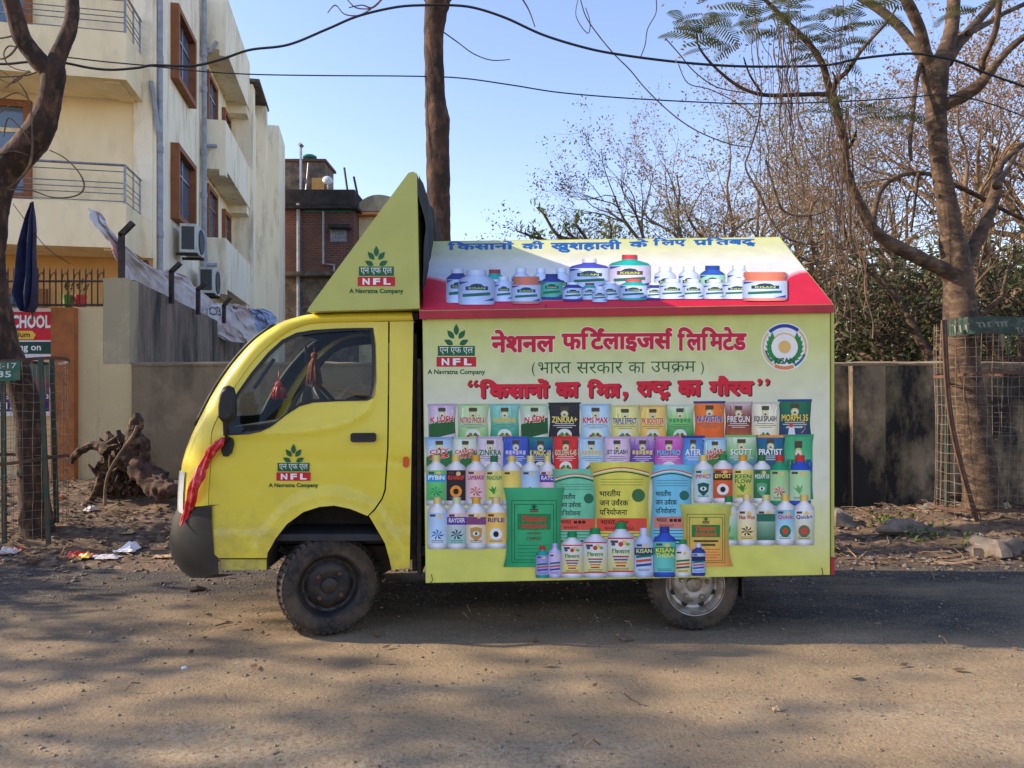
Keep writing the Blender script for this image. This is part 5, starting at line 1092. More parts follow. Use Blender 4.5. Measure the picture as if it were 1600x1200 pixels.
R4_ = [(668, 777, 699, 858, (220, 200, 130), WH, (170, 206, 240), (206, 226, 244), None, (40, 120, 70), None, ((50, 120, 190), 'splash')), (698, 777, 729, 858, (206, 216, 170), WH, (236, 200, 216), (150, 214, 200), 'RAYDER', (226, 216, 240), (80, 56, 150), ((60, 70, 100), 'splash')), (728, 777, 760, 858, (226, 170, 60), WH, (240, 214, 170), (236, 226, 206), None, (200, 90, 70), (130, 70, 120), ((190, 150, 80), 'shield')), (759, 777, 791, 857, (222, 190, 140), WH, (240, 190, 90), (242, 206, 110), 'RIFLE', (60, 50, 140), None, ((232, 234, 240), 'disc')),
 (1124, 775, 1153, 852, (30, 130, 70), WH, (214, 226, 220), (110, 190, 110), None, (40, 70, 140), None, ((60, 160, 80), 'leaf')), (1152, 773, 1182, 852, (226, 200, 150), WH, (232, 230, 214), (236, 214, 130), 'Nex Won', (170, 60, 60), None, ((80, 70, 50), 'splash')), (1182, 773, 1212, 852, (214, 206, 150), WH, (220, 226, 214), (40, 120, 80), None, (30, 70, 90), (30, 110, 90), None), (1212, 773, 1242, 852, (226, 190, 90), WH, (110, 190, 226), (220, 236, 240), 'Quick', (214, 50, 54), None, ((30, 120, 80), 'disc')), (1241, 773, 1272, 852, (226, 196, 110), WH, (226, 230, 232), (200, 206, 160), 'Quick+', (30, 70, 130), None, ((110, 110, 80), 'disc'))]
for a, b_, c_, d_, cp, bd, l1, l2, nm, tc_, bn, pic in R4_: bottle(a, b_, c_, d_, cp, bd, l1, l2, Z, nm, tc_, bn, pic=pic)
# soft contact shadow shapes belong to the printed picture
def sack(x0, y0, x1, y1, c, red_lab, z, seed, kind=None):
    w = x1-x0; h = y1-y0; n = 8; SH = (.78, .95, 1.03, 1.06, 1.03, 1.02, 1., .94, .80); R_ = []
    for j in range(14):
        v = j/13; ex_ = w*.05*(1-min(1, v*5))+w*.03*math.sin(v*6+seed); sag = h*.10*(1-v)
        R_.append((y0+h*v, [(x0-ex_+(w+2*ex_)*i/n, shade(c, SH[i]*(1+.03*math.sin(i*2+j+seed)))) for i in range(n+1)]))
    cv.rows(R_, z)
    for dy, c_, t in ((.05, (214, 90, 50), 1.9), (.065, (240, 240, 230), 1.3), (.09, (40, 90, 50), 2.2)): cv.line([(x0+w*k/10-1, y0+h*(dy+.055-.05*math.sin(math.pi*k/10))) for k in range(11)], t, c_, z+1)
    for i in range(3): cv.line([(x0+w*.12, y0+h*(.17+.028*i)), (x1-w*.12, y0+h*(.17+.028*i))], .8, shade(c, .55), z+1)
    cv.ell(x1-w*.2, y0+h*.33, w*.12, w*.12, shade(mixc(c, (20, 110, 80), .75), .8), z+1)
    for i, b_ in enumerate(('भारतीय', 'जन उव^रक', 'पिरयोजना')): cv.deva(b_, (x0+w*.1, y0+h*(.27+.092*i), x0+w*(.48, .62, .60)[i], y0+h*(.34+.092*i)), (26, 34, 34), z+2, .03)
    cv.rect(x0+w*.05, y0+h*.555, x1-w*.05, y0+h*.685, red_lab, z+1)
    cv.deva('भारत', (x0+w*.12, y0+h*.575, x0+w*.38, y0+h*.615), (60, 20, 20), z+2, .03); cv.text({None: 'BHARAT'}.get(kind, 'BHARAT UREA'), (x0+w*.2, y0+h*.64, x0+w*(.55 if kind is None else .72), y0+h*.67), (60, 20, 20), z+2, .02)
    if kind: cv.deva('यूिरया', (x0+w*.42, y0+h*.575, x0+w*.62, y0+h*.617), (60, 20, 20), z+2, .03)
    for k in range(0 if kind else 3): cv.rect(x0+w*(.44+.1*k), y0+h*.58, x0+w*(.52+.1*k), y0+h*.612, (60, 20, 20), z+2)
    for i in range(4): cv.rect(x0+w*.06, y0+h*(.70+.035*i), x1-w*(.06+.1*(i % 2)), y0+h*(.707+.035*i), (50, 60, 52), z+1)
    cv.rect(x0+w*.1, y0+h*.80, x0+w*.2, y0+h*.85, (150, 60, 50), z+1); cv.rect(x0+w*.28, y0+h*.80, x1-w*.15, y0+h*.82, (40, 60, 50), z+1); cv.rect(x0+w*.3, y0+h*.84, x1-w*.2, y0+h*.852, (40, 60, 50), z+1)
sack(868, 733, 933, 872, (112, 200, 160), (222, 90, 74), 30, 1); sack(928, 722, 1015, 880, (222, 216, 92), (222, 80, 64), 36, 2, 'urea'); sack(1018, 726, 1082, 872, (116, 200, 226), (206, 130, 116), 33, 3)
def kisan(x0, y0, x1, y1, ct, cb, frame, lab, tcol, z, sub, flare):
    w = x1-x0; h = y1-y0; n = 8; SH = (.84, .97, 1.03, 1.05, 1.02, 1.03, 1., .95, .82); R_ = []
    for j in range(14):
        v = j/13; ex_ = flare*w*(abs(v-.5)*2)**3-.02*w*math.sin(v*math.pi)
        R_.append((y0+h*v, [(x0-ex_+(w+2*ex_)*i/n, shade(mixc(ct, cb, v), SH[i]*(1+.03*math.sin(i*1.7+j*1.3)))) for i in range(n+1)]))
    cv.rows(R_, z)
    for a in (.10, .15):
        q = [(x0+w*a, y0+h*(a+.06)), (x1-w*a, y0+h*(a+.06)), (x1-w*a, y1-h*a*.6), (x0+w*a, y1-h*a*.6), (x0+w*a, y0+h*(a+.06))]
        for i in range(4): cv.line(q[i:i+2], 1.1, frame, z+1)
    cx = (x0+x1)/2
    for ang in (-55, -25, 0, 25, 55): a = math.radians(ang); cv.line([(cx, y0+h*.26), (cx+math.sin(a)*w*.06, y0+h*.26-math.cos(a)*w*.07)], 1.6, frame, z+2)
    cv.rect(cx-w*.075, y0+h*.265, cx+w*.075, y0+h*.285, frame, z+2); cv.rect(cx-w*.075, y0+h*.29, cx+w*.075, y0+h*.31, (150, 60, 50), z+2)
    cv.rect(x0+w*.2, y0+h*.33, x1-w*.2, y0+h*.53, lab, z+2)
    cv.deva('िकसान', (x0+w*.28, y0+h*.345, x1-w*.28, y0+h*.435), tcol, z+3, .05); cv.text('KISAN', (x0+w*.28, y0+h*.455, x1-w*.28, y0+h*.515), tcol, z+3, .05)
    if sub:
        cv.deva('कमपोसट', (cx-w*.13, y0+h*.555, cx+w*.13, y0+h*.59), (110, 50, 44), z+2, .03); cv.text('COMPOST', (cx-w*.14, y0+h*.62, cx+w*.14, y0+h*.665), (110, 50, 44), z+2, .03)
    else:
        for i, k in enumerate((.26, .2)): cv.rect(cx-w*k, y0+h*(.575+.06*i), cx+w*k, y0+h*(.61+.06*i), (70, 80, 30), z+2)
    for i in range(4): cv.rect(x0+w*.2, y0+h*(.72+.045*i), x1-w*(.2+.07*(i % 2)), y0+h*(.73+.045*i), mixc(frame, ct, .4) if sub else (190, 80, 50), z+1)
kisan(791, 762, 878, 886, (60, 176, 118), (40, 160, 104), (20, 96, 66), (24, 130, 74), (206, 56, 52), 42, True, .05)
kisan(1066, 788, 1140, 885, (196, 206, 96), (240, 160, 84), (96, 120, 40), (30, 130, 66), (226, 80, 56), 40, False, .07)
Z = 48
for a, b_, c_, d_, cp, bd, l1, l2, nm, tc_, bn, pic in [(837, 853, 858, 903, (200, 40, 44), (30, 160, 160), (150, 150, 214), (170, 170, 224), None, (214, 60, 50), None, None), (857, 849, 877, 903, (176, 170, 226), (196, 190, 236), (206, 196, 240), (196, 186, 236), None, (206, 60, 60), None, None),
  (877, 831, 911, 903, (20, 140, 80), (222, 226, 240), (226, 230, 236), (226, 220, 120), 'किसान', (20, 120, 70), None, None), (911, 825, 949, 903, (20, 140, 80), (214, 220, 240), (226, 230, 238), (228, 222, 130), 'किसान', (20, 120, 70), None, None), (949, 816, 991, 902, (20, 140, 80), (216, 222, 240), (226, 230, 238), (228, 222, 130), 'किसान', (20, 120, 70), None, None),
  (991, 825, 1021, 902, (206, 214, 240), (190, 206, 244), (170, 200, 240), (206, 220, 244), 'KISAN', (206, 220, 120), (30, 50, 110), None), (1021, 823, 1056, 902, (40, 60, 150), (44, 84, 196), (90, 200, 170), (110, 206, 200), 'KISAN|THEKA', (220, 226, 90), (24, 130, 90), None), (1054, 843, 1080, 901, (20, 140, 80), (222, 226, 240), (226, 230, 236), (226, 220, 120), None, (190, 60, 70), None, None), (1081, 849, 1102, 900, (200, 214, 240), (36, 60, 150), (150, 190, 240), (170, 206, 244), None, (40, 60, 120), (24, 40, 96), None)]:
    hindi = nm == 'किसान'
    bottle(a, b_, c_, d_, cp, bd, l1, l2, Z, None if hindi else nm, tc_, bn, pic=pic, ny=.42)
    w = c_-a; h = d_-b_; cx = (a+c_)/2
    if hindi:
        cv.rect(a+1, b_+h*.28, c_-1, b_+h*.305, (214, 50, 54), Z+3); cv.rect(a+1, b_+h*.88, c_-1, b_+h*.905, (214, 50, 54), Z+3)
        cv.deva('िकसान', (a+w*.16, b_+h*.48, c_-w*.16, b_+h*.57), (20, 120, 70), Z+3, .04); cv.ell(cx, b_+h*.40, w*.09, h*.045, (200, 60, 60), Z+3); cv.ell(a+w*.22, b_+h*.40, w*.08, h*.03, (50, 90, 140), Z+3); cv.ell(c_-w*.24, b_+h*.40, w*.08, h*.03, (110, 170, 80), Z+3)
        for i, q in enumerate(((170, 60, 120), (60, 90, 160), (226, 120, 50), (190, 60, 50))): cv.rect(cx-w*(.3-.04*i), b_+h*(.61+.055*i), cx+w*(.3-.04*i), b_+h*(.64+.055*i), q, Z+3)
    elif nm is None or nm == 'KISAN':
        for i, q in enumerate(((30, 110, 70), (214, 80, 50), (50, 70, 140))): cv.poly([(a+w*.1, b_+h*(.56+.09*i)), (c_-w*.1, b_+h*(.53+.09*i)), (c_-w*.1, b_+h*(.58+.09*i)), (a+w*.1, b_+h*(.61+.09*i))], q, Z+3)
cv.build('printed_banner', panel)
# ---- roof print
rc = Canvas(lambda x, y, o: roofp(x, y, o))
def q4p(u, v):
    a = (656+(663-656)*v, 485+(378-485)*v); c = (1302+(1217.5-1302)*v, 475.5+(371-475.5)*v)
    return (a[0]+(c[0]-a[0])*u, a[1]+(c[1]-a[1])*u)
vs = []; cs = []; NU, NV = 60, 22
for j in range(NV+1):
    for i in range(NU+1):
        u, v = i/NU, j/NV; x, y = q4p(u, v); vs.append(rc.P(x, y, 0))
        t = (206, 209, 144); m_ = (224, 221, 206); bl = (206, 216, 240)
        c_ = mixc(mixc((212, 219, 234), m_, sst(.2, .75, v)), t, sst(.62, 1., v)); c_ = mixc(c_, (176, 198, 236), (1-sst(.0, .22, u))*(1-sst(.3, .95, v))*.6)
        cs.append(s2l(c_))
for j in range(NV):
    for i in range(NU):
        f = (j*(NU+1)+i, j*(NU+1)+i+1, (j+1)*(NU+1)+i+1, (j+1)*(NU+1)+i); rc.mb.f.append(f); rc.mb.m.append(0); rc.mb.c.append([cs[k] for k in f])
rc.mb.v += [tuple(v) for v in vs]
def redrow(v0, v1, n=50):
    for i in range(n):
        u0, u1 = i/n, (i+1)/n; a, b_ = q4p(u0, 0), q4p(u1, 0); c_, d_ = q4p(u1, v1(u1)), q4p(u0, v1(u0)); e0, e1 = q4p(u0, v1(u0)+.05), q4p(u1, v1(u1)+.05); rc.poly([a, b_, c_, d_], (206, 34, 58), 1); r_, w_ = s2l((206, 34, 58)), s2l((236, 190, 196)); rc.mb.add([rc.P(*q, 1) for q in (d_, c_, e1, e0)], [(0, 1, 2, 3)], 0, [r_, r_, w_, w_])
def redtop(u): return .12+.34*(1-sst(0, .26, u))**1.2+.34*(sst(.80, 1.0, u))**1.2-.02*math.sin(u*6)
redrow(0, redtop)
B1 = (26, 92, 160)
for body, bx_ in (('िकसानों', (699, 377, 803, 391)), ('की', (815, 377, 850, 390)), ('खुशहाली', (860, 375, 971, 395)), ('के', (983, 374, 1013, 387)), ('िलए', (1020, 372, 1072, 386)), ('प_ितबD', (1083, 371, 1181, 386))): rc.deva(body, bx_, B1, 4, .052, -1.2)
cv = rc   # bottle() now draws on the roof
LB = (206, 220, 246); NV_ = (48, 54, 140)
def jar(x0, y0, x1, y1, cap, shoulder, z, lab=(34, 56, 90), txt=(196, 214, 90), capw=.56, body=LB, low=None):
    w = x1-x0; h = y1-y0; cx = (x0+x1)/2; n = 6; SH = (.72, .92, 1.04, 1.07, 1.0, .9, .72); R_ = []
    for v, k, c_ in ((.10, capw*.9, shoulder), (.16, capw, shoulder), (.24, .86, shoulder), (.31, 1., shoulder), (.315, 1., body), (.6, 1., body), (.90, 1., body), (.905, 1., low or body), (.96, .98, low or body), (1., .88, low or body)): R_.append((y0+h*v, [(cx-w*k/2+w*k*i/n, shade(c_, SH[i])) for i in range(n+1)]))
    rc.rows(R_, z); rc.rows([(y0+h*v, [(cx-w*capw*k/2+w*capw*k*i/n, shade(cap, SH[i])) for i in range(n+1)]) for v, k in ((0, .94), (.02, 1.), (.10, 1.), (.13, 1.05))], z+1)
    rc.poly([(cx-w*.2, y0+h*.47), (cx-w*.12, y0+h*.41), (cx, y0+h*.39), (cx+w*.14, y0+h*.41), (cx+w*.2, y0+h*.47)], (46, 70, 84), z+2)
    rc.rect(cx-w*.30, y0+h*.47, cx+w*.32, y0+h*.58, lab, z+2); rc.text('KISAN', (cx-w*.22, y0+h*.49, cx+w*.24, y0+h*.56), txt, z+3, .04)
    rc.poly([(x0+w*.12, y0+h*.69), (x1-w*.12, y0+h*.64), (x1-w*.12, y0+h*.73), (x0+w*.12, y0+h*.78)], (44, 110, 80), z+2); rc.poly([(x1-w*.3, y0+h*.89), (x1-w*.03, y0+h*.80), (x1-w*.03, y0+h*.89)], NV_, z+2); rc.poly([(x0+w*.03, y0+h*.335), (x0+w*.3, y0+h*.335), (x0+w*.03, y0+h*.42)], NV_, z+2)
W_ = (232, 238, 248); TL = (30, 180, 160); OR = (232, 128, 84)
for (a, b_, c_, d_, cp, sh, z, kw) in [(697, 420, 733, 473, W_, NV_, 6, {}), (757, 421, 789, 470, (170, 60, 60), TL, 6, {}), (799, 419, 829, 468, W_, LB, 6, {}), (832, 419, 858, 468, W_, LB, 6, {}), (863, 419, 891, 466, W_, LB, 6, {}), (1022, 417, 1056, 462, W_, LB, 6, {}), (1060, 416, 1092, 462, W_, LB, 6, {}), (1093, 415, 1133, 462, (40, 70, 150), (50, 90, 180), 6, dict(body=(170, 226, 190))), (1136, 414, 1172, 462, W_, LB, 6, {}),
   (889, 404, 952, 452, (216, 222, 244), (74, 76, 176), 12, dict(capw=.34)), (951, 398, 1016, 452, (206, 56, 60), TL, 12, dict(capw=.36, body=(214, 206, 232), lab=(90, 70, 60))), (716, 422, 773, 476, (226, 232, 246), LB, 18, {}), (773, 432, 801, 471, W_, LB, 16, {}), (799, 432, 845, 475, OR, OR, 20, dict(capw=.9, low=(214, 130, 110))), (845, 428, 879, 468, (40, 46, 110), NV_, 18, dict(body=(90, 190, 150), low=NV_)), (879, 441, 911, 470, W_, NV_, 22, dict(low=NV_)), (909, 442, 934, 468, (160, 60, 60), TL, 20, {}), (938, 440, 968, 468, W_, LB, 20, {}), (925, 448, 949, 472, W_, LB, 24, {}), (968, 436, 1011, 469, (226, 90, 80), TL, 24, dict(low=TL)), (1009, 442, 1037, 468, W_, NV_, 22, dict(low=NV_)),
   (1030, 436, 1070, 467, W_, LB, 26, {}), (1066, 436, 1100, 467, W_, LB, 24, {}), (1099, 436, 1135, 467, W_, LB, 26, {}), (1128, 434, 1176, 467, W_, LB, 28, {}), (1160, 425, 1230, 470, (236, 132, 96), (236, 132, 96), 32, dict(capw=.95, low=(232, 140, 120)))]: jar(a, b_, c_, d_, cp, sh, z, **kw)
rc.build('printed_banner', roof)
# ---- logos on hoarding and door
hc = Canvas(lambda x, y, o: side(x, y, .016+o)); hc.logo(588, 385, .94, 1); hc.build('printed_logo', hb)
hmax = max(relief(420+4*i, 690+4*j) for i in range(20) for j in range(20)); dc = Canvas(lambda x, y, o: side(x, y, hmax+.0008+o)); dc.logo(458.5, 694.5, .86, 1); dc.build('printed_logo', doors[0])
# ------------------------------------------------------------------ trees
def limb(mb, pts, d, sub=5, rough=.10, n=9, dd=None, mi=0):
    """branch given by photo outline (x, y, width) at distance d, drifting in depth by dd"""
    c = crom(pts, sub); m = len(c); P = []; Rr = []
    for i, q in enumerate(c):
        t = i/(m-1); e = d+(dd(t) if dd else 0)
        p = W(q[0], q[1], e); P.append(p); Rr.append(max(.003, q[2]*.5/F*e))
    mb.tube(P, Rr, n, mi, rough)
    return P
def leafquad(mb, p, l, rnd, droop=.3, wr=.45, mi=0):
    d = Vector((rnd.gauss(0, 1), rnd.gauss(0, 1), rnd.gauss(0, 1)-droop)); d.normalize(); s_ = d.orthogonal(); s_.normalize(); s_.rotate(Matrix.Rotation(rnd.uniform(0, 6.28), 3, d)); w = l*wr
    n_ = d.cross(s_)*l*.12
    mb.add([p, p+d*l*.5+s_*w*.5+n_, p+d*l, p+d*l*.5-s_*w*.5+n_], [(0, 1, 2, 3)], mi)
def grow(tb, lb, p, dr, ln, r, dep, rnd, P):
    """recursive branch; P: dict of habit"""
    seg = 4; pts = [p.copy()]; rs = [r]; q = p.copy(); d = dr.copy()
    for i in range(seg):
        d = (d+Vector((rnd.gauss(0, P['wig']), rnd.gauss(0, P['wig']), rnd.gauss(0, P['wig'])+P['up'])))
        d.normalize(); q = q+d*ln/seg; pts.append(q.copy()); rs.append(r*(1-(i+1)/seg*.45))
    tb.tube(pts, rs, 6 if dep > 2 else (4 if dep > 1 else 3), cap=False)
    if dep <= P.get('leafdep', 1) and rnd.random() < P.get('clump', 1.):
        for _ in range(P['leaves']):
            k = rnd.randrange(1, seg+1); c = pts[k]+Vector((rnd.gauss(0, 1), rnd.gauss(0, 1), rnd.gauss(0, .8)))*P['spread']
            leafquad(lb, c, P['size']*rnd.uniform(.6, 1.3), rnd, P.get('droop', .3), P.get('wr', .45))
    if dep > 0:
        for k in range(rnd.randint(*P['kids'])):
            i = rnd.choice((2, 3, 4, 4)); ax = Vector((rnd.gauss(0, 1), rnd.gauss(0, 1), rnd.gauss(0, .6))); ax.normalize()
            dv = (d*(1-P['open'])+ax*P['open']+Vector((0, 0, P['up']))); dv.normalize()
            grow(tb, lb, pts[i], dv, ln*rnd.uniform(.62, .88), rs[i]*rnd.uniform(.56, .76), dep-1, rnd, P)
def tree(name, label, px, d, py_top, r0, trunkfrac, dep, leafm_, barkm, seed, P, z0=0., group='trees beyond the boundary wall', lean=(0, 0), x=None):
    rnd = random.Random(seed); X = (px-CX)/F*d if x is None else x; top = CH+(CY-py_top)/F*d; H = top-z0
    t = thing(name, label, 'tree', (X, d, z0), group); tb = MB(); lb = MB()
    p0 = Vector((X, d, z0)); dr = Vector((lean[0], lean[1], 1)).normalized(); tl = H*trunkfrac
    pts = [p0+dr*tl*k/4+Vector((rnd.gauss(0, r0*.4), rnd.gauss(0, r0*.4), 0))*(k > 0) for k in range(5)]
    tb.tube(pts, [r0*1.25, r0, r0*.92, r0*.85, r0*.8], 8, 0, .12)
    ln = (H-tl)*P.get('first', .42)
    for k in range(P.get('main', 4)):
        a = 2*math.pi*k/P.get('main', 4)+rnd.uniform(-.5, .5); sp = P['open']*rnd.uniform(.6, 1.4)
        grow(tb, lb, pts[-1] if k % 2 == 0 else pts[3].lerp(pts[4], .5), Vector((math.cos(a)*sp*1.3, math.sin(a)*sp*1.3, 1)).normalized(), ln*rnd.uniform(.85, 1.15), r0*.62, dep, rnd, P)
    tb.build('trunk', barkm, t, True); lb.build('crown', leafm_, t)
    return t
DRY = dict(wig=.16, up=.05, leaves=13, spread=.075, size=.062, kids=(2, 4), open=.45, first=.42, leafdep=1, clump=.26)
DRYL = dict(wig=.16, up=.05, leaves=18, spread=.085, size=.068, kids=(2, 4), open=.47, first=.42, leafdep=1, clump=.40)
BARE = dict(wig=.24, up=.02, leaves=13, spread=.08, size=.062, kids=(2, 4), open=.52, first=.42, clump=.12)
GRN = dict(wig=.18, up=.03, leaves=18, spread=.28, size=.16, kids=(3, 4), open=.55, wr=.42, leafdep=2)
FARG = dict(wig=.2, up=.03, leaves=26, spread=.5, size=.24, kids=(3, 4), open=.6, leafdep=2)
tree('dry_tree', 'small dry tree with sparse purple brown leaves over the middle of the banner roof', 1088, 15.5, 175, .15, .46, 5, M['leaf_brown'], M['twig'], 21, DRY)
tree('dry_tree', 'low olive leaved tree just left of the small dry tree', 1000, 17, 262, .14, .34, 4, M['leaf_olive'], M['twig'], 22, dict(DRYL, open=.62, leaves=24, spread=.12, size=.08))
tree('dry_tree', 'nearly bare twiggy tree behind the right end of banner roof', 1185, 13.5, 190, .12, .40, 5, M['leaf_olive'], M['twig'], 23, dict(BARE))
tree('dry_tree', 'bare tangled tree between the hanging vines and the big forked tree', 1290, 12.5, 190, .12, .36, 5, M['leaf_brown'], M['twig'], 24, dict(BARE))
tree('dry_tree', 'bare twiggy tree just left of the forked trunk', 1400, 13.0, 150, .12, .36, 5, M['leaf_brown'], M['twig'], 34, dict(BARE))
tree('dry_tree', 'slim bare brown tree standing right behind wall left of the cage', 1457, 11.2, 215, .12, .36, 4, M['leaf_brown'], M['bark_pale'], 25, DRY)
tree('rust_leaved_tree', 'big tree with dry rust brown leaves behind the forked tree', 1550, 13, 30, .2, .36, 5, M['leaf_brown'], M['twig'], 26, dict(DRYL))
tree('rust_leaved_tree', 'rust brown leaved tree at the far right edge', 1660, 14.5, 20, .2, .38, 5, M['leaf_brown'], M['twig'], 27, dict(DRYL))
tree('dry_tree', 'olive brown tree farther back above the left part of banner roof text', 945, 20, 318, .14, .40, 4, M['leaf_olive'], M['twig'], 35, dict(DRYL, open=.6, leaves=9))
tree('dry_tree', 'brown tree farther back between the small dry tree and vines', 1150, 19, 225, .15, .40, 5, M['leaf_brown'], M['twig'], 36, dict(DRY))
tree('dry_tree', 'olive brown tree farther back seen through the hanging vines', 1255, 18, 215, .15, .38, 5, M['leaf_olive'], M['twig'], 37, dict(DRY, clump=.6))
tree('dry_tree', 'brown tree farther back seen under the arching bough', 1385, 18, 200, .15, .38, 5, M['leaf_brown'], M['twig'], 38, dict(DRYL, clump=.7))
tree('green_tree', 'dark green bushy tree low behind wall beneath the left limb', 1410, 12.2, 385, .12, .34, 3, M['leaf_dark'], M['bark'], 28, dict(GRN, leaves=9, size=.13))
tree('green_tree', 'dark green bushy tree behind the caged trunk at right edge', 1590, 11.4, 300, .14, .36, 3, M['leaf_dark'], M['bark_pale'], 29, dict(GRN, leaves=7, size=.13))
tree('green_tree', 'olive green bushy tree right of the banner roof low over wall', 1335, 15, 430, .13, .28, 3, M['leaf_olive'], M['bark'], 30, dict(GRN, leaves=9, size=.13))
for i, (px, d, pt, mm, lab) in enumerate(((835, 34, 405, 'leaf_olive', 'far hazy olive tree hidden mostly by the banner roof'), (960, 30, 375, 'leaf_olive', 'far olive tree low behind left part of the dry trees'), (1130, 32, 360, 'leaf_olive', 'far olive tree low behind the twiggy tree'), (1270, 28, 370, 'leaf_green', 'far green tree seen between truck roof and hanging vines'), (1390, 24, 380, 'leaf_olive', 'far olive tree under left limb of the forked tree'), (1500, 26, 330, 'leaf_green', 'far green tree behind the caged trunk'), (1620, 22, 330, 'leaf_green', 'far green tree at right edge behind the rest'))):
    tree('distant_tree', lab, px, d, pt, .2, .22, 3, M[mm], M['twig'], 40+i, FARG)
# unseen trees off the left edge; the low bushy one added for shade
SHD = dict(GRN, leaves=16, spread=.14, size=.2, leafdep=1, clump=.5)
for i, (x, y, zt_, fr_, kw, lab) in enumerate(((-8.6, 5.3, 2.9, .3, dict(leaves=26, clump=1.), 'unseen bushy tree added beyond left edge to shade the road'), (-12.0, 3.5, 5.3, .55, dict(open=.75), 'leafy tree beyond the left edge whose shade dapples the foreground'), (-15.0, 2.6, 9.6, .6, dict(open=.75, clump=.42), 'taller leafy tree beyond the left edge nearer the camera'), (-8.5, 1.9, 4.0, .6, dict(open=.7, clump=.4), 'small leafy tree beside the camera beyond the left edge'))):
    tree('unseen_shade_tree', lab, 0, y, CY-(zt_-CH)*F/y, .12, fr_, 3, M['leaf_green'], M['bark'], 60+i, dict(SHD, **kw), group='trees outside the picture on the left', x=x)
# sapling branch with fresh leaves just above the roof
t = thing('sapling', 'young shoot with fresh pale green leaves rising above the left part of banner roof', 'sapling', W(915, 450, 9.6))
b = MB(); lb = MB(); rnd = random.Random(5)
for pts in ([(930, 470, 12), (925, 400, 10), (905, 378, 8), (880, 372, 6), (866, 362, 5), (850, 335, 4), (838, 324, 2)], [(905, 378, 7), (870, 380, 6), (840, 372, 5), (822, 366, 3), (806, 360, 2)], [(880, 372, 5), (860, 380, 4), (842, 368, 3), (832, 352, 2)], [(925, 400, 8), (915, 372, 5), (900, 350, 4), (902, 336, 2)], [(905, 378, 5), (885, 360, 3), (884, 350, 2)], [(930, 420, 8), (950, 390, 5), (955, 360, 3), (950, 340, 2)]):
    P = limb(b, pts, 9.6, 4, .1, 6)
    for _ in range(34): 
        i = min(len(P)-1, int(len(P)*(.45+.55*rnd.random()))); leafquad(lb, P[i]+Vector((rnd.gauss(0, .035), rnd.gauss(0, .05), rnd.gauss(0, .035))), .09, rnd, -.5, .3)
b.build('stem', M['bark'], t, True); lb.build('leaves', M['leaf_green'], t)
# feathery fronds
def frond(mb, p, d, L, rnd):
    d = Vector(d).normalized(); up = Vector((0, 0, 1)); s_ = d.cross(up).normalized(); q = Vector(p); n = 13
    for k in range(n):
        t = k/n; d2 = (d+Vector((0, 0, -.9*t*t))).normalized(); q = q+d2*L/n; ll = L*.30*math.sin(math.pi*(t*.85+.12))
        for sg in (-1, 1):
            e = (s_*sg*.8+d2*.55+Vector((0, 0, -.25))).normalized()*ll; w = d2*L*.022
            mb.add([q-w, q+e*.5-w*1.1, q+e, q+e*.5+w*1.1, q+w], [(0, 1, 2, 3, 4)])
    return q
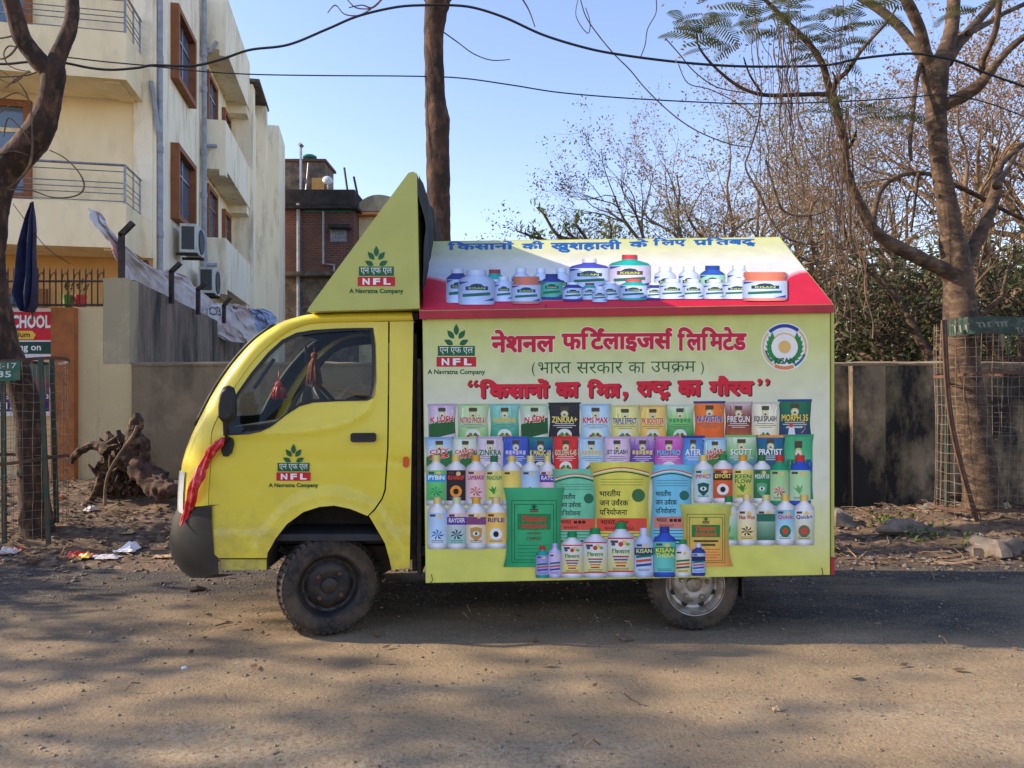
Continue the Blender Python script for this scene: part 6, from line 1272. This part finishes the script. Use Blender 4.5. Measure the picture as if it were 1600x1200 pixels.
# ---- big forked tree at right
t = thing('forked_tree', 'big pale forked tree standing in wire cage at right, left limb over the wall', 'tree', W(1541, 815, 7.25))
b = MB(); BT = 7.25
trunk = [(1545, 838, 86), (1541, 815, 66), (1537, 795, 58), (1532, 754, 53), (1515, 640, 49), (1503, 560, 48), (1500, 483, 47), (1497, 440, 43), (1492, 400, 42), (1486, 360, 34), (1478, 310, 29), (1467, 240, 27), (1464, 190, 29), (1462, 150, 32), (1461, 112, 40), (1461, 92, 36)]
limb(b, trunk, BT, 6, .07, 16); b.build('trunk', M['bark_pale'], t, True)
LIMBS = [([(1461, 112, 24), (1446, 92, 19), (1425, 65, 15), (1400, 36, 14), (1370, 12, 13), (1340, -6, 11), (1290, -30, 8)], .4), ([(1458, 110, 24), (1446, 84, 18), (1440, 55, 17), (1428, 25, 17), (1412, -8, 15), (1395, -50, 12)], -.3), ([(1464, 112, 30), (1476, 84, 26), (1485, 55, 22), (1489, 20, 20), (1491, -20, 18), (1495, -80, 14)], .1),
 ([(1478, 96, 24), (1494, 70, 20), (1510, 54, 17), (1530, 30, 14), (1554, 2, 13), (1575, -30, 11)], .5), ([(1512, 52, 10), (1540, 38, 9), (1570, 20, 8), (1605, 4, 7), (1640, -20, 5)], .6), ([(1466, 172, 24), (1484, 160, 20), (1506, 150, 20), (1526, 136, 19), (1540, 120, 16), (1560, 95, 12), (1582, 72, 11), (1608, 52, 10), (1650, 20, 8)], -.4),
 ([(1537, 124, 10), (1535, 98, 9), (1546, 72, 9), (1556, 45, 9), (1560, 15, 9), (1563, -20, 8)], -.4), ([(1500, 446, 36), (1484, 428, 28), (1469, 419, 23), (1431, 401, 22), (1397, 384, 21), (1375, 369, 18), (1360, 352, 17), (1347, 326, 16), (1334, 300, 15), (1324, 272, 14), (1320, 250, 14), (1318, 215, 13), (1309, 178, 13), (1301, 150, 13), (1294, 132, 11), (1286, 103, 10), (1268, 73, 9), (1245, 50, 8), (1215, 19, 7), (1190, -6, 6)], -.5),
 ([(1297, 140, 10), (1312, 122, 8), (1326, 109, 7), (1345, 80, 6), (1366, 56, 5), (1388, 32, 4), (1402, 10, 3)], -.7), ([(1302, 150, 8), (1284, 147, 7), (1245, 148, 6.5), (1192, 148, 6), (1153, 134, 5), (1115, 103, 4), (1092, 73, 3), (1088, 50, 2)], -.5), ([(1362, 348, 12), (1366, 330, 10), (1369, 318, 9), (1375, 300, 8), (1390, 283, 7.5), (1412, 273, 7), (1435, 271, 7), (1456, 273, 7), (1487, 287, 7), (1516, 300, 7), (1544, 315, 7), (1572, 330, 6), (1606, 346, 5)], .5),
 ([(1497, 430, 30), (1512, 402, 24), (1524, 381, 21), (1534, 360, 20), (1546, 330, 19), (1555, 304, 18), (1557, 289, 17), (1558, 275, 13), (1564, 256, 11), (1576, 244, 9), (1604, 222, 8)], .3), ([(1557, 291, 13), (1568, 274, 9), (1580, 255, 7), (1588, 238, 5)], .3), ([(1307, 176, 7), (1305, 150, 5), (1306, 128, 4), (1301, 112, 2)], -.5), ([(1320, 235, 7), (1332, 222, 5), (1338, 205, 3)], -.5), ([(1192, 148, 4), (1172, 118, 3), (1162, 90, 2)], -.5), ([(1440, 90, 7), (1431, 135, 6), (1426, 180, 6), (1422, 225, 6), (1424, 250, 5)], -.2), ([(1435, 271, 5), (1432, 300, 4), (1427, 335, 4), (1424, 362, 3)], .4)]
rnd = random.Random(12)
for pts, dz in LIMBS:
    b = MB(); limb(b, pts, BT, 5, .08, 9, lambda u, dz=dz: dz*u); b.build('limb', M['bark_pale'], t, True)
fb = MB()
for cx, cy, n, sx, sy in ((1075, 40, 9, 30, 25), (1120, 15, 8, 40, 15), (1165, 30, 10, 35, 25), (1100, 60, 6, 25, 18), (1210, 40, 8, 30, 30), (1260, 40, 8, 30, 25), (1290, 60, 10, 25, 30), (1320, 45, 8, 25, 25), (1300, 90, 6, 25, 15), (1345, 30, 6, 20, 20), (1380, 15, 4, 20, 15), (1385, 165, 4, 15, 12), (1330, 150, 4, 14, 14), (1480, 25, 4, 30, 15), (1540, 10, 6, 30, 15), (1400, 175, 6, 30, 12), (1250, 15, 8, 40, 15), (1340, 185, 4, 12, 10), (1300, 170, 4, 14, 10)):
    for k in range(int(n*.85+.5)):
        p = W(cx+rnd.gauss(0, sx*.6), cy+rnd.gauss(0, sy*.6), BT-.4+rnd.gauss(0, .45)); a = rnd.uniform(0, 6.28)
        frond(fb, p, (math.cos(a), math.sin(a)*.6, .15), rnd.uniform(.24, .42), rnd)
fb.build('crown', M['leaf_frond'], t)
# hanging dry vines
t = thing('vines', 'tangle of thin dry vines hanging from the left limb of the forked tree', 'vine', W(1250, 200, 6.9))
rnd = random.Random(31); b = MB()
def vine(x, y0, y1, sway, w, d):
    n = 9; P = []; ph = rnd.uniform(0, 6)
    for k in range(n+1):
        u = k/n; P.append((x+sway*u+11*math.sin(ph+u*6)*u+rnd.gauss(0, 3.2), y0+(y1-y0)*u+rnd.gauss(0, 4), w))
    limb(b, P, d, 3, 0, 4)
for i in range(38):
    x = rnd.choice((1190, 1215, 1225, 1240, 1300, 1310, 1320, 1235))+rnd.gauss(0, 9); vine(x, rnd.uniform(-15, 60), rnd.uniform(170, 420), rnd.uniform(-25, 45), rnd.uniform(.7, 1.7), 6.9+rnd.gauss(0, .25))
for i in range(20): vine(1312+rnd.gauss(0, 10), rnd.uniform(150, 260), rnd.uniform(380, 540), rnd.uniform(-18, 26), rnd.uniform(.8, 2), 7.0+rnd.gauss(0, .2))
for P in ([(1190, 148, 3), (1185, 190, 3), (1172, 235, 3), (1165, 262, 3), (1185, 300, 3.5), (1205, 345, 3.5), (1230, 372, 3.5), (1270, 382, 3), (1300, 365, 3)], [(1196, 250, 3), (1215, 310, 4), (1225, 330, 4), (1255, 338, 4), (1290, 330, 3), (1320, 305, 3)], [(905, -10, 2), (915, 25, 2), (935, 55, 2), (960, 85, 2), (985, 110, 2), (1010, 140, 2), (1050, 178, 2), (1090, 205, 2), (1140, 225, 2), (1175, 230, 2)], [(905, -8, 1.5), (900, 25, 1.5), (918, 52, 1.5), (922, 35, 1.5), (915, 12, 1.5)], [(1025, -5, 2), (1025, 20, 2), (1012, 45, 2), (1008, 70, 2), (1000, 92, 2)], [(1040, 60, 2), (1062, 85, 2), (1085, 112, 2), (1120, 136, 2), (1165, 145, 2)], [(1060, 100, 1.6), (1075, 130, 1.6), (1110, 140, 1.6), (1150, 160, 1.6), (1178, 183, 1.6)], [(690, 48, 2.5), (715, 66, 2.2), (740, 84, 2), (768, 94, 1.8), (797, 93, 1.5)], [(812, -8, 3), (826, 15, 2.6), (836, 42, 2)]):
    limb(b, P, 6.9, 5, .0, 4)
b.build('stems', M['vine'], t); lb = MB()
for i in range(520):
    x = rnd.choice((1190, 1225, 1240, 1310, 1320, 1070, 1120, 1160))+rnd.gauss(0, 16); leafquad(lb, W(x, rnd.uniform(0, 300), 6.9+rnd.gauss(0, .25)), .045, rnd, .6, .4)
lb.build('dry_leaves', M['leaf_brown'], t)
# ---- tall bare trunk behind the truck
t = thing('bare_trunk', 'tall straight dark trunk rising behind the triangular hoarding', 'tree', W(692, 845, 6.9))
b = MB(); limb(b, [(694, 852, 62), (690, 830, 48), (688, 700, 42), (687, 560, 40), (686, 380, 37), (685, 300, 37), (684, 225, 36), (684, 195, 39), (681, 165, 34), (679, 120, 30), (678, 60, 31), (681, 20, 36), (684, 0, 40), (686, -40, 36), (690, -140, 30)], 6.9, 8, .10, 14); b.build('trunk', M['bark_dark'], t, True)
b = MB(); limb(b, [(692, 4, 16), (704, -8, 13), (722, -30, 10), (750, -70, 8)], 6.9, 4, .1, 7); b.build('limb', M['bark_dark'], t, True)
b = MB(); limb(b, [(676, 12, 14), (664, -6, 11), (640, -40, 9)], 6.9, 4, .1, 7); b.build('limb', M['bark_dark'], t, True)
b = MB()
for P in ([(580, 14, 2), (560, 24, 2), (538, 22, 2), (524, 8, 2), (512, 20, 1.5)], [(580, 14, 2), (556, 12, 2), (540, -4, 2)], [(600, -5, 3), (582, 12, 3), (566, 8, 2), (545, 12, 1.5)], [(682, 4, 3), (640, -12, 3), (600, -5, 3)]): limb(b, P, 6.9, 4, 0, 4)
b.build('twigs', M['vine'], t)
# ---- dark forked tree at left
t = thing('crooked_tree', 'dark brown crooked forked tree in a green posted cage at left edge', 'tree', W(57, 825, 6.6))
b = MB(); limb(b, [(62, 848, 66), (58, 828, 50), (52, 760, 43), (48, 690, 41), (42, 640, 40), (28, 590, 40), (10, 545, 40), (-4, 490, 40), (-12, 440, 38), (-14, 400, 38), (-10, 350, 38), (-5, 310, 38), (10, 268, 42), (38, 234, 46), (60, 206, 43), (73, 175, 37), (81, 142, 32), (84, 118, 34), (80, 100, 34)], 6.6, 6, .09, 16); b.build('trunk', M['bark_dark'], t, True)
b = MB(); limb(b, [(80, 112, 32), (62, 96, 30), (47, 78, 28), (35, 60, 27), (25, 30, 25), (17, 0, 24), (8, -40, 22)], 6.6, 5, .09, 12, lambda u: -.2*u); b.build('limb', M['bark_dark'], t, True)
b = MB(); limb(b, [(84, 114, 30), (89, 92, 25), (99, 69, 23), (109, 45, 21), (113, 20, 20), (113, 0, 19), (112, -40, 18)], 6.6, 5, .09, 12, lambda u: .2*u); b.build('limb', M['bark_dark'], t, True)
b = MB()
for P in ([(12, 295, 4), (30, 280, 4), (44, 262, 4), (50, 240, 4), (50, 200, 3), (46, 160, 3), (30, 130, 2), (0, 110, 2)], [(78, 235, 2.5), (100, 246, 2.5), (120, 265, 2.5), (131, 285, 2.5), (128, 300, 2.5), (110, 308, 2.5), (80, 308, 2.5), (50, 298, 2.5), (14, 296, 2.5)], [(28, 70, 3), (18, 84, 3), (4, 92, 2.5), (-10, 90, 2)], [(30, 75, 2), (14, 72, 2), (6, 84, 2), (12, 100, 2), (26, 108, 2), (46, 112, 2)], [(46, 110, 2), (20, 130, 2), (0, 124, 2)], [(0, 60, 2.5), (12, 58, 2.5), (26, 54, 2.5)], [(48, 112, 2), (30, 120, 2), (8, 138, 2)], [(45, 155, 2), (25, 145, 2), (-2, 158, 2)], [(0, 242, 3), (20, 236, 2.5), (44, 242, 2)], [(6, 214, 2), (10, 190, 2), (18, 186, 2), (40, 210, 2), (48, 225, 2)], [(-5, 180, 2.2), (25, 160, 2), (50, 170, 2)]): limb(b, P, 6.45, 5, 0, 4)
b.build('twigs', M['vine'], t)
# ---- tree guards
def guard(label, cx, d, rad, z0, z1, posts, signrow, greens, plate, seed, rings, text):
    c = W(cx, 600, d); c.z = z0; t = thing('tree_guard', label, 'tree guard', c, 'wire cages around roadside trees'); rnd = random.Random(seed)
    def cyl(a, z, r=None): r = (r or rad)*(1+.05*nz((math.cos(a)*1.5, math.sin(a)*1.5, z*1.3), 1, seed)); return Vector((c.x+r*math.cos(a), c.y+r*math.sin(a), z))
    wm = MB(); NV2 = 30
    for k in range(NV2):
        a = 2*math.pi*k/NV2; wm.tube([cyl(a+.06*nz((k*.7, j*.5, 0), 1, seed), z0+(z1-z0)*j/8) for j in range(9)], .0023, 3, cap=False)
    nh = 20
    for j in range(nh):
        z = z0+(z1-z0)*(j+.3)/nh; wm.tube([cyl(2*math.pi*k/24, z+.02*nz((k*.8, j*.9, 1), 1, seed)) for k in range(25)], .0023, 3, cap=False)
    wm.build('wire_mesh', M['wire'], t)
    for px0, px1, a, zz, m in posts:
        b = MB(); p1 = Vector((W(px1, 600, d+rad*math.sin(a)).x, d+rad*math.sin(a), zz[1])); p0 = Vector((W(px0, 600, d+rad*math.sin(a)).x, d+rad*math.sin(a), zz[0])); mid = (p0+p1)/2+Vector((zz[2], 0, 0)) if len(zz) > 2 else (p0+p1)/2
        P = crom([tuple(p0), tuple(mid), tuple(p1)], 5)
        for q, q2 in zip(P[:-1], P[1:]): pass
        b.tube(P, .017, 4); b.tube([p+Vector((.02, -.008, 0)) for p in P], .012, 4); b.build('post', M[m], t)
    for z, m in rings:
        b = MB(); n = 40; vs = []
        for k in range(n):
            a = 2*math.pi*k/n; p = cyl(a, z+.02*math.sin(a*2+seed), rad*1.01); q = Vector((math.cos(a), math.sin(a), 0))*.005; vs += [p-q+Vector((0, 0, -.014)), p+q+Vector((0, 0, -.014)), p+q+Vector((0, 0, .014)), p-q+Vector((0, 0, .014))]
        b.add(vs, [(k*4+j, k*4+(j+1) % 4, ((k+1) % n)*4+(j+1) % 4, ((k+1) % n)*4+j) for k in range(n) for j in range(4)]); b.build('ring', M[m], t)
    (a0, a1, zb, zt_) = plate; b = MB(); n = 16; vs = []
    for k in range(n+1):
        a = a0+(a1-a0)*k/n
        for r_, z in ((rad*1.03, zb), (rad*1.03, zt_), (rad*1.03-.006, zt_), (rad*1.03-.006, zb)): vs.append(Vector((c.x+r_*math.cos(a), c.y+r_*math.sin(a), z+.008*math.sin(k*.7+seed))))
    b.add(vs, [(k*4+j, k*4+(j+1) % 4, (k+1)*4+(j+1) % 4, (k+1)*4+j) for k in range(n) for j in range(4)]); pl = b.build('sign_plate', greens, t, True, angle=40)
    def pm(x, y, o): a = a0+(a1-a0)*x; r_ = rad*1.03+.002+o; return Vector((c.x+r_*math.cos(a), c.y+r_*math.sin(a), zb+(zt_-zb)*(1-y)))
    k = Canvas(pm); text(k); k.build('lettering', pl, M['sign'])
M['plate'] = mat('faded_green_plate', (26, 92, 70), .6, (60, 104, 84), 9, .5, .62, c3=(96, 88, 72), s3=16)
M['plate_worn'] = mat('worn_green_plate', (40, 62, 50), .8, (82, 88, 78), 12, .48, .66, c3=(52, 46, 38), s3=20)
def t1(k):
    C_ = (206, 214, 208)
    k.deva('आरा नगर', (.34, .12, .66, .40), C_, 1, .02); k.text('2-17', (.72, .10, .96, .38), C_, 1, .02); k.deva('पौधा', (.34, .55, .62, .86), C_, 1, .02); k.text('35', (.74, .52, .90, .84), C_, 1, .03)
def t2(k):
    C_ = (112, 118, 108)
    for x0, x1, y0, y1 in ((.06, .2, .35, .85), (.24, .34, .3, .6), (.36, .45, .3, .6), (.56, .68, .25, .55), (.70, .8, .25, .55), (.5, .6, .65, .9), (.84, .94, .3, .6)):
        k.rect(x0, y0, x1, y0+.06, C_, 1)
        for q in range(3): xx = x0+(x1-x0)*(.2+.3*q); k.line([(xx, y0+.06), (xx+.01, y1)], .012, C_, 1)
guard('green posted wire cage around the dark crooked tree at left', 40, 6.55, .33, .12, 1.67, ((75, 63, -1.2, (.1, 1.68), 'greeniron'), (88, 80, .4, (.2, 1.68), 'greeniron'), (-14, -14, 2.9, (.1, 1.68), 'greeniron'), (6, 4, -2.2, (.1, 1.66), 'greeniron')), None, M['plate'], (math.radians(190), math.radians(297), 1.49, 1.655), 2, ((1.668, 'rust'), (.80, 'rust')), t1)
guard('rusty wire cage with a worn green name plate around the big forked tree', 1538, 7.15, .42, .22, 2.05, ((1527, 1473, -2.5, (.12, 2.06, -.09), 'rust'), (1478, 1480, 2.6, (.2, 2.05), 'greeniron'), (1612, 1606, -.6, (.15, 2.05), 'greeniron')), None, M['plate_worn'], (math.radians(190), math.radians(350), 1.92, 2.08), 5, ((1.55, 'rust'), (.28, 'rust')), t2)
# ------------------------------------------------------------------ cables
def cable(lab, pts, d, w):
    b = MB(); limb(b, [(x, y, w) for x, y in pts], d, 8, 0, 6); tag(b.build('overhead_cable', M['cable'], smooth=True, origin=W(pts[0][0], pts[0][1], d)), lab, 'cable', 'overhead cables')
cable('thick black cable sagging across from left tree over the top of the dark trunk', [(-80, 96), (0, 100), (40, 97), (70, 95), (100, 98), (140, 106), (175, 109), (215, 106), (240, 102), (300, 103), (345, 93), (390, 78), (450, 70), (510, 46), (560, 25), (620, 11), (668, 8), (700, 8), (740, 12), (790, 28), (850, 55), (920, 76), (980, 87), (1060, 97), (1140, 103), (1210, 104), (1290, 102), (1340, 92), (1400, 85), (1430, 84), (1462, 88), (1500, 97), (1540, 114), (1600, 135), (1680, 165)], 6.75, 3.8)
cable('thin dark cable running level below the thick cable across the sky', [(-80, 120), (40, 118), (70, 97), (82, 89), (100, 89), (160, 96), (235, 103), (310, 111), (390, 116), (500, 118), (640, 119), (720, 122), (800, 133), (870, 144), (960, 152), (1060, 158), (1160, 162), (1250, 161), (1330, 158), (1420, 152), (1480, 148), (1540, 160), (1600, 182), (1680, 215)], 6.85, 2.0)
cable('thin slack wire crossing before the left balcony down to the spiked fence', [(20, 318), (40, 345), (62, 375), (85, 397), (110, 412)], 8.3, 1.2)
# ------------------------------------------------------------------ school sign and lower banner on front wall
t = thing('school_sign', 'red white and green school sign on the front wall beside brown pillar', 'sign', W(30, 560, 8.52))
SD = 8.585
b = MB(); b.obox(W(-140, 560, SD), W(80, 560, SD)-W(-140, 560, SD), (0, .012, 0), W(-140, 483, SD)-W(-140, 560, SD)); bd = b.build('board', M['paper'], t)
k = Canvas(lambda x, y, o: W(x, y, SD-o-.001)); k.rect(-139, 487, 79.5, 531.5, (196, 26, 46), 1)
for o, c_, z in ((1.1, (50, 14, 18), 2), (0, (236, 234, 230), 3)): k.text('SCHOOL', (10+o, 492+o, 79+o, 513+o), c_, z, .05)
k.poly([(-10, 517), (50, 517), (56, 523), (52, 530), (-10, 530)], (228, 190, 60), 2); k.text('ulum', (22, 518.5, 47, 527), (60, 26, 18), 3, .04)
k.rect(-139, 534, 79.5, 553, (14, 70, 56), 1); k.text('ing on', (26, 537.5, 64, 551), (230, 234, 230), 3, .03)
k.build('lettering', bd, M['sign'])
b = MB(); b.obox(W(-140, 650, SD), W(78, 650, SD)-W(-140, 650, SD), (0, .012, 0), W(-140, 566, SD)-W(-140, 650, SD))
t2_ = b.build('notice_banner', M['paper'], origin=W(20, 610, SD)); tag(t2_, 'purple and green notice banner low on front wall behind the left tree', 'banner')
k = Canvas(lambda x, y, o: W(x, y, SD-o-.001)); k.rect(-139, 567, 77, 592, (70, 96, 84), 1); k.rect(-139, 592, 77, 612, (112, 70, 84), 1)
rr = random.Random(3)
for i in range(26): x = rr.uniform(-100, 76); k.ell(x, rr.uniform(598, 610), 3, 4, (rr.randint(60, 160), rr.randint(50, 90), rr.randint(70, 110)), 2, 7)
k.rect(-139, 612, 77, 643, (50, 34, 104), 2); k.rect(-139, 643, 77, 646, (220, 222, 226), 2); k.text('losi', (6, 616, 20, 624), (220, 220, 226), 3, .03); k.text('13', (68, 616, 76, 623), (220, 220, 226), 3, .03); k.text('315', (-4, 628, 24, 640), (232, 232, 236), 3, .04)
k.build('lettering', t2_, M['sign'])
k = Canvas(lambda x, y, o: skf(x, y)+Vector((0, -.02-o, 0))); k.text('O3.', (.22, .22, .46, .42), (70, 92, 116), 1, .03); k.text('O', (.66, .12, .80, .28), (70, 92, 116), 1, .03); k.build('lettering', sk, M['sign'])
# ------------------------------------------------------------------ uprooted stump, stones, litter
t = thing('tree_stump', 'uprooted dark stump with shaggy roots lying before the cream wall', 'stump', W(205, 770, 7.6)); rnd = random.Random(8)
SDp = 7.55
b = MB(); b.lathe((0, 0, 0), (0, 0, 1), [(0, 0)], 3) if False else None
lg = crom([(196, 716, 22), (212, 728, 34), (230, 744, 40), (250, 756, 38), (266, 765, 30), (272, 768, 20)], 8); P = []; Rr = []
for i, q in enumerate(lg): e = SDp-.45*i/len(lg); P.append(W(q[0], q[1], e)); Rr.append(q[2]*.42/F*e)
b.tube(P, Rr, 24, 0, .7, True, 6.); b.build('log', M['woodred'], t, True)
b = MB()
for cx, cy, r, sd in ((178, 735, .15, 1), (198, 712, .12, 2), (186, 768, .17, 5), (166, 765, .10, 6), (212, 738, .15, 7), (214, 765, .16, 8), (238, 774, .11, 9)): b.blob(W(cx, cy, 7.74), r, amp=.8, sc=3., seed=sd, n=18)
for i in range(90):   # torn splinters and root stubs
    x = rnd.gauss(193, 14); y = 772-min(70, abs(rnd.gauss(0, 34))); a = rnd.gauss(-1.6, .7); l = rnd.uniform(10, 30); w_ = rnd.uniform(5, 12); e = 7.62+rnd.uniform(-.18, .12)
    p = W(x, y, e); q = W(x+math.cos(a)*l*.5+rnd.gauss(0, 3), y+math.sin(a)*l*.5, e-rnd.uniform(0, .05)); r_ = W(x+math.cos(a+.4)*l, y+math.sin(a+.4)*l, e-rnd.uniform(0, .12)); k = 7.6/F*.5
    b.tube([p, q, r_], [w_*k, w_*k*.8, w_*k*.3], 6, 0, .5)
b.build('root_ball', M['wood'], t)
for pts in ([(170, 705, 22), (158, 697, 17), (142, 697, 14), (125, 706, 12), (115, 716, 10), (112, 724, 6)], [(205, 700, 26), (210, 672, 20), (214, 655, 16), (212, 646, 9)], [(180, 700, 18), (172, 685, 14), (168, 674, 8)], [(196, 720, 26), (222, 690, 22), (226, 720, 16), (238, 745, 12)], [(160, 740, 16), (150, 765, 12), (140, 785, 8)], [(195, 690, 14), (186, 680, 10), (184, 672, 6)], [(215, 720, 24), (240, 735, 18), (262, 742, 14)]):
    b = MB(); limb(b, pts, 7.45, 6, .45, 9); b.build('root', M['wood'], t)
for pts in ([(164, 790, 5), (165, 760, 5), (172, 735, 5), (190, 705, 5), (208, 680, 5), (214, 665, 4)], [(172, 735, 4), (171, 720, 3), (172, 712, 2)]):
    b = MB(); limb(b, pts, 7.1, 5, .1, 6); b.build('stick', M['twig'], t, True)
def rock(px, py, r, lab, seed, sq=(1.3, 1, .7), m='stone'):
    z = 0.; 
    for _ in range(6): p = gpt(px, py, z); z = verge_z(p.x, p.y) if p.y > 5.9 else road_z(p.x, p.y)
    b = MB(); c = Vector((p.x, p.y, z+r*sq[2]*.4)); b.blob(c, r, amp=.7, sc=1.6, seed=seed, n=9, sq=sq)
    return tag(b.build('stone', M[m], smooth=True, origin=c, angle=28), lab, 'stone', 'loose stones by the roadside')
rock(1553, 858, .15, 'large grey rubble stone below the caged forked tree', 1, (1.3, .8, .75)); rock(1309, 822, .13, 'pale stone at the rear corner of the truck', 2, (1, 1, .8)); rock(1412, 818, .13, 'long flat pale stone under the mouldy wall', 3, (1.9, .7, .5)); rock(1455, 812, .07, 'small pale stone right of the flat stone', 4, (1.5, 1, .6))
rock(1567, 806, .05, 'small white stone beside the foot of forked tree', 5, (1.3, 1, .8), 'edge'); rock(1215, 1110, .016, 'small pale chip lying alone on the near road at right', 6, (1.3, 1, .8), 'edge'); rock(288, 1044, .012, 'white chip on the road below the front bumper', 7, (1.4, 1, .5), 'paper'); rock(1372, 975, .012, 'pale chip on the shaded road at right', 8, (1.5, 1, .6), 'pebble')
def litter(name, cat, px, py, w, h, lab, m, seed, tall=.06):
    z = 0.
    for _ in range(6): p = gpt(px, py, z); z = verge_z(p.x, p.y) if p.y > 5.9 else road_z(p.x, p.y)
    b = MB()
    def fn(u, v):
        e = Vector((p.x+(u-.5)*w*(1+.25*nz((v*3, seed, 0))), p.y+(v-.5)*h*(1+.3*nz((u*3, seed, 2))), 0)); k = nz((u*2.2, v*2.2, seed))+.35*nz((u*5, v*4, seed)); e.z = z+.010+tall*.75*max(-.05, k+.3)*min(1, 5*min(u, v, 1-u, 1-v)+.25); return e
    b.grid(fn, 20, 16); b.add([(x, y, zz-.003) for x, y, zz in list(b.v)], [tuple(reversed(f)) for f in list(b.f)])
    return tag(b.build(name, M[m], origin=(p.x, p.y, z)), lab, cat, 'litter on the verge')
litter('crumpled_paper', 'litter', 199, 838, .17, .14, 'crumpled white paper nearest the truck bumper', 'paper', 1, .11); litter('plastic_bag', 'litter', 165, 839, .22, .06, 'flat white plastic strip left of crumpled paper', 'paper', 2, .04); litter('wrapper', 'litter', 128, 847, .19, .12, 'red and yellow food wrapper on the dirt', 'wrap_red', 3, .09); litter('plastic_bag', 'litter', 170, 850, .18, .1, 'dirty pale scrap just below the crumpled paper', 'tarpwhite', 4, .02)
litter('plastic_bag', 'litter', 14, 858, .16, .12, 'pinkish crumpled bag at the left edge', 'tarpwhite', 5, .1); litter('wrapper', 'litter', 28, 844, .1, .05, 'small red wrapper beside the pinkish bag', 'wrap_red', 6, .04); litter('plastic_bag', 'litter', 138, 780, .13, .12, 'clear pale bag at foot of the stump', 'tarpwhite', 7, .1); litter('crumpled_paper', 'litter', 201, 790, .1, .08, 'tan paper scrap under the stump log', 'edge', 8, .07); litter('plastic_bag', 'litter', 262, 826, .22, .1, 'pale flat sheet scrap beside bumper', 'edge', 9, .02); litter('wrapper', 'litter', 96, 770, .06, .1, 'thin red and white wrapper inside the left cage', 'wrap_red', 10, .08)
b = MB(); b.tube([gpt(965, 992, .012), gpt(975, 999, .02), gpt(990, 1000, .012)], [.012, .014, .006], 6, 0, .2); tag(b.build('stick', M['twig'], origin=gpt(977, 997, 0)), 'short dry stick on the road before the rear wheel', 'stick', 'sticks on the road')
b = MB(); b.tube([gpt(296, 923, .01), gpt(308, 919, .02), gpt(325, 920, .01)], [.008, .02, .004], 5, 0, .3); tag(b.build('stick', M['leaflit'], origin=gpt(308, 920, 0)), 'curled pale leaf scrap on the road beneath the bumper', 'scrap', 'sticks on the road')
b = MB(); b.tube([gpt(336, 978, .008), gpt(350, 974, .012), gpt(365, 973, .008)], [.004, .005, .003], 5); tag(b.build('stick', M['twig'], origin=gpt(350, 975, 0)), 'thin straw on the road left of the front wheel', 'stick', 'sticks on the road')
